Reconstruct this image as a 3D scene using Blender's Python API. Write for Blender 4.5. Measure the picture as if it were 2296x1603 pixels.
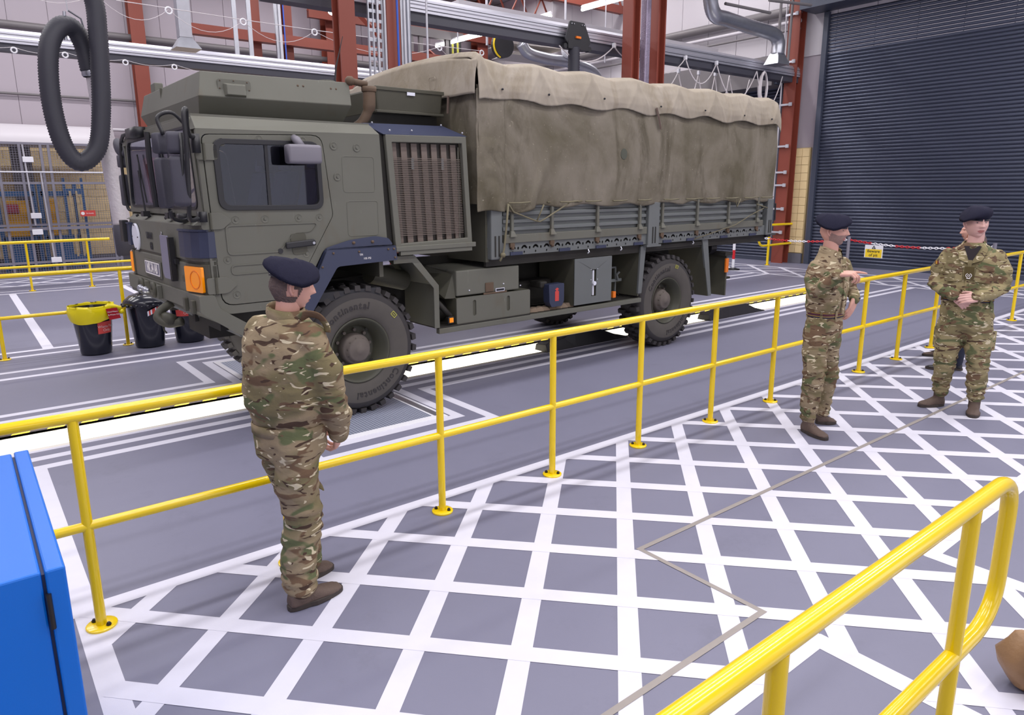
import bpy, bmesh, math, random
from mathutils import Vector, Matrix, noise, Euler
from mathutils.geometry import tessellate_polygon
random.seed(7)
PI = math.pi
sc = bpy.context.scene
for o in list(bpy.data.objects):
    bpy.data.objects.remove(o)
COL = sc.collection

# ------------------------------------------------------------------ camera
cam_d = bpy.data.cameras.new('camera'); cam = bpy.data.objects.new('camera', cam_d)
COL.objects.link(cam); sc.camera = cam
YAW, PITCH, ROLL, CH = 0.6566, 0.2134, -0.0090, 2.0732
fwd = Vector((math.sin(YAW)*math.cos(PITCH), math.cos(YAW)*math.cos(PITCH), -math.sin(PITCH)))
rgt = Vector((math.cos(YAW), -math.sin(YAW), 0)); upv = rgt.cross(fwd)
r2 = math.cos(ROLL)*rgt + math.sin(ROLL)*upv; u2 = -math.sin(ROLL)*rgt + math.cos(ROLL)*upv
cam.matrix_world = Matrix(((r2.x, u2.x, -fwd.x, 0), (r2.y, u2.y, -fwd.y, 0), (r2.z, u2.z, -fwd.z, CH), (0, 0, 0, 1)))
cam_d.sensor_width = 36; cam_d.sensor_fit = 'HORIZONTAL'
cam_d.lens = 1560.48/2296*36; cam_d.shift_x = 0.01401; cam_d.shift_y = -0.01483
cam_d.clip_start = 0.05; cam_d.clip_end = 200
# ------------------------------------------------------------------ world, view, lights
w = bpy.data.worlds.new('world'); sc.world = w; w.use_nodes = True
w.node_tree.nodes['Background'].inputs[0].default_value = (0.8, 0.82, 1, 1)
w.node_tree.nodes['Background'].inputs[1].default_value = 0.3
sc.view_settings.view_transform = 'Standard'; sc.view_settings.look = 'None'
sc.view_settings.exposure = 0.0; sc.view_settings.gamma = 1.0; sc.view_settings.use_curve_mapping = False
LAMP_W = 205.0
def area(name, loc, sx, sy, power, col=(1, .97, .98), rot=(0, 0, 0)):
    d = bpy.data.lights.new(name, 'AREA'); d.shape = 'RECTANGLE'; d.size = sx; d.size_y = sy
    d.energy = power; d.color = col
    o = bpy.data.objects.new(name, d); o.location = loc; o.rotation_euler = rot; COL.objects.link(o); return o
HALL_Z = 9.6
for ly in (-3.4, 1.2, 5.6, 12.6, 17.0, 21.5):
    for lx in (-3, 3.2, 9.4, 15.6):
        area('ceiling_lamp', (lx, ly, HALL_Z-0.35), 4.6, 0.55, LAMP_W)
# unseen fill lights added before the closed wall behind the photographer
for dx in (-2, 5.5, 13):
    area('front_fill', (dx, -6.85, 2.6), 5.6, 4.6, 120, (.93, .96, 1), (math.radians(90), 0, 0))
for lx in (1.5, 5.5, 9.5, 13.0):        # pit strip lights on the near pit wall
    area('pit_lamp', (lx, 6.74, -0.32), 2.6, 0.08, 34, (1, .97, .9), (math.radians(90), 0, 0))

# ------------------------------------------------------------------ materials
def lin(c): return c/12.92 if c <= .04045 else ((c+.055)/1.055)**2.4
def S(r, g, b): return (lin(r/255), lin(g/255), lin(b/255), 1)
MATS = {}
def nodes(m): return m.node_tree.nodes, m.node_tree.links
def mat(name, col, rough=.5, metal=0, bump=0, bscale=60, var=0, vscale=4, emit=None, alpha=None, trans=0, spec=.5, coat=0):
    if name in MATS: return MATS[name]
    m = bpy.data.materials.new(name); m.use_nodes = True; N, L = nodes(m)
    b = N['Principled BSDF']; b.inputs['Base Color'].default_value = col
    b.inputs['Roughness'].default_value = rough; b.inputs['Metallic'].default_value = metal
    b.inputs['Specular IOR Level'].default_value = spec
    if coat: b.inputs['Coat Weight'].default_value = coat; b.inputs['Coat Roughness'].default_value = .08
    if trans: b.inputs['Transmission Weight'].default_value = trans
    if emit: b.inputs['Emission Color'].default_value = col; b.inputs['Emission Strength'].default_value = emit
    tc = N.new('ShaderNodeTexCoord')
    if var:
        n = N.new('ShaderNodeTexNoise'); n.inputs['Scale'].default_value = vscale; n.inputs['Detail'].default_value = 6
        L.new(tc.outputs['Object'], n.inputs['Vector'])
        mx = N.new('ShaderNodeMix'); mx.data_type = 'RGBA'
        mx.inputs[6].default_value = tuple(c*(1-var) for c in col[:3])+(1,)
        mx.inputs[7].default_value = tuple(min(1, c*(1+var)) for c in col[:3])+(1,)
        L.new(n.outputs['Fac'], mx.inputs[0]); L.new(mx.outputs[2], b.inputs['Base Color'])
    if bump:
        n2 = N.new('ShaderNodeTexNoise'); n2.inputs['Scale'].default_value = bscale; n2.inputs['Detail'].default_value = 4
        L.new(tc.outputs['Object'], n2.inputs['Vector'])
        bp = N.new('ShaderNodeBump'); bp.inputs['Strength'].default_value = bump; bp.inputs['Distance'].default_value = .01
        L.new(n2.outputs['Fac'], bp.inputs['Height']); L.new(bp.outputs[0], b.inputs['Normal'])
    MATS[name] = m; return m
def ramp(N, L, src, stops, interp='LINEAR'):
    r = N.new('ShaderNodeValToRGB'); r.color_ramp.interpolation = interp
    e = r.color_ramp.elements
    e[0].position, e[0].color = stops[0]; e[1].position, e[1].color = stops[1]
    for p, c in stops[2:]:
        x = e.new(p); x.color = c
    L.new(src, r.inputs[0]); return r.outputs[0]
def noise_n(N, L, vec, scale, detail=3, dist=0, rough=.5):
    n = N.new('ShaderNodeTexNoise'); n.inputs['Scale'].default_value = scale; n.inputs['Detail'].default_value = detail
    n.inputs['Distortion'].default_value = dist; n.inputs['Roughness'].default_value = rough
    L.new(vec, n.inputs['Vector']); return n.outputs['Fac']
def mapping(N, L, scale=(1, 1, 1), loc=(0, 0, 0), rot=(0, 0, 0), kind='Object'):
    tc = N.new('ShaderNodeTexCoord'); mp = N.new('ShaderNodeMapping')
    mp.inputs['Scale'].default_value = scale; mp.inputs['Location'].default_value = loc; mp.inputs['Rotation'].default_value = rot
    L.new(tc.outputs[kind], mp.inputs['Vector']); return mp.outputs[0]
def mixc(N, L, fac, a, b):
    mx = N.new('ShaderNodeMix'); mx.data_type = 'RGBA'
    for i, v in ((0, fac), (6, a), (7, b)):
        if isinstance(v, (float, int, tuple)): mx.inputs[i].default_value = v
        else: L.new(v, mx.inputs[i])
    return mx.outputs[2]
def math_n(N, L, op, a, b=0.0):
    m = N.new('ShaderNodeMath'); m.operation = op
    for i, v in ((0, a), (1, b)):
        if isinstance(v, (float, int)): m.inputs[i].default_value = v
        else: L.new(v, m.inputs[i])
    return m.outputs[0]
def bw(v): return (v, v, v, 1)
def camo_mat(name, base=S(146, 130, 104), seed=0, k=1.0):
    m = bpy.data.materials.new(name); m.use_nodes = True; N, L = nodes(m); b = N['Principled BSDF']
    b.inputs['Roughness'].default_value = .85; b.inputs['Specular IOR Level'].default_value = .2
    def V(s, off, rot): return mapping(N, L, s, off, rot)
    c = base
    def lay(c, v, sc_, det, dist, t, col, w=.035):
        f = ramp(N, L, noise_n(N, L, v, sc_*k, det, dist), [(t, bw(0)), (t+w, bw(1))]); return mixc(N, L, f, c, col)
    c = lay(c, V((1, 1, 1.5), (seed, seed*.7, 0), (.1, .15, .3)), 3.2, 2, .6, .48, S(122, 112, 82), .09)
    c = lay(c, V((1, 1, 1.7), (seed+7, 2, 1), (.1, .1, .9)), 4.6, 2, .8, .56, S(98, 103, 72), .05)
    c = lay(c, V((1, 1, 2.2), (seed+1, 5, 1), (.1, .2, 1.5)), 5.6, 2, 1.0, .57, S(112, 90, 70))
    c = lay(c, V((1, 1, 3.0), (seed+3, 0, 0), (.25, -.2, .2)), 10, 1, 1.0, .635, S(78, 61, 50), .012)
    c = lay(c, V((1, 1, 2.6), (seed+9, 1, 4), (.3, .1, .6)), 9.5, 1, 1.6, .655, S(205, 193, 163), .012)
    L.new(c, b.inputs['Base Color'])
    bp = N.new('ShaderNodeBump'); bp.inputs['Strength'].default_value = .45; bp.inputs['Distance'].default_value = .012
    L.new(noise_n(N, L, mapping(N, L, (1, 1, 1.5)), 17, 4, .6), bp.inputs['Height']); L.new(bp.outputs[0], b.inputs['Normal'])
    return m
def paint_green():
    m = bpy.data.materials.new('vehicle_green'); m.use_nodes = True; N, L = nodes(m); b = N['Principled BSDF']
    b.inputs['Roughness'].default_value = .55; b.inputs['Specular IOR Level'].default_value = .35
    v = mapping(N, L)
    c = mixc(N, L, noise_n(N, L, v, 1.6, 6), S(97, 97, 88), S(110, 110, 101))
    vs = mapping(N, L, (14, 14, 1.2), rot=(.2, .5, .1))
    f = ramp(N, L, noise_n(N, L, vs, 2.2, 8, 1.5), [(.70, bw(0)), (.76, bw(.35))]); c = mixc(N, L, f, c, S(168, 168, 156))
    f = ramp(N, L, noise_n(N, L, mapping(N, L, (1, 1, .4)), 5, 8, .5), [(.58, bw(0)), (.75, bw(.5))]); c = mixc(N, L, f, c, S(98, 90, 74))
    L.new(c, b.inputs['Base Color'])
    return m
def tarp_mat(name, a, b_, stain):
    m = bpy.data.materials.new(name); m.use_nodes = True; N, L = nodes(m); b = N['Principled BSDF']
    b.inputs['Roughness'].default_value = .9; b.inputs['Specular IOR Level'].default_value = .15
    v = mapping(N, L, (1, 1, .8))
    c = mixc(N, L, ramp(N, L, noise_n(N, L, v, 1.1, 7, .4, .62), [(.35, bw(0)), (.65, bw(1))]), a, b_)
    f = ramp(N, L, noise_n(N, L, mapping(N, L, (1, 1, .35), (3, 1, 2)), 2.6, 7, .8, .65), [(.52, bw(0)), (.72, bw(.85))]); c = mixc(N, L, f, c, stain)
    f = ramp(N, L, noise_n(N, L, mapping(N, L, (1, 1, 1), (5, 1, 2)), 38, 3, .2), [(.68, bw(0)), (.73, bw(.5))]); c = mixc(N, L, f, c, S(165, 160, 140))
    L.new(c, b.inputs['Base Color'])
    bp = N.new('ShaderNodeBump'); bp.inputs['Strength'].default_value = .35; bp.inputs['Distance'].default_value = .03
    L.new(noise_n(N, L, mapping(N, L, (1, 1, .55)), 7, 5, .9), bp.inputs['Height']); L.new(bp.outputs[0], b.inputs['Normal'])
    return m
def floor_mat():
    m = bpy.data.materials.new('floor_grey_resin'); m.use_nodes = True; N, L = nodes(m); b = N['Principled BSDF']
    b.inputs['Roughness'].default_value = .5; b.inputs['Specular IOR Level'].default_value = .4
    v = mapping(N, L)
    c = mixc(N, L, noise_n(N, L, v, .5, 8, .3, .7), S(112, 112, 131), S(127, 127, 147))
    f = ramp(N, L, noise_n(N, L, mapping(N, L, (1, 1, 1), (4, 4, 4)), 2.2, 9, .2, .75), [(.56, bw(0)), (.75, bw(.35))]); c = mixc(N, L, f, c, S(98, 98, 112))
    L.new(c, b.inputs['Base Color'])
    bp = N.new('ShaderNodeBump'); bp.inputs['Strength'].default_value = .12; bp.inputs['Distance'].default_value = .002
    L.new(noise_n(N, L, v, 300, 2), bp.inputs['Height']); L.new(bp.outputs[0], b.inputs['Normal'])
    return m
M = dict(
 floor=floor_mat(),
 white_paint=mat('white_line_paint', S(212, 211, 224), .6, var=.05, vscale=9, bump=.1, bscale=300),
 joint=mat('joint_strip', S(150, 143, 138), .6, var=.1, vscale=20),
 yellow=mat('yellow_powder_coat', S(240, 205, 0), .22, coat=.5),
 bolt=mat('dark_bolt', S(62, 60, 62), .4, .8),
 blue=mat('blue_cabinet', S(0, 104, 205), .32, bump=.05, bscale=500),
 blue_dark=mat('blue_gap', S(10, 35, 80), .5),
 green=paint_green(),
 green_dark=mat('green_dark', S(78, 77, 66), .6, var=.15, vscale=3),
 chassis=mat('chassis_dark', S(40, 38, 34), .7, var=.3, vscale=5),
 bed_grey=mat('bed_grey_green', S(104, 108, 108), .5, var=.12, vscale=3),
 navy=mat('navy_plastic', S(52, 58, 82), .4, var=.08, vscale=3),
 rust=mat('rusty_steel', S(92, 74, 58), .7, var=.3, vscale=9),
 black=mat('black_plastic', S(34, 34, 38), .45),
 mirror_case=mat('mirror_case', S(66, 65, 76), .65, bump=.1, bscale=200),
 mirror_grey=mat('grey_mirror_case', S(120, 117, 126), .55),
 rubber=mat('tyre_rubber', S(56, 53, 54), .8, var=.15, vscale=6),
 rubber_side=mat('tyre_sidewall', S(84, 80, 76), .85, var=.12, vscale=8),
 hub=mat('hub_dusty', S(104, 96, 90), .8, var=.15, vscale=14),
 rim=mat('rim_green', S(72, 72, 60), .5, var=.1, vscale=5),
 steel=mat('galvanised_steel', S(176, 178, 186), .35, .85, var=.12, vscale=8),
 alu=mat('aluminium_rail', S(196, 196, 206), .42, .75),
 dark_alu=mat('dark_rail_underside', S(66, 66, 76), .5),
 red_steel=mat('red_oxide_steel', S(128, 60, 46), .5, var=.08, vscale=2),
 panel=mat('insulated_panel', S(170, 161, 170), .5, var=.03, vscale=1),
 panel_white=mat('white_panel', S(196, 192, 198), .5),
 pipe_grey=mat('grey_pipe', S(112, 108, 110), .45),
 block=mat('yellow_block', S(222, 198, 150), .7, var=.05, vscale=3, bump=.2, bscale=60),
 mortar=mat('mortar', S(190, 170, 128), .9),
 skirting=mat('grey_skirting', S(100, 100, 110), .6),
 shutter=mat('shutter_grey', S(72, 77, 94), .30, .45),
 shutter_frame=mat('shutter_frame', S(62, 68, 84), .45),
 ceiling=mat('ceiling_white', S(205, 205, 210), .8),
 amber=mat('amber_lens', S(255, 150, 10), .2, coat=.6, emit=.15),
 orange_small=mat('orange_marker', S(230, 120, 30), .3),
 plate_white=mat('plate_white', S(226, 228, 240), .4),
 plate_mauve=mat('board_mauve', S(128, 126, 148), .45),
 ink=mat('ink_black', S(32, 32, 40), .7),
 skin=mat('skin', S(208, 158, 142), .55, var=.08, vscale=14, bump=.1, bscale=120),
 skin_pale=mat('skin_pale', S(216, 172, 162), .55, var=.07, vscale=14, bump=.1, bscale=120),
 lips=mat('lips', S(172, 104, 98), .5),
 beard=mat('stubble', S(156, 128, 120), .9, var=.2, vscale=60, bump=.5, bscale=200),
 hair=mat('brown_grey_hair', S(98, 82, 78), .8, var=.35, vscale=60, bump=.8, bscale=120),
 hair_red=mat('ginger_hair', S(190, 112, 78), .7, var=.25, vscale=50, bump=.6, bscale=100),
 brow=mat('eyebrow', S(92, 70, 60), .9),
 eye=mat('eye_white', S(226, 222, 222), .2), iris=mat('iris', S(54, 62, 74), .2),
 beret=mat('navy_wool', S(38, 38, 54), .95, var=.12, vscale=30, bump=.4, bscale=300, spec=.15),
 leather_band=mat('dark_band', S(28, 28, 38), .35),
 boot=mat('brown_boot', S(92, 76, 68), .75, var=.12, vscale=20, bump=.3, bscale=160),
 sole=mat('dark_sole', S(62, 54, 50), .8), lace=mat('lace', S(58, 48, 44), .8),
 tshirt=mat('black_tshirt', S(42, 36, 40), .9),
 camo=camo_mat('camouflage_cloth'), camo2=camo_mat('camouflage_cloth_b', S(150, 134, 108), 5, 1.15),
 camo3=camo_mat('camouflage_cloth_c', S(152, 140, 104), 9, 1.15),
 navy_cloth=mat('navy_cloth', S(34, 38, 56), .9, var=.1, vscale=12), jeans=mat('jeans', S(44, 56, 84), .9, var=.15, vscale=20),
 belt=mat('belt_navy', S(40, 36, 58), .8), belt_gold=mat('belt_gold', S(206, 160, 60), .7), belt_red=mat('belt_red', S(110, 40, 46), .8),
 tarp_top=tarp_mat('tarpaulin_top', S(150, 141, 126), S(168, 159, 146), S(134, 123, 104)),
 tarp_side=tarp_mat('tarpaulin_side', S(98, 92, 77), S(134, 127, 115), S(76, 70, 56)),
 rope=mat('rope_olive', S(112, 106, 84), .8),
 hose_black=mat('black_hose', S(50, 50, 60), .55), hose_white=mat('quilted_foil', S(196, 190, 196), .5, .3, bump=.9, bscale=26, var=.08, vscale=30),
 bin=mat('black_bin_plastic', S(26, 28, 40), .22, coat=.3),
 bag_yellow=mat('yellow_bin_liner', S(232, 214, 10), .3, bump=.4, bscale=18),
 label_red=mat('red_label', S(205, 72, 66), .5), label_dark=mat('dark_red_label', S(160, 20, 36), .5),
 label_txt=mat('label_white', S(240, 236, 236), .5),
 rack_blue=mat('racking_blue', S(48, 92, 140), .5), box_yellow=mat('amber_crate', S(206, 150, 20), .5),
 box_red=mat('red_crate', S(150, 44, 60), .5), fence=mat('fence_grey', S(132, 130, 142), .45, .3),
 pit=mat('pit_white', S(236, 232, 222), .35), chequer=None,
 red=mat('signal_red', S(205, 30, 40), .4), white=mat('white_plastic', S(232, 232, 238), .4),
 leather=mat('tan_leather', S(146, 112, 76), .45, var=.3, vscale=7, bump=.3, bscale=40), leather_dark=mat('dark_leather', S(104, 72, 46), .5),
 lamp=mat('lamp_tube', (1, .98, .94, 1), .4, emit=9.0), rope_white=mat('white_cord', S(214, 208, 210), .6),
 light_cap=mat('cream_cap', S(188, 182, 176), .6), glass=None, seat=mat('cab_seat', S(70, 78, 100), .8), interior=mat('cab_interior', S(46, 46, 50), .7),
 stone=mat('grey_stone', S(128, 112, 96), .9), conduit=mat('conduit', S(196, 196, 204), .4, .4),
 duct_olive=mat('duct_olive', S(74, 72, 60), .6, var=.15, vscale=6), foil=mat('foil_wrap', S(150, 140, 160), .45, .6, bump=.9, bscale=50, var=.25, vscale=30),
 core=mat('radiator_core', S(112, 100, 92), .6, var=.12, vscale=12), core_dark=mat('radiator_dark', S(58, 54, 50), .7), cable_blue=mat('blue_cable', S(50, 90, 190), .5),
 green_patch=mat('dark_patch', S(80, 82, 72), .8), brown_strap=mat('brown_strap', S(92, 76, 68), .8), olive_patch=mat('rank_olive', S(84, 72, 40), .9),
 yellow_mark=mat('yellow_tyre_mark', S(190, 190, 80), .7), tape_black=mat('tape_black', S(52, 42, 48), .6), tape_yellow=mat('tape_yellow', S(240, 206, 40), .5))
def glass_mat():
    m = bpy.data.materials.new('window_glass'); m.use_nodes = True; N, L = nodes(m)
    out = N['Material Output']; N.remove(N['Principled BSDF'])
    t = N.new('ShaderNodeBsdfTransparent'); t.inputs[0].default_value = (.74, .76, .82, 1)
    g = N.new('ShaderNodeBsdfGlossy'); g.inputs['Roughness'].default_value = .02; g.inputs[0].default_value = (.9, .9, 1, 1)
    lw = N.new('ShaderNodeLayerWeight'); lw.inputs[0].default_value = .5
    fr = math_n(N, L, 'ADD', math_n(N, L, 'MULTIPLY', math_n(N, L, 'POWER', lw.outputs['Facing'], 4.0), .6), .025)
    mx = N.new('ShaderNodeMixShader'); L.new(fr, mx.inputs[0]); L.new(t.outputs[0], mx.inputs[1]); L.new(g.outputs[0], mx.inputs[2])
    L.new(mx.outputs[0], out.inputs[0]); return m
M['glass'] = glass_mat()
def chequer_mat():
    m = bpy.data.materials.new('chequer_plate'); m.use_nodes = True; N, L = nodes(m); b = N['Principled BSDF']
    b.inputs['Roughness'].default_value = .45; b.inputs['Metallic'].default_value = .3
    vo = N.new('ShaderNodeTexVoronoi'); vo.inputs['Scale'].default_value = 34; vo.inputs['Randomness'].default_value = 0
    L.new(mapping(N, L, (1, 1, 0)), vo.inputs['Vector'])
    f = ramp(N, L, vo.outputs['Distance'], [(.25, bw(1)), (.45, bw(0))])
    L.new(mixc(N, L, f, S(120, 126, 146), S(186, 192, 210)), b.inputs['Base Color'])
    bp = N.new('ShaderNodeBump'); bp.inputs['Strength'].default_value = .6; bp.inputs['Distance'].default_value = .004
    L.new(f, bp.inputs['Height']); L.new(bp.outputs[0], b.inputs['Normal']); return m
M['chequer'] = chequer_mat()

# ------------------------------------------------------------------ mesh helpers
OFF = {}
class MB:
    def __init__(s): s.v = []; s.f = []; s.mi = []
    def add(s, vs, fs, mi=0, T=None):
        n = len(s.v)
        for p in vs:
            p = Vector(p); s.v.append(T @ p if T is not None else p)
        for f in fs: s.f.append([i+n for i in f]); s.mi.append(mi)
        return s
    def box(s, c, d, rot=None, mi=0):
        x, y, z = d[0]/2, d[1]/2, d[2]/2
        vs = [Vector((i*x, j*y, k*z)) for i in (-1, 1) for j in (-1, 1) for k in (-1, 1)]
        if rot is not None: vs = [rot @ p for p in vs]
        vs = [p+Vector(c) for p in vs]
        return s.add(vs, [(0, 1, 3, 2), (4, 6, 7, 5), (0, 4, 5, 1), (2, 3, 7, 6), (0, 2, 6, 4), (1, 5, 7, 3)], mi)
    def b2(s, x0, x1, y0, y1, z0, z1, mi=0):
        return s.box(((x0+x1)/2, (y0+y1)/2, (z0+z1)/2), (abs(x1-x0), abs(y1-y0), abs(z1-z0)), None, mi)
    def hexa(s, p, mi=0):   # p[0..3] bottom loop, p[4..7] top loop
        return s.add(p, [(3, 2, 1, 0), (4, 5, 6, 7), (0, 1, 5, 4), (1, 2, 6, 5), (2, 3, 7, 6), (3, 0, 4, 7)], mi)
    def rings(s, rs, caps=True, mi=0, closed=True):
        n = len(rs[0]); vs = [p for r in rs for p in r]; fs = []
        for a in range(len(rs)-1):
            for i in range(n if closed else n-1):
                j = (i+1) % n
                fs.append((a*n+i, a*n+j, (a+1)*n+j, (a+1)*n+i))
        if caps: fs.append(tuple(range(n-1, -1, -1))); fs.append(tuple((len(rs)-1)*n+i for i in range(n)))
        return s.add(vs, fs, mi)
    def tube(s, pts, r, n=10, caps=True, mi=0, flat=1.0, up=None):
        pts = [Vector(p) for p in pts]; rs = []
        rad = r if isinstance(r, (list, tuple)) else [r]*len(pts)
        prev = None
        for i, p in enumerate(pts):
            t = (pts[min(i+1, len(pts)-1)]-pts[max(i-1, 0)]).normalized()
            if prev is None:
                a = Vector(up) if up else (Vector((0, 0, 1)) if abs(t.z) < .9 else Vector((1, 0, 0)))
            else: a = prev
            b = (a - t*a.dot(t)).normalized(); prev = b; c = t.cross(b)
            rs.append([p + b*math.cos(2*PI*k/n)*rad[i] + c*math.sin(2*PI*k/n)*rad[i]*flat for k in range(n)])
        return s.rings(rs, caps, mi)
    def cyl(s, a, b, r, r1=None, n=16, mi=0, caps=True): return s.tube([a, b], [r, r if r1 is None else r1], n, caps, mi)
    def lathe(s, prof, c=(0, 0, 0), axis='z', n=32, mi=0, caps=False):
        rs = []
        for r, h in prof:
            ring = []
            for k in range(n):
                a = 2*PI*k/n
                if axis == 'z': p = Vector((r*math.cos(a), r*math.sin(a), h))
                elif axis == 'y': p = Vector((r*math.cos(a), h, r*math.sin(a)))
                else: p = Vector((h, r*math.cos(a), r*math.sin(a)))
                ring.append(p+Vector(c))
            rs.append(ring)
        return s.rings(rs, caps, mi)
    def ball(s, c, r, n=12, mi=0, sc_=(1, 1, 1)):
        rs = []
        for i in range(1, n):
            t = PI*i/n
            rs.append([Vector(c)+Vector((math.sin(t)*math.cos(2*PI*k/(2*n))*r*sc_[0], math.sin(t)*math.sin(2*PI*k/(2*n))*r*sc_[1], -math.cos(t)*r*sc_[2])) for k in range(2*n)])
        return s.rings(rs, True, mi)
    def plate(s, outer, holes, o, ax, ay, th, mi=0):
        """flat plate: 2D outline with holes in plane (o, ax, ay), thickness th along ax x ay"""
        o, ax, ay = Vector(o), Vector(ax), Vector(ay); nz = ax.cross(ay).normalized()
        loops = [outer]+list(holes)
        tri = tessellate_polygon([[Vector((p[0], p[1], 0)) for p in l] for l in loops])
        flat = [p for l in loops for p in l]; n = len(flat)
        P = [o+ax*p[0]+ay*p[1] for p in flat]
        vs = P+[p+nz*th for p in P]; fs = []
        for t in tri: fs.append((t[2], t[1], t[0])); fs.append((t[0]+n, t[1]+n, t[2]+n))
        k = 0
        for l in loops:
            m = len(l)
            for i in range(m):
                a, b = k+i, k+(i+1) % m; fs.append((a, b, b+n, a+n))
            k += m
        return s.add(vs, fs, mi)
    def mesh(s, name, smooth=False):
        me = bpy.data.meshes.new(name)
        me.from_pydata([tuple(p) for p in s.v], [], s.f)
        me.polygons.foreach_set('material_index', s.mi)
        bm = bmesh.new(); bm.from_mesh(me); bmesh.ops.recalc_face_normals(bm, faces=bm.faces); bm.to_mesh(me); bm.free()
        if smooth: me.polygons.foreach_set('use_smooth', [True]*len(me.polygons))
        return me
    def build(s, name, mats, parent=None, smooth=False, bevel=0, seg=2, angle=None):
        """parent: part in world coordinates of a thing (or in its own frame when OFF is zero)"""
        off = OFF.get(parent.name, Vector((0, 0, 0))) if parent else Vector((0, 0, 0))
        if off.length: s.v = [p-off for p in s.v]
        me = s.mesh(name, smooth)
        if not isinstance(mats, (list, tuple)): mats = [mats]
        for m_ in mats: me.materials.append(M[m_] if isinstance(m_, str) else m_)
        ob = bpy.data.objects.new(name, me); COL.objects.link(ob)
        if parent: ob.parent = parent; OFF[ob.name] = off
        if bevel:
            md = ob.modifiers.new('bevel', 'BEVEL'); md.width = bevel; md.segments = seg; md.limit_method = 'ANGLE'; md.angle_limit = math.radians(angle or 40)
            md.harden_normals = False
        if smooth and smooth != 'all':
            md = ob.modifiers.new('split', 'EDGE_SPLIT'); md.split_angle = math.radians(38)
        return ob
    def top(s, name, mats, label, cat, group=None, **kw):
        xs = [p.x for p in s.v]; ys = [p.y for p in s.v]; zs = [p.z for p in s.v]
        c = Vector(((min(xs)+max(xs))/2, (min(ys)+max(ys))/2, min(zs)))
        s.v = [p-c for p in s.v]
        ob = s.build(name, mats, None, **kw); ob.location = c; OFF[ob.name] = c; tag(ob, label, cat, group); return ob
def tag(o, label=None, cat=None, group=None, kind=None):
    if label: o['label'] = label
    if cat: o['category'] = cat
    if group: o['group'] = group
    if kind: o['kind'] = kind
def thing(name, label, cat, loc=(0, 0, 0), rz=0, group=None, local=False):
    o = bpy.data.objects.new(name, None); COL.objects.link(o); o.location = loc; o.rotation_euler.z = rz
    o.empty_display_size = .1; OFF[o.name] = Vector((0, 0, 0)) if local else Vector(loc); tag(o, label, cat, group); return o
def struct(ob, label=None): ob['kind'] = 'structure'; return ob
def copy_tree(o, parent=None):
    c = o.copy(); COL.objects.link(c)
    if parent: c.parent = parent
    for ch in list(o.children): copy_tree(ch, c)
    return c
def inst(me_ob, parent, loc, rot=None, scale=None):
    c = bpy.data.objects.new(me_ob.name.split('.')[0], me_ob.data); COL.objects.link(c); c.parent = parent
    c.location = Vector(loc)
    if rot: c.rotation_euler = rot
    if scale: c.scale = scale
    return c
def rrect(x0, x1, y0, y1, r, n=5):
    out = []
    for cx, cy, a0 in ((x1-r, y1-r, 0), (x0+r, y1-r, 90), (x0+r, y0+r, 180), (x1-r, y0+r, 270)):
        for k in range(n+1):
            a = math.radians(a0+90*k/n); out.append((cx+r*math.cos(a), cy+r*math.sin(a)))
    return out
def round_poly(pts, r, n=4):
    out = []; m = len(pts)
    for i in range(m):
        p, a, b = Vector(pts[i]), Vector(pts[i-1]), Vector(pts[(i+1) % m])
        rr = r[i] if isinstance(r, (list, tuple)) else r
        da, db = (a-p), (b-p); l = min(rr, da.length*.45, db.length*.45)
        if l < 1e-4: out.append(tuple(p)); continue
        A, B = p+da.normalized()*l, p+db.normalized()*l
        for k in range(n+1):
            t = k/n; q = A*(1-t)**2+p*2*t*(1-t)+B*t*t; out.append((q.x, q.y))
    return out
def circ(cx, cy, r, n=16, ry=None): return [(cx+r*math.cos(2*PI*k/n), cy+(ry or r)*math.sin(2*PI*k/n)) for k in range(n)]
def text_geo(txt, size, align='CENTER', extrude=.0008, bold=0.0):
    cu = bpy.data.curves.new('t', 'FONT'); cu.body = txt; cu.size = size; cu.align_x = align; cu.align_y = 'CENTER'; cu.extrude = extrude
    cu.offset = bold; cu.resolution_u = 3
    ob = bpy.data.objects.new('t', cu); COL.objects.link(ob)
    bpy.context.view_layer.update()
    me = bpy.data.meshes.new_from_object(ob.evaluated_get(bpy.context.evaluated_depsgraph_get()))
    vs = [v.co.copy() for v in me.vertices]; fs = [tuple(p.vertices) for p in me.polygons]
    bpy.data.objects.remove(ob); bpy.data.curves.remove(cu); bpy.data.meshes.remove(me)
    return vs, fs
def frame(o, ax, ay):
    ax, ay = Vector(ax).normalized(), Vector(ay).normalized(); az = ax.cross(ay)
    return Matrix(((ax.x, ay.x, az.x, o[0]), (ax.y, ay.y, az.y, o[1]), (ax.z, ay.z, az.z, o[2]), (0, 0, 0, 1)))
def add_text(mb, txt, size, o, ax, ay, mi=0, sx=1, **kw):
    vs, fs = text_geo(txt, size, **kw)
    vs = [Vector((p.x*sx, p.y, p.z)) for p in vs]
    mb.add(vs, fs, mi, frame(o, ax, ay)); return mb
def arc_pts(p0, c, p2, n=8):
    p0, c, p2 = Vector(p0), Vector(c), Vector(p2)
    return [p0*(1-t)**2+c*2*t*(1-t)+p2*t*t for t in [k/n for k in range(n+1)]]
def smooth_path(pts, n=8):
    """Catmull-Rom through points"""
    P = [Vector(p) for p in pts]; P = [P[0]*2-P[1]]+P+[P[-1]*2-P[-2]]; out = []
    for i in range(1, len(P)-2):
        for k in range(n):
            t = k/n; a, b, c, d = P[i-1], P[i], P[i+1], P[i+2]
            out.append(.5*((2*b)+(c-a)*t+(2*a-5*b+4*c-d)*t*t+(3*b-a-3*c+d)*t**3))
    out.append(P[-2]); return out
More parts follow.
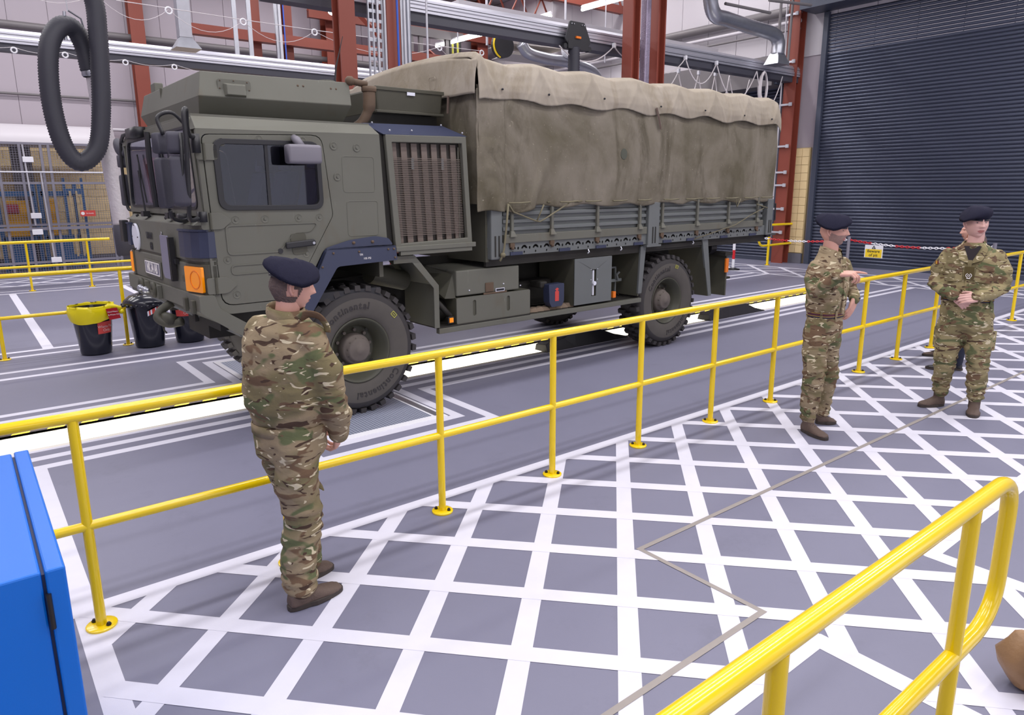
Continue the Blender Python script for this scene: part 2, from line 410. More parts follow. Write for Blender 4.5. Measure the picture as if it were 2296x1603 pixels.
# ================================================================== THE HALL
PX0, PX1, PY0, PY1 = -2.5, 14.8, 6.66, 7.54          # inspection pit
fl = MB(); fl.plate([(-8, -7), (19.2, -7), (19.2, 25.2), (-8, 25.2)], [[(PX0, PY0), (PX1, PY0), (PX1, PY1), (PX0, PY1)]], (0, 0, 0), (1, 0, 0), (0, 1, 0), -.12)
floor = struct(fl.build('floor', 'floor')); floor['label'] = 'grey painted workshop floor'
LZ = [0.0010]
def strip(a, b, wd=.1, name='painted_line', m='white_paint', ext=0.0):
    a, b = Vector(a), Vector(b); d = (b-a).normalized(); a = a-d*ext; b = b+d*ext; n = Vector((-d.y, d.x))*wd/2
    LZ[0] += .000012
    z = LZ[0]; mb = MB()
    mb.add([(a.x-n.x, a.y-n.y, z), (b.x-n.x, b.y-n.y, z), (b.x+n.x, b.y+n.y, z), (a.x+n.x, a.y+n.y, z)], [(0, 1, 2, 3)])
    return mb.build(name, m, floor)
def rectline(x0, x1, y0, y1, wd): # closed rectangle outline
    for a, b in (((x0, y0), (x1, y0)), ((x1, y0), (x1, y1)), ((x1, y1), (x0, y1)), ((x0, y1), (x0, y0))): strip(a, b, wd, ext=wd/2)
# lane lines either side of the pit, stepping round the brake-tester plates
PTX0, PTX1 = 2.05, 3.78
for s in (-1, 1):
    c = 7.10
    for (o_, i_, x0, x1) in ((.88, 2.12, PTX0, PTX1), (.65, 1.88, 2.30, 3.54)):
        y, y2 = c+s*o_, c+s*i_
        strip((-6, y), (x0, y), .1, ext=.05); strip((x0, y), (x0, y2), .1, ext=.05); strip((x0, y2), (x1, y2), .1, ext=.05)
        strip((x1, y2), (x1, y), .1, ext=.05); strip((x1, y), (15.95, y), .1, ext=.05)
for y in (9.62, 9.98): strip((-6, y), (15.9, y), .1)
for y in (10.91, 11.26): strip((-6, y), (15.9, y), .1)
strip((-6, 3.82), (17.6, 3.82), .1)
strip((.27, 6.22), (.27, 1.0), .11)
strip((-6, 1.40), (2.95, 1.40), .11, ext=.05); strip((4.22, 1.40), (12, 1.40), .11, ext=.05)
strip((2.95, 1.40), (2.95, -4), .11); strip((4.22, 1.40), (4.22, -4), .11)
strip((.82, 11.3), (.82, 18.2), .13); strip((2.95, 11.3), (2.95, 18.2), .13); strip((5.1, 11.3), (5.1, 18.2), .13)
strip((-6, 18.24), (9, 18.24), .1); strip((-6, 18.7), (9, 18.7), .1)
# hatching
def clip_strip(p, d, regs, wd):
    for (x0, x1, y0, y1) in regs:
        t0, t1 = -1e9, 1e9
        for q, dd, lo, hi in ((p.x, d.x, x0, x1), (p.y, d.y, y0, y1)):
            if abs(dd) < 1e-9:
                if not lo <= q <= hi: t0, t1 = 1, 0
                continue
            a, b = (lo-q)/dd, (hi-q)/dd
            if a > b: a, b = b, a
            t0, t1 = max(t0, a), min(t1, b)
        if t1-t0 > .02: strip((p+d*t0)[:2], (p+d*t1)[:2], wd)
GA = -0.82; gx, gy, gs = 2.2004, 3.9002, .49142
ge = Vector((math.cos(GA), math.sin(GA))); gn = Vector((math.sin(GA), -math.cos(GA)))   # gn = direction of rising b
regs = [(.27, 17.6, 1.40, 3.82), (2.95, 4.22, -4, 1.40)]
for a in range(-9, 34): clip_strip(Vector((gx, gy))+ge*gs*a, gn, regs, .102)
for b in range(-26, 12): clip_strip(Vector((gx, gy))+gn*gs*b, ge, regs, .102)
reg2 = [(15.95, 17.55, 3.9, 12.2)]; reg3 = [(-5, 9, 19.7, 21.4)]
for rg, st in ((reg2, .95), (reg3, 1.0)):
    x0, x1, y0, y1 = rg[0]
    for a, b in (((x0, y0), (x0, y1)), ((x1, y0), (x1, y1)), ((x0, y0), (x1, y0)), ((x0, y1), (x1, y1))): strip(a, b, .1)
    k = -14
    while k < 26:
        clip_strip(Vector((x0+k*st, y0)), Vector((.7071, .7071)), rg, .1); clip_strip(Vector((x0+k*st, y0)), Vector((-.7071, .7071)), rg, .1); k += 1
for a, b in (((12, 2.41), (2.95, 2.47)), ((2.95, 2.47), (2.95, 1.67)), ((2.95, 1.67), (-2, 1.64))):
    strip(a, b, .032, 'joint_strip', 'joint', ext=.016)
# pit
pit = MB()
pit.b2(PX0, PX1, PY0-.1, PY0, -1.5, -.001); pit.b2(PX0, PX1, PY1, PY1+.1, -1.5, -.001); pit.b2(PX0-.1, PX0, PY0, PY1, -1.5, -.001); pit.b2(PX1, PX1+.1, PY0, PY1, -1.5, -.001)
pit.b2(PX0, PX1, PY0, PY1, -1.6, -1.5)
pit.b2(PX0, PX1, PY1-.01, PY1, -1.5, -.10); pit.b2(PX0, PX1, PY0, PY0+.09, -.06, -.001)
pw = pit.build('pit_lining', 'pit', floor); pw['kind'] = 'structure'
tp = MB(); x = PX0; k = 0
while x < PX1-.2:
    for mi, col in ((0, 0), (1, 1)):
        pass
    y = PY1-.012
    tp.hexa([(x, y, -.075), (x+.14, y, -.075), (x+.14, y+.01, -.075), (x, y+.01, -.075), (x+.07, y, -.004), (x+.21, y, -.004), (x+.21, y+.01, -.004), (x+.07, y+.01, -.004)], k % 2)
    x += .14; k += 1
tp.build('hazard_tape', ['tape_black', 'tape_yellow'], floor)
ml = MB(); ml.b2(PX0, PX1, PY0-.035, PY0+.012, -.05, .004); ml.b2(PX0, PX1, PY1-.008, PY1+.03, -.004, .004)
ml.build('pit_edge_trim', 'white_paint', floor)
for (sx, wd) in ((1.88, .42), (6.05, .42)):
    sg = thing('warning_label', 'hazard-striped warning label on the pit wall '+('left of the front wheel' if sx < 3 else 'above the black ramp mat'), 'sign', (sx, PY1-.01, -.42))
    b_ = MB(); b_.b2(sx, sx+wd, PY1-.016, PY1-.011, -.46, -.31); b_.build('backing', 'white', sg)
    st = MB()
    for ox in (0, wd-.1):
        for k in range(5):
            z0 = -.46+k*.03; st.hexa([(sx+ox, PY1-.019, z0), (sx+ox+.1, PY1-.019, z0+.03), (sx+ox+.1, PY1-.016, z0+.03), (sx+ox, PY1-.016, z0), (sx+ox, PY1-.019, z0+.016), (sx+ox+.1, PY1-.019, min(-.31, z0+.046)), (sx+ox+.1, PY1-.016, min(-.31, z0+.046)), (sx+ox, PY1-.016, z0+.016)], 0)
    st.build('stripes', 'tape_yellow', sg)
    tx = MB(); add_text(tx, 'DANGER PIT', .034, (sx+wd/2, PY1-.017, -.37), (1, 0, 0), (0, 0, 1)); tx.build('lettering', 'ink', sg)
# chequer plates with frames (brake tester)
for nm, y0, y1 in (('brake tester floor plate under the near front wheel', 5.36, 6.20), ('brake tester floor plate under the far front wheel', 8.00, 8.84)):
    t = thing('chequer_plate', nm, 'floor plate', (2.9, (y0+y1)/2, 0))
    a = MB(); a.b2(2.42, 3.34, y0, y1, .0015, .006); a.build('plate', 'chequer', t)
    f = MB(); f.plate([(2.36, y0-.09), (3.46, y0-.09), (3.46, y1+.09), (2.36, y1+.09)], [[(2.42, y0), (3.34, y0), (3.34, y1), (2.42, y1)]], (0, 0, .0015), (1, 0, 0), (0, 1, 0), .006); f.build('frame', 'white', t)
    r = MB(); r.b2(3.36, 3.43, y0-.02, y1+.02, .0075, .009); r.build('trim', 'steel', t)
# black mats draped at the pit edge
for i, (mx, nm) in enumerate(((6.55, 'black rubber wheel ramp on the pit edge between the truck wheels'), (10.05, 'black rubber wheel ramp on the pit edge behind the rear wheel'))):
    m_ = MB(); pr = [(-.62, .10), (-.55, .13), (-.30, .15), (-.1, .22), (.15, .235), (.35, .20), (.7, .07), (.95, .012)]
    rs = []
    for u_, h in pr: rs.append([Vector((mx+u_, PY0-.035, .004)), Vector((mx+u_, PY0+.22, .004)), Vector((mx+u_, PY0+.20, .004+h*.8)), Vector((mx+u_, PY0-.0, .004+h))])
    m_.rings(rs); m_.top('wheel_ramp', 'black', nm, 'ramp', bevel=.01)

# ---- walls
W = MB(); W.b2(-8, 19.4, 25.02, 25.3, -.1, HALL_Z); wall_back = struct(W.build('wall_back', 'panel'))
W = MB(); W.b2(19.02, 19.3, -7, 25.2, -.1, HALL_Z); wall_right = struct(W.build('wall_right', 'panel'))
W = MB(); W.b2(-8.3, -8, -7, 25.2, -.1, HALL_Z); struct(W.build('wall_left', 'panel'))
W = MB(); W.b2(-8.3, 19.3, -7.3, -7, -.1, HALL_Z); struct(W.build('wall_front', 'panel'))
W = MB(); W.b2(-8.3, 19.3, -7.3, 25.3, HALL_Z, HALL_Z+.1); struct(W.build('ceiling', 'ceiling'))
def inst_grid(proto_mb, name, m, parent, locs, bevel=0):
    first = proto_mb.build(name, m, parent); first.location = locs[0]; 
    for l in locs[1:]:
        c = first.copy(); COL.objects.link(c); c.parent = parent; c.location = l
    return first
p = MB(); p.b2(0, .985, 24.99, 25.02, 0, 5.6); inst_grid(p, 'panel', 'panel', wall_back, [(x+.0, 0, 3.78) for x in range(-2, 19)])
p = MB(); p.b2(18.985, 19.02, 0, .985, 0, 4.0); inst_grid(p, 'panel', 'panel_white', wall_right, [(0, y, 5.58) for y in range(4, 25)])
# block walls: left half of the back wall and the pier between the two shutters
p = MB(); p.b2(0, .437, 24.93, 25.02, 0, .212)
locs = []
for r in range(15):
    for c in range(17): locs.append((.3+c*.445+(r % 2)*.22, 0, .27+r*.22))
inst_grid(p, 'block', 'block', wall_back, locs)
mm = MB(); mm.b2(-2, 9, 24.96, 25.02, 0, 3.56); mm.build('mortar_bed', 'mortar', wall_back)
sk = MB(); sk.b2(-2, 9, 24.9, 24.96, 0, .26); struct(sk.build('baseboard_back', 'skirting'))
bb = MB(); bb.b2(-2, 9, 24.85, 25.0, 3.56, 3.70); struct(bb.build('trim_1', 'red_steel'))
p = MB(); p.b2(18.9, 19.0, 0, .19, 0, .212); inst_grid(p, 'block', 'block', wall_right, [(0, 10.42+.2*c, .3+r*.2205) for r in range(13) for c in range(2)])
mm = MB(); mm.b2(18.93, 19.01, 10.4, 10.82, 0, 3.18); mm.build('mortar_bed', 'mortar', wall_right)
sk = MB(); sk.b2(18.86, 18.95, 10.4, 10.82, 0, .28); struct(sk.build('baseboard_right', 'skirting'))
# pipes and trays on the back and right walls
for i, (z, r, m_, y) in enumerate(((6.75, .10, 'pipe_grey', 24.75), (6.52, .035, 'panel_white', 24.8), (4.92, .035, 'pipe_grey', 24.9), (4.02, .05, 'panel_white', 24.7))):
    q = MB(); q.cyl((-3, y, z), (18.9, y, z), r, n=10); q.top('wall_pipe', m_, ['thick grey pipe high along the back wall', 'thin white pipe just below the thick grey back wall pipe', 'thin grey rail across the middle of the back wall panels', 'white pipe above the cage on the back wall'][i], 'pipe', smooth=True)
for i, (z, r, m_) in enumerate(((6.80, .12, 'pipe_grey'), (6.50, .05, 'panel_white'), (6.30, .03, 'pipe_grey'))):
    q = MB(); q.cyl((18.8, 24.8, z), (18.8, 10.9, z), r, n=10); q.top('wall_pipe', m_, ['thick grey pipe high along the shutter wall', 'white pipe under the thick grey pipe on the shutter wall', 'thin grey pipe lowest on the shutter wall'][i], 'pipe', smooth=True)
# ---- steel columns (I sections)
def icol(x, y, z0, z1, w_=.26, d_=.26, tf=.03, m_='red_steel', rot=0):
    mb = MB()
    if rot == 0:   # flanges face the camera side (normal along y)
        mb.b2(x-w_/2, x+w_/2, y-d_/2, y-d_/2+tf, z0, z1); mb.b2(x-w_/2, x+w_/2, y+d_/2-tf, y+d_/2, z0, z1); mb.b2(x-.012, x+.012, y-d_/2+tf, y+d_/2-tf, z0, z1)
    else:
        mb.b2(x-d_/2, x-d_/2+tf, y-w_/2, y+w_/2, z0, z1); mb.b2(x+d_/2-tf, x+d_/2, y-w_/2, y+w_/2, z0, z1); mb.b2(x-d_/2+tf, x+d_/2-tf, y-.012, y+.012, z0, z1)
    return mb
cols = [(5.22, 24.6, .40, 'red steel column on the back wall left of the truck cab', 0), (11.5, 24.5, .5, 'dark red column on the back wall behind the gantry post', 0),
        (7.2, 20, .24, 'left of the two slim red posts above the cab roof', 0), (8.1, 20, .24, 'right of the two slim red posts above the cab roof', 0),
        (5.12, 10.4, .26, 'tall red gantry post rising just behind the cab', 0), (5.92, 10.4, .24, 'red post beside the cable ladder in front of the tarpaulin', 0),
        (11.55, 10.4, .26, 'left red post of the pair behind the tarpaulin roof', 1), (12.35, 10.4, .26, 'right red post of the pair behind the tarpaulin roof', 1),
        (18.72, 10.95, .34, 'red steel column between the two roller shutters', 1), (18.0, 24.4, .5, 'red column in the far corner of the hall', 0)]
for x, y, w_, lab, rt in cols: icol(x, y, 0, HALL_Z, w_, w_*.95, .035, rot=rt).top('steel_column', 'red_steel', lab, 'column')
q = MB(); q.b2(11.42, 12.4, 10.2, 10.24, 4.1, 4.2); q.b2(11.9, 12.0, 10.1, 10.4, 4.02, 4.1); q.top('bracket_arm', 'steel', 'slotted steel strut joining the pair of red posts', 'bracket')
q = MB(); q.b2(5.2, 14.9, 19.6, 19.85, 6.05, 6.3); q.top('steel_beam', 'red_steel', 'horizontal red beam between posts behind the ducts', 'beam')
for (a, b, nm) in (((9.9, 20, 7.6), (11.6, 20, 6.2), 'diagonal red brace above the cab rear'), ((14, 22, 6.9), (15.6, 22, 5.9), 'diagonal red brace low behind the tarpaulin front'),):
    q = MB(); q.tube([a, b], .09, 4); q.top('steel_brace', 'red_steel', nm, 'beam')
# roof steel seen at the top of the picture
for i, (x0, y) in enumerate(((10.5, 17.5), (10.5, 21.0), (10.5, 24.0))):
    q = MB(); q.b2(x0, 18.9, y-.08, y+.08, 7.9, 8.15); q.b2(x0, 18.9, y-.08, y+.08, 9.0, 9.2)
    for k in range(8): xx = x0+k*1.05; q.tube([(xx, y, 8.1), (xx+.52, y, 9.05), (xx+1.05, y, 8.1)], .05, 4)
    q.top('roof_truss', 'red_steel', ['red lattice roof truss, nearest of three', 'red lattice roof truss, middle of three', 'red lattice roof truss, farthest of three'][i], 'truss')
# ---- roller shutters
def shutter(n, y0, y1, zt, pitch, lab):
    base = MB(); base.b2(19.0, 19.02, y0, y1, 0, zt); d = struct(base.build('door_%d' % n, 'shutter')); d['label'] = lab
    s = MB(); prof = [(0, 0), (-.016, .006), (-.026, pitch*.22), (-.030, pitch*.42), (-.027, pitch*.62), (-.014, pitch*.84), (0, pitch*.92), (0, pitch)]
    vs = []; 
    for dx, z in prof: vs += [(18.99+dx, y0, z), (18.99+dx, y1, z)]
    s.add(vs, [(2*i, 2*i+1, 2*i+3, 2*i+2) for i in range(len(prof)-1)])
    cnt = int(zt/pitch); first = s.build('slat', 'shutter', d, smooth='all'); first.location = (0, 0, .06)
    for k in range(1, cnt):
        c = first.copy(); COL.objects.link(c); c.parent = d; c.location = (0, 0, .06+k*pitch)
    bt = MB(); bt.b2(18.95, 19.0, y0, y1, .0, .09); bt.build('bottom_bar', 'shutter_frame', d)
    g = MB()
    for yy in (y0-.02, y1+.02): g.b2(18.88, 19.0, yy-.065, yy+.065, 0, zt+.05)
    g.build('guide', 'shutter_frame', d); return d
D1 = shutter(1, 2.0, 10.22, 6.55, .0865, 'large dark grey roller shutter')
D2 = shutter(2, 11.35, 17.6, 5.0, .0865, 'smaller dark grey roller shutter behind the truck')
q = MB(); q.b2(18.2, 19.0, 1.8, 10.62, 6.62, 7.6); q.top('shutter_box', 'shutter_frame', 'dark blue-grey hood above the large roller shutter', 'shutter hood')
q = MB(); q.b2(18.25, 19.0, 11.3, 18.0, 4.85, 5.62); sb = q.top('shutter_box', 'pipe_grey', 'grey hood above the smaller roller shutter', 'shutter hood')
q = MB(); q.b2(18.35, 18.95, 11.2, 11.75, 4.88, 5.65); q.b2(18.25, 18.34, 11.3, 11.6, 5.15, 5.4); q.top('shutter_motor', 'shutter_frame', 'dark motor housing at the near end of the smaller shutter hood', 'motor', bevel=.02)
# ---- overhead aluminium rails
def ohrail(y, x0, x1, z, lab):
    t = thing('exhaust_rail', lab, 'rail', ((x0+x1)/2, y, z))
    a = MB(); pr = [(-.15, .16), (-.15, .24), (-.10, .30), (.10, .30), (.15, .24), (.15, .16), (.17, .13), (.17, .03), (-.17, .03), (-.17, .13)]
    a.rings([[Vector((x0, y+p_[0], z+p_[1])) for p_ in pr], [Vector((x1, y+p_[0], z+p_[1])) for p_ in pr]]); a.build('profile', 'alu', t)
    b = MB(); b.b2(x0, x1, y-.125, y+.125, z-.12, z+.03); b.build('underside', 'dark_alu', t)
    c = MB(); c.b2(x0, x1, y-.178, y-.17, z+.075, z+.085); c.b2(x0, x1, y-.155, y-.15, z+.195, z+.205); c.build('groove', 'dark_alu', t)
    return t
R1 = ohrail(18, -3, 18.9, 5.05, 'silver overhead extraction rail, the lower one crossing behind the cab roof')
R2 = ohrail(11, 4.1, 18.85, 5.02, 'silver overhead extraction rail above the truck tarpaulin')
s_ = MB(); s_.tube([(12.6, 11, 5.2), (12.2, 11, 4.95)], .03, 6); s_.build('strut', 'steel', R2)
# suspension straps of rail 1
for x, lab in ((6.0, 'left of the two grey hanger straps on the left rail'), (6.35, 'right of the two grey hanger straps on the left rail'),):
    q = MB(); q.b2(x-.05, x+.05, 17.95, 17.99, 5.36, HALL_Z-.05); q.top('hanger_strap', 'steel', lab, 'hanger')
# hose trolley and black drop hose on rail 2
t = thing('hose_trolley', 'black hose trolley clamped on the overhead rail above the tarpaulin', 'trolley', (10.3, 10.75, 4.5))
a = MB(); a.plate(round_poly([(9.98, 4.98), (10.1, 5.33), (10.5, 5.33), (10.68, 4.98), (10.62, 4.9), (10.05, 4.9)], .03), [], (0, 10.72, 0), (1, 0, 0), (0, 0, 1), .03); a.build('side_plate', 'black', t)
a = MB(); a.b2(10.05, 10.6, 10.68, 10.85, 4.82, 4.95); a.cyl((10.0, 10.7, 4.86), (10.0, 10.8, 4.86), .05, n=12); a.cyl((10.66, 10.7, 4.86), (10.66, 10.8, 4.86), .05, n=12); a.build('roller_block', 'black', t)
for bx, bz in ((10.14, 5.28), (10.2, 5.28), (10.42, 5.28), (10.48, 5.28)):
    a = MB(); a.ball((bx, 10.68, bz), .014, 6); a.build('bolt', 'steel', t)
a = MB(); a.b2(10.25, 10.38, 10.66, 10.69, 5.02, 5.06); a.build('tag', 'orange_small', t)
def hose(mb, pts, r, ring=.035, dr=.12):
    path = smooth_path(pts, 40); L_ = [0]
    for i in range(1, len(path)): L_.append(L_[-1]+(path[i]-path[i-1]).length)
    n = int(L_[-1]/ring*2); out = []; rad = []; j = 0
    for k in range(n+1):
        s = L_[-1]*k/n
        while j < len(L_)-2 and L_[j+1] < s: j += 1
        f = (s-L_[j])/max(1e-6, L_[j+1]-L_[j]); out.append(path[j].lerp(path[j+1], f)); rad.append(r*(1+(dr if k % 2 else -dr*.3)))
    return mb.tube(out, rad, 16)
h = MB(); hose(h, [(10.27, 10.75, 4.86), (10.27, 10.75, 4.4), (10.25, 10.75, 3.9), (10.25, 10.75, 3.4)], .115, .05, .06); h.top('drop_hose', 'hose_black', 'short black ribbed hose hanging from the trolley behind the tarpaulin', 'hose', smooth='all')
# big hose loop at the left
h = MB(); hose(h, [(1.62, 11, 5.6), (1.72, 11, 5.0), (1.86, 11, 4.57), (1.865, 11, 4.2), (1.84, 11, 3.74), (1.79, 11, 3.17), (1.69, 11, 2.70), (1.47, 11, 2.50), (1.31, 11, 2.69), (1.235, 11, 3.14), (1.245, 11, 3.66), (1.32, 11.03, 4.02), (1.47, 11.1, 4.22), (1.62, 11.2, 4.22), (1.72, 11.28, 4.02), (1.76, 11.3, 3.72)], .112, .034, .07)
h.top('exhaust_hose', 'hose_black', 'long black ribbed exhaust hose hanging in a loop at the left', 'hose', smooth='all')
a = MB(); a.tube([(1.52, 11.1, 4.40), (1.50, 11.12, 4.05)], .02, 6); a.tube([(1.56, 11.1, 4.42), (1.72, 11.22, 4.36), (1.76, 11.26, 4.18)], .012, 6); a.tube([(1.56, 11.1, 4.42), (1.55, 11.1, 4.75)], .006, 5); a.top('hose_saddle', 'steel', 'steel saddle strap holding the top of the black hose loop', 'hose clip')
h = MB(); pts = smooth_path([(1.79, 11.3, 3.64), (1.82, 11.3, 3.2), (1.86, 11.3, 2.75), (1.90, 11.3, 2.12), (1.93, 11.3, 1.66)], 16); h.tube(pts, [.085+.03*min(1, i/30)+.004*(i % 2) for i in range(len(pts))], 16); 
t = thing('foil_hose', 'silver quilted hose sleeve hanging behind the black hose loop', 'hose', (1.93, 11.3, 1.2)); h.build('sleeve', 'hose_white', t, smooth='all')
a = MB(); a.lathe([(.105, 1.66), (.122, 1.64), (.128, 1.5), (.12, 1.25), (.11, 1.22)], (1.93, 11.3, 0), n=20, caps=True); a.build('nozzle', 'mirror_case', t, smooth=True)
a = MB(); a.lathe([(.10, 3.76), (.115, 3.74), (.115, 3.66), (.10, 3.64)], (1.77, 11.3, 0), n=16); a.build('coupling', 'steel', t, smooth=True)
# silver down-duct with hood, upper left
t = thing('down_duct', 'silver square duct with flared hood hanging at upper left', 'duct', (4.28, 16, 5.0))
a = MB(); a.b2(4.17, 4.42, 15.88, 16.12, 5.2, HALL_Z-.1); a.build('duct', 'steel', t, bevel=.01)
a = MB(); a.hexa([(4.05, 15.75, 4.98), (4.55, 15.75, 4.98), (4.55, 16.25, 4.98), (4.05, 16.25, 4.98), (4.18, 15.88, 5.2), (4.41, 15.88, 5.2), (4.41, 16.12, 5.2), (4.18, 16.12, 5.2)]); a.build('hood', 'steel', t)
# cable ladder and conduits behind the cab
t = thing('cable_ladder', 'perforated steel cable tray rising beside the red post behind the cab', 'cable tray', (5.63, 10.38, 2.6))
a = MB()
for k in range(46):
    z = 2.0+k*.14; a.b2(5.52, 5.75, 10.36, 10.37, z, z+.05); 
for x in (5.51, 5.59, 5.67, 5.75): a.b2(x, x+.018, 10.35, 10.39, 2.0, 8.6)
a.build('tray', 'steel', t)
for i, (x, r, m_, lab) in enumerate(((5.80, .028, 'conduit', 'silver conduit right beside the cable tray'), (5.67, .02, 'conduit', 'silver conduit in front of the cable tray'), (5.86, .03, 'steel', 'steel pipe between the cable tray and the red post'), (6.09, .03, 'steel', 'left of the three thin steel pipes right of the red post'), (6.15, .025, 'conduit', 'middle of the three thin steel pipes right of the red post'), (6.22, .04, 'steel', 'right of the three thin steel pipes right of the red post'), (5.94, .018, 'cable_blue', 'blue air line on the red post beside the cable tray'), (6.48, .018, 'conduit', 'single hanger rod left of the ceiling light'))):
    q = MB(); q.cyl((x, 10.2 if i > 5 else 10.34, 2.2), (x-.0, 10.2 if i > 5 else 10.34, 8.8), r, n=8); q.top('conduit', m_, lab, 'conduit', smooth=True)
for i, (x, lab) in enumerate(((7.66, 'left steel pipe between the slim red posts'), (7.76, 'right steel pipe between the slim red posts'), (7.88, 'blue cable between the slim red posts'))):
    q = MB(); q.cyl((x, 19.6, 5.0), (x-.02, 19.6, 9.3), (.05, .05, .02)[i], n=8); q.top('conduit', ('steel', 'conduit', 'cable_blue')[i], lab, 'conduit', smooth=True)
q = MB(); q.b2(11.86, 12.02, 10.28, 10.44, 2.5, 9.0); q.top('foil_duct', 'foil', 'foil-wrapped duct between the pair of red posts', 'duct', bevel=.03)
# spiral duct upper right
t = thing('spiral_duct', 'silver spiral duct bending down near the shutter hood', 'duct', (15.8, 10.5, 5.2))
a = MB(); pth = smooth_path([(14.2, 10.5, 7.0), (14.25, 10.5, 6.3), (14.45, 10.5, 5.98), (14.9, 10.5, 5.95), (15.9, 10.5, 5.9), (16.85, 10.5, 5.86), (17.12, 10.5, 5.7), (17.12, 10.5, 5.4)], 14)
a.tube(pth, [.16*(1+.03*(i % 2)) for i in range(len(pth))], 16); a.build('pipe', 'steel', t, smooth='all')
a = MB(); a.hexa([(16.85, 10.3, 5.15), (17.4, 10.3, 5.15), (17.4, 10.7, 5.15), (16.85, 10.7, 5.15), (16.98, 10.38, 5.42), (17.26, 10.38, 5.42), (17.26, 10.62, 5.42), (16.98, 10.62, 5.42)]); a.build('hood', 'steel', t)
q = MB(); q.b2(12.2, 14.3, 9.4, 10.9, 6.35, 6.42); q.b2(12.5, 14.1, 9.6, 10.8, 6.42, 6.9); q.top('air_unit', 'pipe_grey', 'flat grey air handling unit hanging at the top right', 'air unit', bevel=.02)
for i, (a_, b_) in enumerate((((14.4, 10.2, 6.15), (16.2, 10.2, 6.2)), ((15.5, 9.8, 6.3), (17.3, 9.8, 6.45)), ((17.3, 10.6, 5.4), (17.3, 10.6, 8)), ((18.3, 10.9, 5.3), (18.35, 10.9, 8)))):
    q = MB(); q.cyl(a_, b_, .035, n=8); q.top('support_pipe', 'pipe_grey', ['short dark support bar under the air unit', 'longer dark support bar right of the air unit', 'vertical hanger pipe above the spiral duct hood', 'grey vertical conduit beside the shutter motor'][i], 'pipe')
q = MB(); q.b2(9.0, 18, 12.9, 13.2, 5.75, 6.0); q.top('cable_trunking', 'panel_white', 'white trunking crossing high behind the overhead rail', 'trunking')
# small spiral pipe with white reel low behind the tarp
t = thing('tail_duct', 'silver round duct lying behind the tarpaulin roof', 'duct', (11, 12.2, 5))
a = MB(); a.tube(smooth_path([(10.1, 12.2, 5.15), (10.3, 12.2, 4.98), (10.8, 12.2, 4.92), (11.6, 12.2, 4.9), (12.3, 12.2, 4.75), (12.5, 12.2, 4.4)], 8), .12, 14); a.build('pipe', 'steel', t, smooth='all')
q = MB(); q.cyl((11.35, 12, 5.12), (11.35, 12.12, 5.12), .16, n=20); q.top('pulley', 'white', 'round white pulley beside the drop hose', 'pulley')
# ceiling strip lights
def strip_light(a_, b_, lab, r=.04):
    t = thing('strip_light', lab, 'light', ((a_[0]+b_[0])/2, (a_[1]+b_[1])/2, a_[2]))
    q = MB(); q.tube([a_, b_], r, 8); q.build('tube', 'lamp', t)
    q = MB(); q.tube([(a_[0], a_[1], a_[2]+.07), (b_[0], b_[1], b_[2]+.07)], .05, 4); q.build('housing', 'white', t); return t
strip_light((13.51, 20.73, 6.8), (13.72, 18.29, 6.8), 'bright strip light hanging above the front of the tarpaulin', .045)
strip_light((14.1, 14.47, 6.8), (14.16, 12.9, 6.8), 'bright strip light at the top right of centre')
strip_light((13.88, 16.09, 6.8), (13.84, 15.42, 6.8), 'short strip light between the other two ceiling lights')
q = MB(); q.ball((8.95, 18.8, 6.85), .09, 8, sc_=(1.6, .5, .8)); q.top('flood_light', 'lamp', 'small floodlight glowing beside the red gantry post', 'light')
# hose reel
t = thing('hose_reel', 'black hose reel with yellow hose hanging beside the strip light', 'hose reel', (10.2, 12.9, 5.0))
a = MB(); a.lathe([(.0, 12.82), (.26, 12.82), (.26, 12.98), (0, 12.98)], (10.15, 0, 5.22), 'y', 24); a.build('drum', 'black', t)
a = MB(); a.tube([(10.15+.27*math.cos(q_), 12.86, 5.22+.27*math.sin(q_)) for q_ in [math.radians(60+10*k) for k in range(20)]], .022, 8); a.build('hose', 'yellow', t)
for i, (x0, x1, z, lab) in enumerate(((10.5, 12.3, 5.35, 'grey angled light shade beside the hose reel'), (10.6, 12.9, 5.12, 'lower pale light shade beside the hose reel'))):
    q = MB(); q.hexa([(x0, 13.1, z), (x1, 13.1, z+.05), (x1, 13.9, z+.05), (x0, 13.9, z), (x0+.2, 13.2, z+.09), (x1, 13.3, z+.12), (x1, 13.8, z+.12), (x0+.2, 13.8, z+.09)]); q.top('light_shade', 'light_cap', lab, 'shade')
for i, x in enumerate((8.05, 9.3, 10.1, 11.2, 12.5, 13.9)):
    q = MB(); q.cyl((x, 13.4, 5.3), (x, 13.4, 9.4), .014 if i % 2 else .03, n=6); q.top('hanger_rod', 'conduit', 'thin vertical rod hanging from the roof steel, number of its kind'.replace('number of its kind', ['first', 'second', 'third', 'fourth', 'fifth', 'sixth'][i]+' from the left'), 'rod', 'hanger rods from the roof')
# electrical cabinet riser
t = thing('cable_riser', 'dark cable riser with yellow-green cables on the back wall', 'cable riser', (12.4, 20.0, 4))
a = MB()
for x in (12.0, 12.35, 13.35): a.b2(x, x+.14, 19.9, 20, 3, 6.9)
a.b2(11.9, 14.0, 19.85, 20.05, 6.85, 7.1); a.build('frame', 'pipe_grey', t)
a = MB()
for k in range(5): a.cyl((13.55+.1*k, 19.9, 3), (13.5+.1*k, 19.9, 6.9), .035, n=6, mi=k % 2)
a.build('cables', ['black', 'yellow_mark'], t)
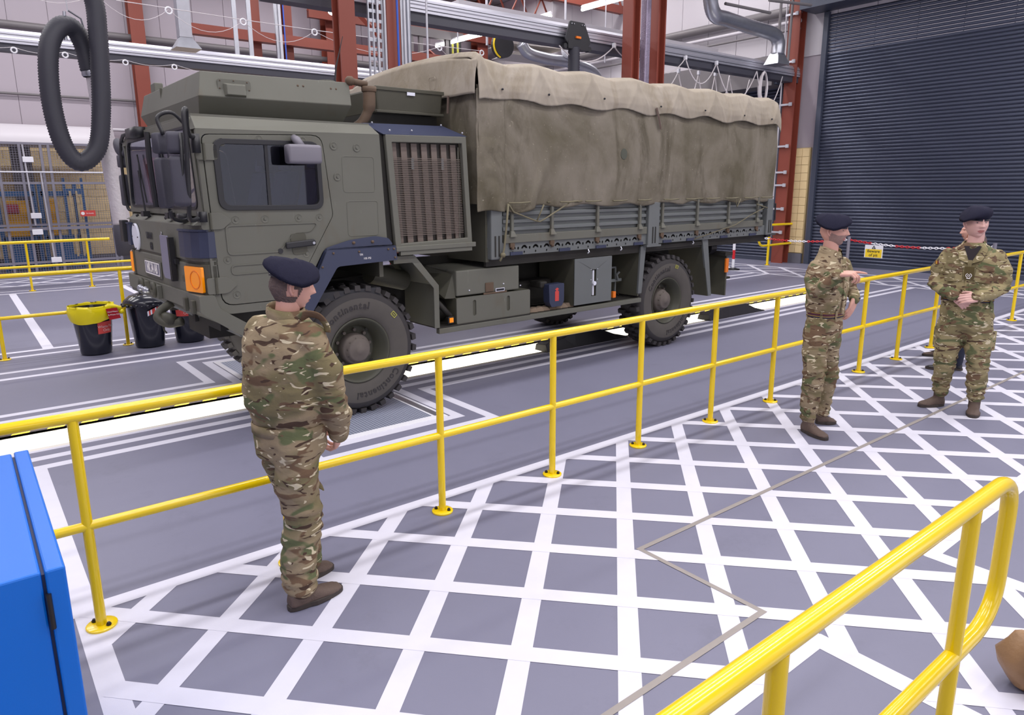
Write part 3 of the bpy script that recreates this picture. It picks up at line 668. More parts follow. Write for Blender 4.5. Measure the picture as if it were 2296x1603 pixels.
# curtain cords with rings
def cord(pts, r, lab, sag=0):
    out = []
    for a_, b_ in zip(pts[:-1], pts[1:]):
        a_, b_ = Vector(a_), Vector(b_)
        for k in range(10):
            f = k/10; p_ = a_.lerp(b_, f); p_.z -= sag*4*f*(1-f); out.append(p_)
    out.append(Vector(pts[-1])); q = MB(); q.tube(out, r, 5); return q.top('guide_cord', 'rope_white', lab, 'cord')
cord([(2.71, 14, 5.29), (3.53, 14, 5.28), (4.83, 14, 5.26), (6.24, 14, 5.25), (7.58, 14, 5.26), (9.21, 14, 5.28), (10.39, 14, 5.3)], .007, 'thin white straight cord running across above the cab')
cord([(1.0, 14, 5.45), (2.4, 14, 5.35), (3.53, 14, 5.26), (4.83, 14, 5.24), (6.24, 14, 5.23), (9.21, 14, 5.26), (10.39, 14, 5.28)], .005, 'thin white sagging cord looping between the white rings', .28)
cord([(.3, 14, 4.42), (1.15, 14, 4.38), (1.85, 14, 4.38), (2.74, 14, 4.35), (3.53, 14, 4.35), (5.0, 14, 4.2)], .004, 'thin grey cord under the left overhead rail', .06)
RINGS = [((3.53, 14, 5.27), 'first'), ((4.83, 14, 5.25), 'second'), ((6.24, 14, 5.24), 'third'), ((9.21, 14, 5.27), 'fourth'), ((10.39, 14, 5.29), 'fifth')]
for (p_, o_) in RINGS:
    q = MB(); q.tube([Vector(p_)+Vector((.055*math.cos(t_), -.01, .055*math.sin(t_)-.03)) for t_ in [2*PI*k/12 for k in range(13)]], .014, 6)
    q.top('cord_ring', 'white', 'white ring on the upper cord, %s from the left' % o_, 'ring', 'rings on the upper cord')
for i, p_ in enumerate(((1.15, 14, 4.36), (1.85, 14, 4.36), (2.74, 14, 4.33), (3.53, 14, 4.33))):
    q = MB(); q.tube([Vector(p_)+Vector((.04*math.cos(t_), -.01, .04*math.sin(t_)-.03)) for t_ in [2*PI*k/10 for k in range(11)]], .012, 6)
    q.top('cord_ring', 'white', 'small white ring under the left rail, %s from the left' % ['first', 'second', 'third', 'fourth'][i], 'ring', 'rings under the left rail')
# festoon cable on rail 2
def festoon(pts, y, sags, lab):
    q = MB()
    for (a_, b_), s in zip(zip(pts[:-1], pts[1:]), sags):
        q.tube([Vector((a_[0]+(b_[0]-a_[0])*f, y, a_[1]+(b_[1]-a_[1])*f-s*4*f*(1-f))) for f in [k/12 for k in range(13)]], .013, 6)
    return q.top('festoon_cable', 'rope_white', lab, 'cable', smooth='all')
P1 = [(9.9, 4.86), (11.45, 5.02), (12.44, 4.96), (13.82, 5.02), (15.0, 5.02), (16.7, 5.0), (17.9, 4.98)]
festoon(P1, 10.78, [.3, .2, .35, .5, .75, .8], 'upper white festoon cable looping under the overhead rail')
P2 = [(13.1, 4.83), (14.25, 4.84), (15.03, 4.87), (15.7, 4.9), (16.3, 4.93), (17.2, 4.9)]
festoon(P2, 11.3, [.45, .65, .7, .75, .7], 'lower white festoon cable looping in front of the small shutter')
for i, (x, z, y) in enumerate([(p_[0], p_[1], 10.78) for p_ in P1[1:5]]+[(p_[0], p_[1], 11.3) for p_ in P2[:4]]):
    q = MB(); q.b2(x-.03, x+.03, y-.03, y+.03, z-.03, z+.06); q.top('cable_clip', 'white', ('upper' if i < 4 else 'lower')+' festoon cable clip, %s from the left' % ['first', 'second', 'third', 'fourth'][i % 4], 'clip', 'festoon cable clips')
q = MB()
for k in range(14):
    w_ = .1+.012*(k % 7); q.tube([Vector((16.95+w_*math.cos(t_)*1.2+.01*k, 10.7+.01*k, 4.62+(.36+.015*(k % 4))*math.sin(t_))) for t_ in [2*PI*j/16 for j in range(17)]], .009, 5)
q.top('coiled_cable', 'rope_white', 'bundle of coiled white cable hung at the end of the rail', 'cable')
# conduit and clips on the red column at the right
q = MB(); q.cyl((18.5, 11.15, .5), (18.5, 11.15, 8.5), .02, n=8); q.top('conduit', 'conduit', 'white conduit running down the red column between the shutters', 'conduit')
for i, z in enumerate((.85, 1.5, 2.15, 2.5, 3.2, 4.3, 5.4, 6.6)):
    q = MB(); q.b2(18.48, 18.53, 10.82, 11.17, z, z+.05); q.b2(18.46, 18.5, 10.80, 10.88, z-.02, z+.07); q.top('pipe_clip', 'conduit', 'steel clip on the red column conduit, %s from the floor' % ['first', 'second', 'third', 'fourth', 'fifth', 'sixth', 'seventh', 'eighth'][i], 'clip', 'conduit clips on the red column')
# ---- left background: cage, racking, canopy
t = thing('wire_cage', 'grey wire mesh cage against the yellow block wall', 'cage', (2.2, 22.6, 0))
for x in (-.3, 1.15, 1.65, 2.12, 2.3, 3.62, 3.74): a = MB(); a.b2(x-.03, x+.03, 22.57, 22.63, 0, 3.42); a.build('post', 'fence', t)
for z in (.3, 1.3, 2.40, 3.42): a = MB(); a.b2(-1.5, 3.78, 22.575, 22.625, z-.03, z+.03); a.build('rail', 'fence', t)
a = MB()
for k in range(88): x = -1.5+k*.06; a.b2(x-.0035, x+.0035, 22.6, 22.607, .02, 3.4)
for k in range(56): z = .03+k*.06; a.b2(-1.5, 3.75, 22.607, 22.614, z-.0035, z+.0035)
wm = a.build('wire_mesh', 'fence', t); wm['kind'] = 'stuff'
a = MB(); a.b2(.9, 3.7, 22.5, 22.56, 1.16, 1.24); a.build('lock_bar', 'fence', t)
icol(1.78, 24.3, 0, 3.6, .48, .3, .03).top('steel_column', 'pipe_grey', 'grey steel column behind the cage mesh', 'column')
for i, (x, z0, z1, lab) in enumerate(((1.76, 1.3, 3.38, 'white conduit dropping down the grey column in the cage'), (2.08, .42, 2.66, 'white conduit dropping to a socket low on the cage'))):
    q = MB(); q.cyl((x-.04, 22.45, z1), (x, 22.45, z0), .022, n=8); q.top('conduit', 'conduit', lab, 'conduit')
q = MB(); q.cyl((-1.5, 22.44, 2.68), (3.7, 22.44, 2.68), .022, n=8); q.top('conduit', 'conduit', 'white conduit running level across the cage', 'conduit')
for i, (x, z, lab) in enumerate(((1.80, 3.0, 'pair of junction boxes high on the cage conduit'), (1.80, 1.55, 'pair of junction boxes halfway down the cage conduit'), (1.78, 1.12, 'small box ending the cage conduit'), (2.12, .36, 'double socket box low on the cage'))):
    q = MB(); q.b2(x-.12, x+.12, 22.4, 22.48, z-.07, z+.07); q.top('junction_box', 'white', lab, 'box', bevel=.01)
for i, (x0, lab) in enumerate(((1.05, 'left bay of blue pallet racking behind the cage'), (2.05, 'right bay of blue pallet racking behind the cage'))):
    t = thing('pallet_rack', lab, 'shelving', (x0, 23.6, 0), group='blue racking bays')
    for x in (x0, x0+.85): a = MB(); a.b2(x-.05, x+.05, 23.5, 23.62, 0, 2.4); a.build('upright', 'rack_blue', t)
    for z in (.12, .9, 2.12): a = MB(); a.b2(x0, x0+.85, 23.5, 23.56, z-.07, z+.07); a.build('beam', 'rack_blue', t)
for i, (x0, x1, z0, z1, m_, lab) in enumerate(((1.15, 1.75, .97, 1.95, 'box_yellow', 'amber crate stacked on the left rack bay'), (1.2, 1.5, 1.6, 1.85, 'box_red', 'red crate on the left rack bay'), (2.14, 2.42, .97, 1.98, 'box_yellow', 'amber crate in the right rack bay'), (1.2, 1.75, .2, .8, 'rack_blue', 'blue crate at the foot of the left rack bay'), (2.2, 2.6, .2, .8, 'rack_blue', 'blue crate at the foot of the right rack bay'))):
    q = MB(); q.b2(x0, x1, 23.3 if m_ == 'box_red' else 23.36, 23.48, z0, z1); q.top('crate', m_, lab, 'crate', bevel=.02)
t = thing('slatted_pallet', 'tall blue frame with wooden slats leaning right of the racking', 'pallet', (2.85, 23.5, 0))
for x in (2.6, 3.05): a = MB(); a.b2(x, x+.07, 23.45, 23.5, .02, 2.55); a.build('upright', 'rack_blue', t)
for z in (.25, 2.1): a = MB(); a.b2(2.6, 3.12, 23.46, 23.5, z, z+.16); a.build('crossbar', 'rack_blue', t)
for x in (2.74, 2.9): a = MB(); a.b2(x, x+.05, 23.44, 23.47, .35, 2.2); a.build('slat', 'block', t)
t = thing('wall_sign', 'red sign with white lettering on the yellow block wall', 'sign', (3.15, 22.5, 1.5))
a = MB(); a.b2(2.84, 3.21, 22.52, 22.55, 1.5, 1.66); a.build('board', 'label_red', t)
a = MB(); add_text(a, 'Fire Assembly', .052, (3.075, 22.515, 1.58), (1, 0, 0), (0, 0, 1), sx=.62); a.build('lettering', 'label_txt', t)
a = MB(); a.cyl((2.90, 22.515, 1.58), (2.90, 22.52, 1.58), .045, n=16); a.build('symbol', 'label_txt', t)
a = MB(); rs = []
for x in (-2.5, 3.9): rs.append([Vector((x, 23.6-1.0*math.cos(t_), 3.42+.55*math.sin(t_))) for t_ in [PI*k/14 for k in range(15)]])
a.rings(rs); a.top('canopy', 'panel_white', 'white curved canopy roof on top of the cage', 'canopy', smooth=True)
for i, x in enumerate((1.45, 2.2, 3.05, 3.65)):
    q = MB(); q.b2(x-.03, x+.03, 24.5, 24.7, 3.72, 4.0); q.ball((x, 24.6, 3.95), .07, 6); q.top('pipe_bracket', 'steel', 'bracket under the white back wall pipe, %s from the left' % ['first', 'second', 'third', 'fourth'][i], 'bracket', 'white pipe brackets')
# ================================================================== RAILINGS, BINS, BARRIER, CABINET, BAG
def flange(c, rt, parent, r=.070):
    a = MB(); a.lathe([(0, 0.001), (r, .001), (r, .010), (r-.004, .013), (.02, .013)], (c[0], c[1], 0), n=24); f = a.build('base_flange', 'yellow', parent, smooth=True)
    for s in (-1, 1):
        b = MB(); x, y = c[0]+s*.045*math.cos(rt), c[1]+s*.045*math.sin(rt)
        b.cyl((x, y, .012), (x, y, .022), .012, n=6); b.ball((x, y, .022), .010, 5); b.build('bolt', 'bolt', f)
def post(c, z, t, r=.024, rt=2.2):
    a = MB(); a.tube([(c[0], c[1], .008), (c[0], c[1], z)], r, 16); p = a.build('post', 'yellow', t, smooth=True); flange(c, rt, p); return p
t = thing('railing', 'long yellow double-bar railing between the chevron floor and the truck lane', 'railing', (5, 3.62, 0))
XS = [-.70, .3135, 1.2749, 2.315, 3.2931, 4.2501, 5.2328, 6.2174, 7.13, 8.0462, 9.0152, 10.0333, 11.05, 12.07, 13.0948, 14.1, 15.1]
a = MB(); a.tube([(-1.5, 3.62, 1.074), (15.3, 3.62, 1.074)], .0265, 18); a.build('top_rail', 'yellow', t, smooth=True)
a = MB(); a.tube([(-1.5, 3.62, .5323), (15.3, 3.62, .5323)], .0235, 18); a.build('mid_rail', 'yellow', t, smooth=True)
for x in XS: post((x, 3.62), 1.06, t)
# front railing with closed end
t = thing('railing', 'near yellow railing with a rounded end at the bottom right corner', 'railing', (1.3, .70, 0))
end = [(-1.5, .70, 1.09)]+[(2.66, .70, 1.09)]+[tuple(p) for p in arc_pts((2.66, .70, 1.09), (2.80, .70, 1.09), (2.80, .70, .95))]+[tuple(p) for p in arc_pts((2.80, .70, .72), (2.80, .70, .56), (2.62, .70, .545))]+[(-1.5, .70, .545)]
a = MB(); a.tube(end, .0265, 18); a.build('end_loop', 'yellow', t, smooth=True)
for x in (.25, 1.315, 2.445): post((x, .70), 1.075, t, rt=.5)
# far side railings
t = thing('railing', 'yellow railing behind the bins on the far side of the lane', 'railing', (1, 10.82, 0))
a = MB(); a.tube([(-4, 10.82, 1.075), (4.4, 10.82, 1.075)], .029, 14); a.build('top_rail', 'yellow', t, smooth=True)
a = MB(); a.tube([(-4, 10.82, .54), (4.4, 10.82, .54)], .024, 14); a.build('mid_rail', 'yellow', t, smooth=True)
for x in (-1.1, .30, 1.74, 3.2): post((x, 10.82), 1.06, t, rt=.3)
t = thing('railing', 'yellow railing in front of the wire cage, farthest one at the left', 'railing', (0, 18.5, 0))
a = MB(); a.tube([(-4, 18.5, 1.075), (2.85, 18.5, 1.075)], .034, 12); a.build('top_rail', 'yellow', t, smooth=True)
a = MB(); a.tube([(-4, 18.5, .54), (3.6, 18.5, .54)], .028, 12); a.build('mid_rail', 'yellow', t, smooth=True)
for x in (-1.1, .02, 1.21, 2.38): post((x, 18.5), 1.06, t, rt=0)
t = thing('railing', 'short yellow railing by the column between the roller shutters', 'railing', (18.3, 10.8, 0))
a = MB(); a.tube([(19.3, 10.75, 1.10), (17.82, 10.82, 1.10), (17.80, 10.82, 1.06)], .034, 12); a.build('top_rail', 'yellow', t, smooth=True)
a = MB(); a.tube([(19.0, 10.75, .56), (17.8, 10.82, .54)]+[tuple(p) for p in arc_pts((17.62, 10.82, .54), (17.42, 10.84, .55), (17.42, 10.84, .76))]+[(17.42, 10.84, .80)], .032, 12); a.build('mid_rail', 'yellow', t, smooth=True)
for x in (17.85, 18.95): post((x, 10.8), 1.08, t, r=.034)
t = thing('railing', 'yellow railing glimpsed under the rear of the truck', 'railing', (14.6, 11.2, 0))
a = MB(); a.tube([(12, 11.35, 1.08), (14.9, 11.35, 1.08)]+[tuple(p) for p in arc_pts((14.95, 11.35, 1.08), (15.2, 11.35, 1.05), (15.2, 11.35, .8))]+[tuple(p) for p in arc_pts((15.2, 11.35, .75), (15.15, 11.35, .56), (14.8, 11.35, .55))], .034, 12); a.build('end_loop', 'yellow', t, smooth=True)
for x in (13.2, 14.75): post((x, 11.35), 1.06, t, r=.03)
# bins
def bin_body(c, h=.60, rb=.185, rt=.255, name='body', par=None):
    a = MB(); a.lathe([(0, .002), (rb-.02, .002), (rb, .02), (rt-.01, h), (rt+.012, h+.005), (rt+.012, h+.025), (rt-.012, h+.025), (rb-.02, .03)], (c[0], c[1], 0), n=40); return a.build(name, 'bin', par, smooth=True)
BIN = [((1.30, 10.50), 'black bin with a yellow bag liner', 1), ((1.97, 10.53), 'black bin with a domed lid taped red and white', 2), ((2.50, 10.53), 'black bin with a red label beneath the truck bumper', 3), ((3.04, 10.62), 'black bin mostly hidden behind the soldier and bumper', 4)]
def bin_label(par, c, ang, z0, z1, rz, half, m='label_red', n=8, tilt=0):
    a = MB(); vs = []
    for k in range(n+1):
        f = k/n; th = ang-half+2*half*f
        for z in (z0+tilt*f, z1+tilt*f):
            r = rz(z)+.006; vs.append((c[0]+r*math.cos(th), c[1]+r*math.sin(th), z))
    a.add(vs, [(2*i, 2*i+2, 2*i+3, 2*i+1) for i in range(n)]); return a.build('label', m, par)
def curved_text(par, c, ang, z, rz, txt, size, tilt=0):
    vs, fs = text_geo(txt, size); a = MB()
    out = []
    for p in vs:
        r = rz(z)+.010; th = ang+p.x/r; out.append((c[0]+r*math.cos(th), c[1]+r*math.sin(th), z+p.y+p.x*tilt))
    a.add(out, fs); return a.build('lettering', 'label_txt', par)
for (c, lab, k) in BIN:
    t = thing('bin', lab, 'bin', (c[0], c[1], 0)); b = bin_body(c, par=t)
    rz = lambda z: .185+.07*z/.6
    cam_ang = math.atan2(-c[1], -c[0])
    if k == 1:
        lg = bin_label(b, c, cam_ang+.62, .29, .45, rz, .42); curved_text(b, c, cam_ang+.68, .385, rz, 'Waste Fuel', .05); curved_text(b, c, cam_ang+.68, .335, rz, 'Only', .05)
        a = MB(); rs = []; n = 60
        for j, (rr, zz) in enumerate(((.225, .56), (.262, .60), (.272, .645), (.264, .66), (.278, .63), (.285, .585), (.275, .52), (.26, .47))):
            ring = []
            for i in range(n):
                th = 2*PI*i/n; dz = 0
                nz = noise.noise(Vector((math.cos(th)*3, math.sin(th)*3, j*.9)))
                if j >= 5: dz = -(j-4)*.028*(.2+1.1*max(0, math.cos(th-cam_ang+.35)))+.07*(j-4)/3
                r = rr+.012*nz+(.03*math.exp(-((th-cam_ang-1.0+PI) % (2*PI)-PI)**2/.05) if j > 2 else 0)
                ring.append(Vector((c[0]+r*math.cos(th), c[1]+r*math.sin(th), zz+dz+.012*nz+(.03*math.exp(-((th-cam_ang-1.2+PI) % (2*PI)-PI)**2/.2) if 1 < j < 6 else 0))))
            rs.append(ring)
        a.rings(rs, caps=False); a.build('bag_liner', 'bag_yellow', t, smooth='all')
        a = MB(); pth = [(c[0]+.16, c[1]-.20, .655), (c[0]+.24, c[1]-.20, .63), (c[0]+.30, c[1]-.17, .605), (c[0]+.325, c[1]-.16, .57)]
        a.tube(pth, [.03, .035, .03, .02], 8); a.ball((c[0]+.325, c[1]-.165, .555), .035, 6); a.build('bag_knot', 'bag_yellow', t, smooth='all')
        a = MB(); a.hexa([(c[0]+.16, c[1]-.275, .47), (c[0]+.30, c[1]-.245, .48), (c[0]+.30, c[1]-.24, .48), (c[0]+.16, c[1]-.27, .47), (c[0]+.13, c[1]-.27, .62), (c[0]+.27, c[1]-.235, .62), (c[0]+.27, c[1]-.23, .62), (c[0]+.13, c[1]-.265, .62)]); tg = a.build('tag', 'label_dark', t)
        a = MB(); add_text(a, 'Used Filters', .026, (c[0]+.208, c[1]-.262, .575), (.98, .2, 0), (-.2, 0, .98)); add_text(a, '& Waste Oil', .026, (c[0]+.215, c[1]-.262, .535), (.98, .2, 0), (-.2, 0, .98)); a.build('tag_lettering', 'label_txt', tg)
    if k == 2:
        a = MB(); a.lathe([(.285, .59), (.292, .62), (.275, .66), (.20, .72), (.10, .755), (0, .762)], (c[0], c[1], 0), n=40); a.build('lid', 'bin', t, smooth=True)
        a = MB(); a.b2(c[0]-.075, c[0]+.065, c[1]-.025, c[1]+.025, .745, .81); a.build('lid_handle', 'bin', t, bevel=.012)
        a = MB()
        for i in range(26):
            th = 2*PI*i/26; a.ball((c[0]+.288*math.cos(th), c[1]+.288*math.sin(th), .60+.008*math.sin(i*2.3)), .02+.005*math.sin(i*1.7), 5)
        a.build('lid_clips', 'bin', t, smooth='all')
        vs = []; a = MB(); n = 12
        for i in range(n+1):
            th = cam_ang+.02+i*.075; z = .46+i*.0085
            for dz in (0, .065): vs.append((c[0]+.268*math.cos(th), c[1]+.268*math.sin(th), z+dz))
        for i in range(n): a.add([vs[2*i], vs[2*i+2], vs[2*i+3], vs[2*i+1]], [(0, 1, 2, 3)], 1 if i in (0, 2, 5) else 0)
        a.build('tape', ['label_red', 'plate_white'], t)
    if k == 3:
        a = MB(); a.lathe([(.262, .61), (.268, .635), (.24, .65), (0, .66)], (c[0], c[1], 0), n=40); a.build('lid', 'bin', t, smooth=True)
        bin_label(b, c, cam_ang-.05, .40, .57, rz, .62); curved_text(b, c, cam_ang-.02, .505, rz, 'Clean Rags', .052); curved_text(b, c, cam_ang-.02, .445, rz, 'Only', .052)
    if k == 4:
        a = MB(); a.lathe([(.262, .61), (.268, .635), (.24, .65), (0, .66)], (c[0], c[1], 0), n=40); a.build('lid', 'bin', t, smooth=True)
q = MB(); q.ball((2.16, 10.9, .03), .05, 8, sc_=(1, .7, .6)); q.top('yellow_stud', 'yellow', 'small yellow floor stud between two black bins', 'stud')
# chain barrier
posts = [((16.11, 10.72), 'striped white and red post behind the tail of the truck', 1), ((16.1, 7.75), 'grey barrier post beside the speaking soldier', 0), ((16.1, 4.9), 'grey barrier post hidden behind the clasped-hands soldier', 0)]
for (c, lab, kd) in posts:
    t = thing('barrier_post', lab, 'post', (c[0], c[1], 0))
    a = MB(); a.lathe([(0, .002), (.17, .002), (.17, .03), (.04, .06)], (c[0], c[1], 0), n=20); a.build('base', 'black', t)
    a = MB(); z = .05; k = 0
    while z < 1.0:
        z2 = min(1.0, z+.235); a.cyl((c[0], c[1], z), (c[0], c[1], z2), .036, n=14, mi=(k % 2 if kd else 0)); z = z2; k += 1
    a.build('shaft', ['white' if kd else 'fence', 'red'], t, smooth=True)
def chain(p0, p1, sag, name_lab):
    p0, p1 = Vector(p0), Vector(p1); n = int((p1-p0).length/.055); a = MB()
    for k in range(n):
        f = (k+.5)/n; c = p0.lerp(p1, f)-Vector((0, 0, sag*4*f*(1-f))); f2 = (k+.6)/n
        d = ((p0.lerp(p1, f2)-Vector((0, 0, sag*4*f2*(1-f2))))-c).normalized()
        s = d.cross(Vector((0, 0, 1))).normalized(); u_ = s.cross(d); n_ = s if k % 2 else u_
        a.tube([c+d*.036*math.cos(t_)+n_*.02*math.sin(t_) for t_ in [2*PI*j/8 for j in range(9)]], .009, 4, mi=(k//9) % 2)
    ob = a.top('barrier_chain', ['red', 'white'], name_lab, 'chain'); return ob
chain((16.11, 10.72, .98), (16.1, 7.75, .93), .12, 'red and white chain from the striped post to the grey post')
chain((16.1, 7.75, .93), (16.1, 4.9, .93), .10, 'red and white chain with the hanging yellow warning sign')
chain((16.11, 10.72, .98), (16.1, 13.3, .98), .03, 'red and white chain running behind the truck tail')
t = thing('warning_sign', 'yellow and white hanging sign that the soldier points towards', 'sign', (16.05, 7.2, .5))
def on(y0, y1, z0, z1, x, m, nm, par): a = MB(); a.b2(x-.003, x, y0, y1, z0, z1); return a.build(nm, m, par)
on(6.97, 7.36, .56, .84, 16.06, 'white', 'board', t); pn = on(6.99, 7.34, .57, .75, 16.055, 'tape_yellow', 'panel', t)
a = MB(); add_text(a, 'Beware', .088, (16.05, 7.165, .705), (0, -1, 0), (0, 0, 1), bold=.001); add_text(a, 'of pit', .088, (16.05, 7.165, .62), (0, -1, 0), (0, 0, 1), bold=.001); a.build('lettering', 'ink', t)
a = MB(); a.plate([(-.045, 0), (.045, 0), (0, .075)], [[(-.02, .012), (0, .045), (.02, .012)]], (16.052, 7.165, .757), (0, -1, 0), (0, 0, 1), .002); a.build('symbol', 'ink', t)
# blue cabinet
t = thing('cabinet', 'bright blue metal cabinet at the lower left corner', 'cabinet', (-.25, 2.3, 0))
BZ = 1.12
a = MB(); a.b2(-.75, .058, 2.02, 3.10, .02, BZ); a.build('body', 'blue', t, bevel=.006)
a = MB(); a.hexa([(.0655, 2.012, .03), (.112, 2.012, .03), (.112, 3.10, .03), (.0655, 3.10, .03), (.0655, 2.012, BZ+.004), (.112, 2.012, BZ+.004), (.112, 3.10, BZ+.004), (.0655, 3.10, BZ+.004)]); a.build('door', 'blue', t, bevel=.006)
a = MB(); a.b2(.056, .07, 2.03, 3.08, .05, BZ-.012); a.build('seal', 'blue_dark', t)
a = MB(); a.cyl((.066, 2.010, BZ-.16), (.066, 2.010, BZ-.06), .007, n=8); a.build('hinge', 'bolt', t)
a = MB(); a.b2(-.72, .06, 2.05, 3.08, 0, .03); a.build('plinth', 'blue_dark', t)
# tan leather bag
t = thing('handbag', 'tan leather bag at the right edge of the picture', 'bag', (3.30, .72, 0))
bx, by = 3.285, .715; ux = Vector((math.cos(-.66), math.sin(-.66), 0)); uy = Vector((-ux.y, ux.x, 0))
def bagp(u_, d_, z): return Vector((bx, by, 0))+ux*u_+uy*d_+Vector((0, 0, z))
a = MB(); rs = []
for z, w0, w1, dd in ((.002, .03, .36, .05), (.03, -.01, .40, .075), (.10, -.055, .43, .09), (.165, -.075, .44, .085), (.215, -.035, .42, .06), (.255, -.02, .40, .035), (.265, 0, .38, .01)):
    rs.append([bagp((w0+w1)/2+(w1-w0)/2*math.copysign(abs(math.cos(t_))**.6, math.cos(t_)), dd*math.copysign(abs(math.sin(t_))**.7, math.sin(t_)), z+.006*math.sin(5*t_)) for t_ in [2*PI*k/32 for k in range(32)]])
a.rings(rs); a.build('body', 'leather', t, smooth='all')
a = MB(); a.tube([bagp(-.01, -.088, .19), bagp(.1, -.097, .185), (bagp(.4, -.09, .185))], .014, 8, flat=.4, up=(0, 0, 1)); a.build('belt', 'leather_dark', t, smooth='all')
a = MB(); a.tube([bagp(.0, -.095, .19), bagp(.0, -.1, .08), bagp(.02, -.098, .06), bagp(.035, -.1, .08), bagp(.035, -.1, .19)], .007, 6); a.build('strap_tab', 'leather_dark', t, smooth='all')
a = MB(); a.tube(smooth_path([bagp(.03, 0, .25), bagp(.10, 0, .34), bagp(.22, 0, .38), bagp(.33, 0, .34), bagp(.38, 0, .25)], 6), .012, 8); a.build('handle', 'leather_dark', t, smooth='all')
a = MB(); a.tube([bagp(-.012+.012*math.cos(t_), -.08, .215+.014*math.sin(t_)) for t_ in [2*PI*k/10 for k in range(11)]], .003, 5); a.build('ring', 'steel', t)
# ================================================================== TRUCK  (local frame: x back, y into the hall, z up)
TR = thing('truck', 'olive green army truck with canvas load cover standing over the inspection pit', 'truck', (2.88, 5.82, 0), .02, local=True)
X_, Y_, Z_ = (1, 0, 0), (0, 1, 0), (0, 0, 1)
WID = 2.44
def side_plate(outer, holes, v, th, name, m, par=TR, bevel=0, **k):
    a = MB(); a.plate(outer, holes, (0, v, 0), X_, Z_, th); return a.build(name, m, par, bevel=bevel, **k)
# ---- cab
cab_out = round_poly([(-1.325, 2.565), (.262, 2.585), (.30, 1.62), (-.33, 1.60), (-.62, 1.115), (-1.22, 1.115), (-1.30, 1.21)], [.01, .01, .02, .05, .03, .08, .02])
door_out = round_poly([(-1.285, 2.52), (-.30, 2.55), (-.235, 1.88), (-.53, 1.41), (-.64, 1.19), (-1.24, 1.19)], [.06, .09, .03, .04, .06, .10])
def inset(poly, d):
    c = Vector((sum(p[0] for p in poly)/len(poly), sum(p[1] for p in poly)/len(poly)))
    return [((p[0]-c.x)*(1-d/max(.1, abs(p[0]-c.x)+.3))+c.x, (p[1]-c.y)*(1-d/max(.1, abs(p[1]-c.y)+.3))+c.y) for p in poly]
win_out = round_poly([(-1.215, 2.495), (-.325, 2.50), (-.315, 1.935), (-1.20, 1.945)], .09, 5)
win_hole = round_poly([(-1.165, 2.455), (-.365, 2.46), (-.355, 1.975), (-1.155, 1.985)], .06, 5)
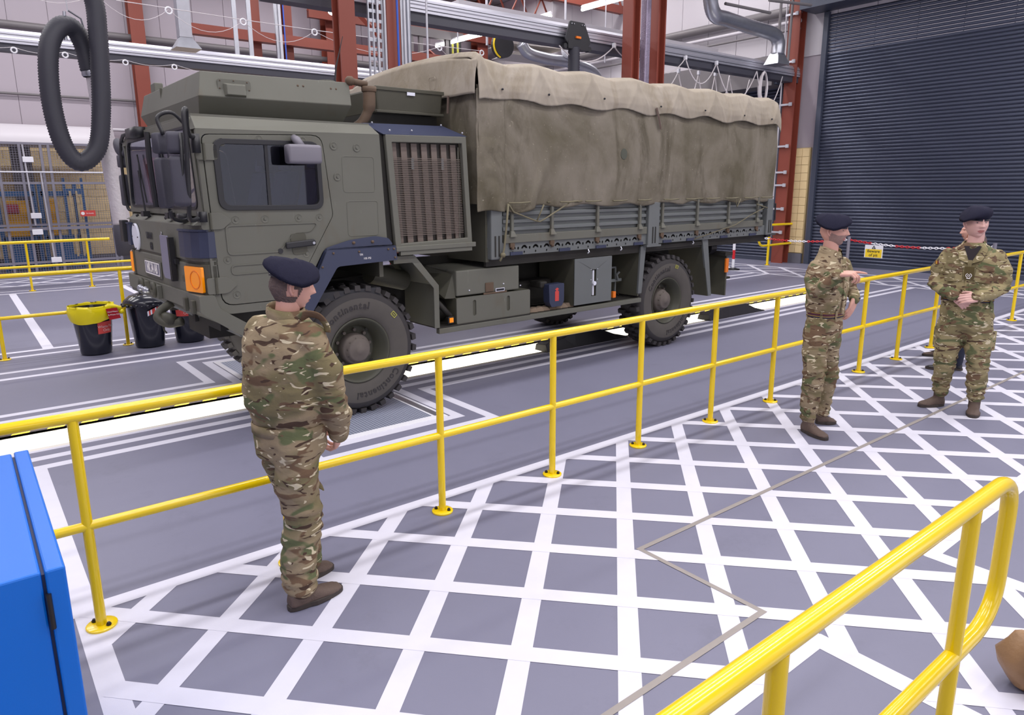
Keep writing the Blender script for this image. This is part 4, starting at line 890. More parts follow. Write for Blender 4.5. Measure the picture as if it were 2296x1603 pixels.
for s in (0, 1):   # near side, far side
    v0 = -.03 if s == 0 else WID+.03
    sg = 1 if s == 0 else -1
    a = MB(); a.plate(cab_out, [[((p[0]+.768)*1.012-.768, (p[1]-1.87)*1.009+1.87) for p in door_out]], (0, v0, 0), X_, Z_, -.035*sg); cs = a.build('cab_side', 'green', TR, bevel=.006 if s == 0 else 0)
    a = MB(); a.plate(door_out, [win_hole], (0, v0-.004*sg, 0), X_, Z_, -.03*sg); dr = a.build('cab_door', 'green', TR, bevel=.005 if s == 0 else 0)
    a = MB(); a.plate(win_out, [win_hole], (0, v0-.018*sg, 0), X_, Z_, -.03*sg); a.build('window_seal', 'black', dr, bevel=.008 if s == 0 else 0)
    a = MB(); a.b2(-.80, -.775, v0-.006, v0+.012, 1.97, 2.47); a.build('window_divider', 'black', dr)
    a = MB(); a.b2(-1.17, -.35, v0+.004*sg, v0+.008*sg, 1.96, 2.47); a.build('window_pane', 'glass', dr)
    if s: continue
    # embossed ribs, handle, hinges on the near door
    for pl, nm in (([(-1.17, 1.83), (-1.165, 1.59), (-.735, 1.59), (-.60, 1.745), (-.44, 1.75), (-.375, 1.83)], 0), ([(-1.15, 1.51), (-1.15, 1.43), (-.60, 1.43), (-.55, 1.51)], 1)):
        pts = round_poly(pl, .04); inn = [(((p[0]-sum(q[0] for q in pts)/len(pts))*.975)+sum(q[0] for q in pts)/len(pts), ((p[1]-sum(q[1] for q in pts)/len(pts))*(.90 if nm == 0 else .82))+sum(q[1] for q in pts)/len(pts)) for p in pts]
        a = MB(); a.plate(pts, [inn], (0, v0-.004, 0), X_, Z_, .007); a.build('door_rib', 'green', dr, bevel=.003)
    for z in (2.39, 1.865, 1.355):
        w2 = .20 if z < 2 else .13
        a = MB(); a.plate(round_poly([(-1.35, z+.065), (-1.35+w2-.04, z+.065), (-1.35+w2+.04 if z < 2 else -1.35+w2, z), (-1.35+w2-.04, z-.065), (-1.35, z-.065)] if z < 2 else [(-1.34, z+.06), (-1.18, z+.06), (-1.18, z-.06), (-1.34, z-.06)], .02), [], (0, v0-.006, 0), X_, Z_, .012); hg = a.build('hinge', 'green', dr, bevel=.004)
        a = MB(); a.cyl((-1.28, v0-.02, z-.065), (-1.28, v0-.02, z+.065), .011, n=8); a.build('hinge_pin', 'green_dark', dr)
    a = MB(); a.plate(round_poly([(-.64, 1.735), (-.50, 1.745), (-.49, 1.57), (-.62, 1.56)], .03), [], (0, v0-.004, 0), X_, Z_, .006); a.build('handle_recess', 'green_dark', dr)
    a = MB(); a.box((-.56, v0-.03, 1.652), (.26, .025, .055), Matrix.Rotation(math.radians(-4), 3, 'Y')); a.box((-.45, v0-.025, 1.655), (.06, .03, .045)); a.build('door_handle', 'black', dr, bevel=.01)
    a = MB(); a.cyl((-.445, v0-.05, 1.655), (-.445, v0-.03, 1.655), .012, n=10); a.build('handle_lock', 'steel', dr)
    a = MB(); a.cyl((-.73, v0-.012, 1.60), (-.73, v0, 1.60), .022, n=14); a.build('door_lock', 'black', dr)
    bolt = MB(); bolt.lathe([(.034, 0), (.034, -.003), (.03, -.004), (.027, -.002), (.012, -.002), (.010, -.010), (0, -.010)], (0, 0, 0), 'y', 16)
    first = None
    for (u_, z_) in ((-1.14, 2.47), (-.84, 2.50), (-.47, 2.50), (-1.08, 1.87), (-.84, 1.87), (-.55, 1.87), (-.36, 1.87), (-1.17, 1.555), (-1.12, 1.27), (-.50, 1.565), (-.19, 2.47), (.03, 2.46), (-.17, 2.21)):
        if first is None: first = bolt.build('boss', 'green', cs, smooth=True); first.location = (u_, v0-.003, z_)
        else: c_ = first.copy(); COL.objects.link(c_); c_.parent = cs; c_.location = (u_, v0-.003, z_)
    for (z0, z1, x0, x1) in ((2.075, 2.39, -.12, .20), (1.69, 2.005, -.095, .22)):
        a = MB(); o_ = rrect(x0, x1, z0, z1, .03); i_ = rrect(x0+.008, x1-.008, z0+.008, z1-.008, .024); a.plate(o_, [i_], (0, v0, 0), X_, Z_, .003); a.build('panel_emboss', 'green', cs, bevel=.0015)
# roof band, roof skin
a = MB()
a.hexa([(-1.335, -.032, 2.562), (.262, -.032, 2.583), (.255, .10, 2.585), (-1.33, .10, 2.56), (-1.32, -.028, 2.568), (.262, -.028, 2.588), (.235, .12, 2.685), (-1.31, .12, 2.682)])
a.build('roof_edge', 'green', TR, bevel=.004)
a = MB(); a.hexa([(-1.33, WID-.10, 2.56), (.255, WID-.10, 2.585), (.262, WID+.03, 2.583), (-1.335, WID+.03, 2.562), (-1.31, WID-.12, 2.682), (.235, WID-.12, 2.685), (.262, WID+.028, 2.588), (-1.32, WID+.028, 2.568)]); a.build('roof_edge', 'green', TR)
a = MB(); a.b2(-1.31, .235, .10, WID-.10, 2.63, 2.685); a.build('roof', 'green', TR)
a = MB(); a.b2(.22, .262, 0, WID, 1.3, 2.60); a.build('cab_rear_wall', 'green_dark', TR)
a = MB(); a.b2(-1.25, .24, .03, WID-.03, 1.12, 1.2); a.build('cab_floor', 'interior', TR)
# windscreen frame + glass
fr_o = round_poly([(-.02, 1.90), (WID+.02, 1.90), (WID-.10, 2.66), (.10, 2.66)], .03); fr_i = round_poly([(.07, 1.955), (WID-.07, 1.955), (WID-.16, 2.60), (.16, 2.60)], .09, 5)
a = MB(); a.plate(fr_o, [fr_i], (-1.325, 0, 0), Y_, Z_, .04); a.build('windscreen_frame', 'green', TR, bevel=.008)
fr_s = round_poly([(.09, 1.975), (WID-.09, 1.975), (WID-.18, 2.58), (.18, 2.58)], .08, 5)
a = MB(); a.plate(fr_i, [fr_s], (-1.332, 0, 0), Y_, Z_, .02); a.build('windscreen_seal', 'black', TR)
a = MB(); a.plate(fr_s, [], (-1.318, 0, 0), Y_, Z_, .006); a.build('windscreen', 'glass', TR)
for y in (.75, 1.62):   # wipers
    a = MB(); a.tube([(-1.37, y, 1.90), (-1.365, y+.10, 2.15), (-1.35, y+.14, 2.36)], .008, 6); a.tube([(-1.37, y+.02, 1.90), (-1.36, y+.16, 2.30)], .006, 6); a.tube([(-1.345, y+.02, 2.0), (-1.345, y+.2, 2.45)], .007, 6); a.b2(-1.40, -1.34, y-.04, y+.06, 1.87, 1.92); a.build('wiper', 'black', TR)
# front panel with rounded corners
foot = [(-1.29, -.03), (-1.345, .015), (-1.385, .12), (-1.40, .30), (-1.40, WID-.30), (-1.385, WID-.12), (-1.345, WID-.015), (-1.29, WID+.03)]
def front_band(z0, z1, o0, o1, name, m, bevel=.01, rng=None, par=TR):
    f = foot if rng is None else rng
    a = MB(); n = len(f); r0 = [Vector((p[0]-o0, p[1], z0)) for p in f]; r1 = [Vector((p[0]-o1, p[1], z1)) for p in f]
    b0 = [Vector((-1.25, f[-1][1], z0)), Vector((-1.25, f[0][1], z0))]; b1 = [Vector((-1.25, f[-1][1], z1)), Vector((-1.25, f[0][1], z1))]
    a.rings([r0+b0, r1+b1]); return a.build(name, m, par, bevel=bevel)
fp = front_band(1.545, 1.84, .0, -.008, 'front_panel', 'green')
a = MB(); a.hexa([(-1.39, .04, 1.83), (-1.29, -.02, 1.83), (-1.29, WID+.02, 1.83), (-1.39, WID-.04, 1.83), (-1.36, .10, 1.85), (-1.28, .02, 1.905), (-1.28, WID-.02, 1.905), (-1.36, WID-.10, 1.85)]); a.build('scuttle', 'green', TR, bevel=.006)
front_band(1.52, 1.548, -.012, -.012, 'panel_seam', 'green_dark', 0)
lp = front_band(1.27, 1.523, .0, .0, 'lower_front_panel', 'green')
# lamp guards and indicators at both corners
for s in (0, 1):
    q_ = (lambda p: p) if s == 0 else (lambda p: (p[0], WID-p[1]))
    seg = [q_(p) for p in ((-1.285, -.035), (-1.345, .0), (-1.385, .08), (-1.405, .20), (-1.41, .33))]
    if s: seg = seg[::-1]
    gd = front_band(1.575, 1.785, .025, .02, 'lamp_guard', 'navy', .006, seg)
    a = MB(); c = [Vector((p[0]-.03, p[1], 0)) for p in seg]
    a.rings([[Vector((p.x, p.y, 1.785)) for p in c]+[Vector((-1.3, seg[-1][1], 1.785)), Vector((-1.3, seg[0][1], 1.785))], [Vector((p.x, p.y, 1.80)) for p in c]+[Vector((-1.3, seg[-1][1], 1.80)), Vector((-1.3, seg[0][1], 1.80))]])
    a.build('guard_lip', 'navy', gd)
    seg2 = [q_(p) for p in ((-1.305, -.02), (-1.345, .02), (-1.375, .10), (-1.395, .20), (-1.40, .285))]
    if s: seg2 = seg2[::-1]
    hs = front_band(1.275, 1.525, .012, .012, 'lamp_housing', 'green_dark', .006, seg2)
    p0, p1 = ((-1.352, .005), (-1.412, .255)) if s == 0 else ((-1.412, WID-.255), (-1.352, WID-.005))
    d = Vector((p1[0]-p0[0], p1[1]-p0[1], 0)).normalized(); L_ = (Vector(p1)-Vector(p0)).length
    a = MB(); a.plate(rrect(.0, L_, 1.30, 1.505, .012), [], (p0[0], p0[1], 0), d, Z_, -.022); lens = a.build('indicator_lens', 'amber', hs, bevel=.004)
    a = MB(); cc = Vector((p0[0], p0[1], 0))+d*(L_*.42)
    a.plate(circ(L_*.40, 1.40, .075, 24), [circ(L_*.40, 1.40, .068, 24)], (p0[0]-.0, p0[1], 0), d, Z_, -.026); a.build('lens_ring', 'orange_small', lens)
a = MB(); a.cyl((-1.402, .42, 1.385), (-1.398, .42, 1.385), .03, n=16); a.build('plug', 'green_dark', lp)
# white disc, stencil, number plate, board, dark lamp
a = MB(); a.lathe([(0, -1.418), (.128, -1.418), (.132, -1.41), (.132, -1.40)], (0, 1.955, 1.665), 'x', 32); dc = a.build('bridge_disc', 'plate_white', fp)
for dy, dz in ((0, .115), (0, -.115), (-.12, 0), (.12, 0)):
    a = MB(); a.ball((-1.42, 1.955+dy, 1.665+dz), .008, 5); a.build('rivet', 'bolt', dc)
a = MB(); add_text(a, 'URAN1', .085, (-1.4025, 1.44, 1.695), (0, -1, 0), (0, 0, 1), bold=.003, sx=.85); add_text(a, 'GB', .09, (-1.4025, 1.40, 1.60), (0, -1, 0), (0, 0, 1), bold=.003, sx=.85); a.build('stencil', 'ink', fp)
a = MB(); a.b2(-1.412, -1.402, 1.10, 1.72, 1.315, 1.47); npl = a.build('number_plate_carrier', 'green', lp, bevel=.003)
a = MB(); a.b2(-1.416, -1.412, 1.13, 1.66, 1.335, 1.455); a.build('number_plate', 'plate_mauve', lp)
a = MB(); a.plate(rrect(1.13, 1.66, 1.335, 1.455, .01), [rrect(1.14, 1.65, 1.345, 1.445, .006)], (-1.417, 0, 0), Y_, Z_, -.003); a.build('plate_border', 'label_txt', lp)
a = MB(); add_text(a, 'NK 34 AB', .118, (-1.4195, 1.395, 1.394), (0, -1, 0), (0, 0, 1), bold=.004, sx=.80); a.build('plate_lettering', 'label_txt', lp)
a = MB(); a.plate(round_poly([(.63, 1.73), (.86, 1.73), (.86, 1.40), (.82, 1.36), (.63, 1.36)], .012), [], (-1.45, 0, 0), Y_, Z_, .012); bd = a.build('convoy_board', 'plate_mauve', TR, bevel=.003)
for y in (.60, .57): a = MB(); a.b2(-1.455, -1.41, y-.008, y+.008, 1.35, 1.72); a.build('board_rail', 'black', bd)
a = MB(); a.b2(-1.43, -1.40, .50, .60, 1.50, 1.54); a.build('board_arm', 'black', bd)
a = MB(); a.cyl((-1.405, .99, 1.73), (-1.40, .99, 1.73), .022, n=12); a.cyl((-1.405, .99, 1.66), (-1.40, .99, 1.66), .012, n=8); a.build('cap', 'steel', fp)
a = MB(); a.b2(-1.46, -1.40, WID-.16, WID-.02, 1.60, 1.82); a.build('blackout_lamp', 'black', TR, bevel=.008)
for y in (.4, 1.0, 1.6, 2.1): a = MB(); a.ball((-1.345, y, 1.868), .016, 6); a.build('washer_jet', 'black', TR)
# bumper beam, apron, shackles
a = MB(); a.hexa([(-1.42, -.02, 1.15), (-1.38, -.02, 1.15), (-1.38, WID+.02, 1.12), (-1.42, WID+.02, 1.12), (-1.42, -.02, 1.285), (-1.36, -.02, 1.285), (-1.36, WID+.02, 1.265), (-1.42, WID+.02, 1.265)]); bm_ = a.build('bumper', 'green', TR, bevel=.006)
a = MB(); a.hexa([(-1.10, -.03, .93), (-1.02, -.03, .95), (-1.30, WID+.01, 1.10), (-1.40, WID+.01, 1.10), (-1.41, -.02, 1.155), (-1.33, -.02, 1.155), (-1.33, WID+.01, 1.125), (-1.41, WID+.01, 1.125)])
a.build('bumper_apron', 'green_dark', TR)
a = MB(); a.hexa([(-1.125, -.045, .918), (-1.07, -.045, .918), (-1.34, WID, 1.085), (-1.405, WID, 1.085), (-1.14, -.045, .965), (-1.09, -.045, .965), (-1.34, WID, 1.105), (-1.405, WID, 1.105)])
a.build('step_lip', 'bed_grey', TR, bevel=.004)
side_plate(round_poly([(-1.42, 1.285), (-1.30, 1.285), (-1.27, 1.17), (-.82, .86), (-.86, .80), (-1.12, .93), (-1.42, 1.15)], .02), [], -.05, -.03, 'bumper_end', 'green', bevel=.004)
for y in (1.66, 1.20):
    a = MB(); a.tube([(-1.47, y+.055*math.cos(t_)*0, 0) for t_ in (0,)]+[], .01) if 0 else None
    a = MB(); a.tube([Vector((-1.47, y+.055*math.cos(t_), 1.215+.055*math.sin(t_))) for t_ in [2*PI*k/16 for k in range(17)]], .021, 8); tw = a.build('tow_eye', 'green_dark', bm_, smooth='all')
    a = MB(); a.b2(-1.46, -1.42, y-.10, y+.10, 1.14, 1.26); a.build('eye_bracket', 'green', bm_, bevel=.005)
for y, s in ((1.53, 1), (1.33, -1)):
    a = MB(); a.cyl((-1.50, y-.05, 1.20), (-1.50, y+.05, 1.215), .02, n=10); a.ball((-1.51, y, 1.205), .032, 6); a.build('towing_pin', 'steel', bm_, smooth='all')
for y in (.30, .09): a = MB(); a.b2(-1.45, -1.42, y-.03, y+.03, 1.13, 1.24); a.build('bumper_bracket', 'green_dark', bm_, bevel=.005)
a = MB(); a.tube(smooth_path([(-1.36, 1.05, 1.10), (-1.46, 1.05, 1.04), (-1.50, 1.02, .98), (-1.44, .95, .93), (-1.34, .85, .95)], 5), .04, 8); a.tube([(-1.45, 1.12, .98), (-1.42, .86, .98)], .05, 8); a.tube([(-1.46, 1.06, .93), (-1.46, 1.02, .86), (-1.45, .98, .84)], .008, 5); a.build('tow_jaw', 'green_dark', bm_, smooth='all')
# roof pod
pod = thing_pod = MB()
pod.rings([[Vector(p) for p in ((-1.15, .42, 2.685), (.13, .42, 2.695), (.13, 2.02, 2.695), (-1.15, 2.02, 2.685))],
           [Vector(p) for p in ((-1.19, .25, 2.84), (.15, .25, 2.85), (.15, 2.19, 2.85), (-1.19, 2.19, 2.84))],
           [Vector(p) for p in ((-1.15, .30, 3.035), (.16, .30, 3.055), (.16, 2.14, 3.055), (-1.15, 2.14, 3.035))]])
pd = pod.build('roof_pod', 'green', TR, bevel=.006)
a = MB(); a.lathe([(0, 3.14), (.2, 3.125), (.38, 3.08), (.46, 3.04)], (-.55, 1.2, 0), n=40); a.build('roof_hatch', 'green', pd, smooth='all')
a = MB(); a.plate(rrect(-1.03, -.76, 2.83, 2.985, .02), [], (0, .275, 0), X_, Z_, .01); vt = a.build('vent_flange', 'green', pd, bevel=.003)
a = MB(); a.hexa([(-.99, .27, 2.845), (-.80, .27, 2.845), (-.80, .27, 2.955), (-.99, .27, 2.955), (-.97, .215, 2.86), (-.82, .215, 2.86), (-.82, .225, 2.94), (-.97, .225, 2.94)]); a.build('vent_cowl', 'green', pd, bevel=.005)
for u_, z_ in ((-1.01, 2.97), (-.9, 2.975), (-.79, 2.97), (-1.01, 2.85), (-.78, 2.85), (-1.015, 2.91), (-.775, 2.91)): a = MB(); a.ball((u_, .262, z_), .006, 4); a.build('vent_screw', 'rust', vt)
for u_ in (-.34, -.29, -.03, .02): a = MB(); a.ball((u_, .288, 2.985), .011, 5); a.build('pod_bolt', 'rust', pd)
a = MB(); a.b2(-1.17, -1.145, 1.45, 1.46, 2.84, 3.03); a.b2(-1.185, -1.165, .30, 2.1, 2.838, 2.846); a.build('pod_seam', 'green_dark', pd)
a = MB(); a.tube([(.14, .55, 3.05), (.165, .55, 3.22), (.25, .55, 3.50)], [.012, .008, .003], 6); a.build('antenna', 'black', pd)
a = MB(); a.lathe([(0, 3.085), (.08, 3.082), (.085, 3.05)], (.03, .5, 0), n=16); a.build('antenna_base', 'green', pd)
a = MB(); a.b2(-1.14, -1.06, 1.75, 1.9, 3.03, 3.12); a.build('roof_lamp', 'green', pd, bevel=.01)
# mirrors near side
def mirror(c, w_, h_, d_, name, m, rz=0, par=TR):
    a = MB(); rs = []
    for t_, s_ in ((-d_/2, .86), (-d_/2+.015, .97), (0, 1.0), (d_/2-.02, .95), (d_/2, .80)):
        rr = rrect(-w_/2*s_, w_/2*s_, -h_/2*(.5+.5*s_), h_/2*(.5+.5*s_), min(w_, h_)*.24*s_)
        R = Matrix.Rotation(rz, 3, 'Z'); rs.append([Vector(c)+R @ Vector((t_, p[0], p[1])) for p in rr])
    a.rings(rs); return a.build(name, m, par, smooth='all')
mA = MB(); mA.tube(smooth_path([(-1.34, -.05, 2.50), (-1.40, -.14, 2.50), (-1.44, -.24, 2.56), (-1.47, -.36, 2.66), (-1.5, -.40, 2.62), (-1.5, -.40, 2.45), (-1.5, -.36, 2.2), (-1.5, -.33, 2.03), (-1.48, -.22, 1.90), (-1.42, -.12, 1.88), (-1.35, -.04, 1.90)], 6), .017, 8)
mA.tube([(-1.52, -.37, 2.5), (-1.53, -.34, 2.2), (-1.52, -.32, 2.02)], .014, 6); mA.b2(-1.37, -1.31, -.08, -.03, 2.38, 2.52); mA.b2(-1.37, -1.31, -.08, -.02, 1.86, 1.94)
arm = mA.build('mirror_arm', 'black', TR, smooth='all')
mirror((-1.53, -.27, 2.435), .155, .155, .13, 'wide_mirror', 'mirror_case', -.25)
mirror((-1.53, -.27, 2.165), .165, .365, .12, 'main_mirror', 'mirror_case', -.25)
mirror((-1.59, -.08, 2.44), .08, .15, .10, 'front_wide_mirror', 'mirror_case', .5)
mirror((-1.59, -.08, 2.155), .08, .37, .10, 'front_main_mirror', 'mirror_case', .5)
a = MB(); a.tube(smooth_path([(-1.58, -.13, 2.5), (-1.6, -.10, 2.62), (-1.5, -.1, 2.66), (-1.40, -.06, 2.58)], 5), .014, 6); a.tube(smooth_path([(-1.58, -.10, 1.96), (-1.56, -.06, 1.9), (-1.45, .1, 1.87), (-1.36, .2, 1.88)], 5), .016, 6); a.b2(-1.42, -1.32, .28, .38, 1.86, 1.92); a.build('mirror_bracket', 'black', TR, smooth='all')
# kerb mirror over the side window
a = MB(); a.tube([(-.55, -.05, 2.52), (-.56, -.12, 2.50), (-.53, -.16, 2.44)], [.03, .035, .03], 8); km = a.build('kerb_mirror_arm', 'mirror_grey', TR, smooth='all')
mirror((-.53, -.17, 2.385), .12, .155, .28, 'kerb_mirror', 'mirror_grey', 0)
# far side mirrors
mirror((-1.31, WID+.20, 2.42), .14, .13, .09, 'wide_mirror', 'mirror_case'); mirror((-1.31, WID+.20, 2.12), .15, .33, .09, 'main_mirror', 'mirror_case')
a = MB(); a.tube(smooth_path([(-1.32, WID, 2.60), (-1.33, WID+.08, 2.62), (-1.34, WID+.12, 2.4), (-1.34, WID+.12, 2.1), (-1.33, WID+.10, 1.93), (-1.30, WID, 1.92)], 6), .016, 6); a.tube([(-1.36, 1.9, 2.66), (-1.35, 2.30, 2.66), (-1.33, WID+.10, 2.60)], .018, 6); a.b2(-1.40, -1.30, 1.55, 1.95, 2.60, 2.69); a.build('mirror_arm', 'black', TR, smooth='all')
a = MB(); a.ball((0, 0, 0), 1, 10, sc_=(.05, .17, .075)); a.v = [Vector((-1.32, WID+.24, 2.56))+Matrix.Rotation(.5, 3, 'X') @ p for p in a.v]; a.build('far_kerb_mirror', 'mirror_case', TR, smooth='all')
a = MB(); a.tube([(-1.36, 1.28, 2.62), (-1.37, 1.26, 2.4), (-1.36, 1.24, 1.96)], .024, 6); a.build('mirror_pole', 'black', TR)
# interior: seats, wheel, dash, pillar
for y in (.55, 1.25, 1.90):
    a = MB(); a.b2(-.62, -.18, y-.22, y+.22, 1.55, 1.70); a.hexa([(-.30, y-.22, 1.68), (-.14, y-.22, 1.66), (-.14, y+.22, 1.66), (-.30, y+.22, 1.68), (-.16, y-.18, 2.30), (-.02, y-.18, 2.28), (-.02, y+.18, 2.28), (-.16, y+.18, 2.30)]); a.hexa([(-.16, y-.12, 2.3), (-.06, y-.12, 2.3), (-.06, y+.12, 2.3), (-.16, y+.12, 2.3), (-.14, y-.10, 2.46), (-.04, y-.10, 2.46), (-.04, y+.10, 2.46), (-.14, y+.10, 2.46)]); a.build('seat', 'seat', TR, bevel=.04)
a = MB(); a.b2(-1.28, -1.0, .08, WID-.08, 1.55, 1.93); a.build('dashboard', 'interior', TR, bevel=.04)
a = MB(); a.tube([Vector((-.90, 1.9, 1.95))+Matrix.Rotation(math.radians(-60), 3, 'Y') @ Vector((.22*math.cos(t_), .22*math.sin(t_), 0)) for t_ in [2*PI*k/24 for k in range(25)]], .014, 6); a.tube([(-.9, 1.9, 1.95), (-1.1, 1.9, 1.75)], .03, 8); a.build('steering_wheel', 'black', TR, smooth='all')
a = MB(); a.b2(-.30, -.1, .9, 1.5, 2.35, 2.6); a.b2(-1.2, .2, .1, WID-.1, 2.60, 2.63); a.build('headlining', 'interior', TR)
# ---- wheel arch trims (navy) and front wing
side_plate(round_poly([(-.335, 1.595), (-.30, 1.61), (-.10, 1.66), (.16, 1.685), (.30, 1.66), (.345, 1.60)], .02), [], -.045, .012, 'arch_cap', 'navy')
arch = round_poly([(-.64, .98), (-.60, 1.06), (-.325, 1.595), (.362, 1.59), (.375, 1.455), (-.235, 1.435), (-.52, 1.02), (-.60, .96)], [.01, .03, .03, .02, .01, .03, .02, .01])
ft = side_plate(arch, [], -.075, -.03, 'wing_trim', 'navy', bevel=.006)
a = MB(); a.plate([(-.325, 1.595), (.362, 1.59), (.362, 1.58), (-.33, 1.585)], [], (0, -.075, 0), X_, Z_, -.09); a.plate([(-.60, 1.06), (-.325, 1.595), (-.33, 1.575), (-.595, 1.05)], [], (0, -.075, 0), X_, Z_, -.06); a.build('wing_top', 'navy', TR)
for u_, z_ in ((-.27, 1.555), (-.02, 1.555), (.28, 1.56), (.34, 1.56), (.35, 1.48), (-.38, 1.44), (-.47, 1.26), (-.555, 1.08)): a = MB(); a.ball((u_, -.078, z_), .011, 5); a.build('wing_bolt', 'rust', ft)
for u_ in (-.06, .13): a = MB(); a.ball((u_, -.058, 1.635), .016, 5); a.build('wing_bolt', 'rust', ft)
a = MB(); add_text(a, 'TPI', .026, (.0, -.0765, 1.525), X_, Z_); add_text(a, '105 PSI', .026, (.06, -.0765, 1.49), X_, Z_); a.build('chalk_marks', 'label_txt', ft)
# rear half of the front wing (olive, folded plate)
pts = [(.37, 1.47), (.60, 1.47), (.86, 1.16), (.86, .73)]
def folded(pts, v0, v1, th, name, m, par=TR):
    a = MB()
    for p_, q_ in zip(pts[:-1], pts[1:]):
        d = Vector((q_[0]-p_[0], q_[1]-p_[1])).normalized(); n = Vector((-d.y, d.x))*th
        a.hexa([(p_[0], v0, p_[1]), (q_[0], v0, q_[1]), (q_[0], v1, q_[1]), (p_[0], v1, p_[1]), (p_[0]+n.x, v0, p_[1]+n.y), (q_[0]+n.x, v0, q_[1]+n.y), (q_[0]+n.x, v1, q_[1]+n.y), (p_[0]+n.x, v1, p_[1]+n.y)])
    return a.build(name, m, par)
folded(pts, .0, .62, .012, 'rear_wing', 'green'); 
a = MB(); a.plate([(.37, 1.48), (.605, 1.48), (.875, 1.165), (.875, .73), (.815, .73), (.815, 1.14), (.575, 1.41), (.37, 1.41)], [], (0, .0, 0), X_, Z_, .012); a.build('wing_edge', 'green', TR, bevel=.004)
folded([(-.62, 1.0), (-.34, 1.50), (.40, 1.50)], .0, .62, .012, 'inner_wing', 'chassis')
a = MB(); a.cyl((.30, .35, 1.30), (.75, .45, 1.18), .10, n=14); a.build('air_pipe', 'green_dark', TR, smooth=True)
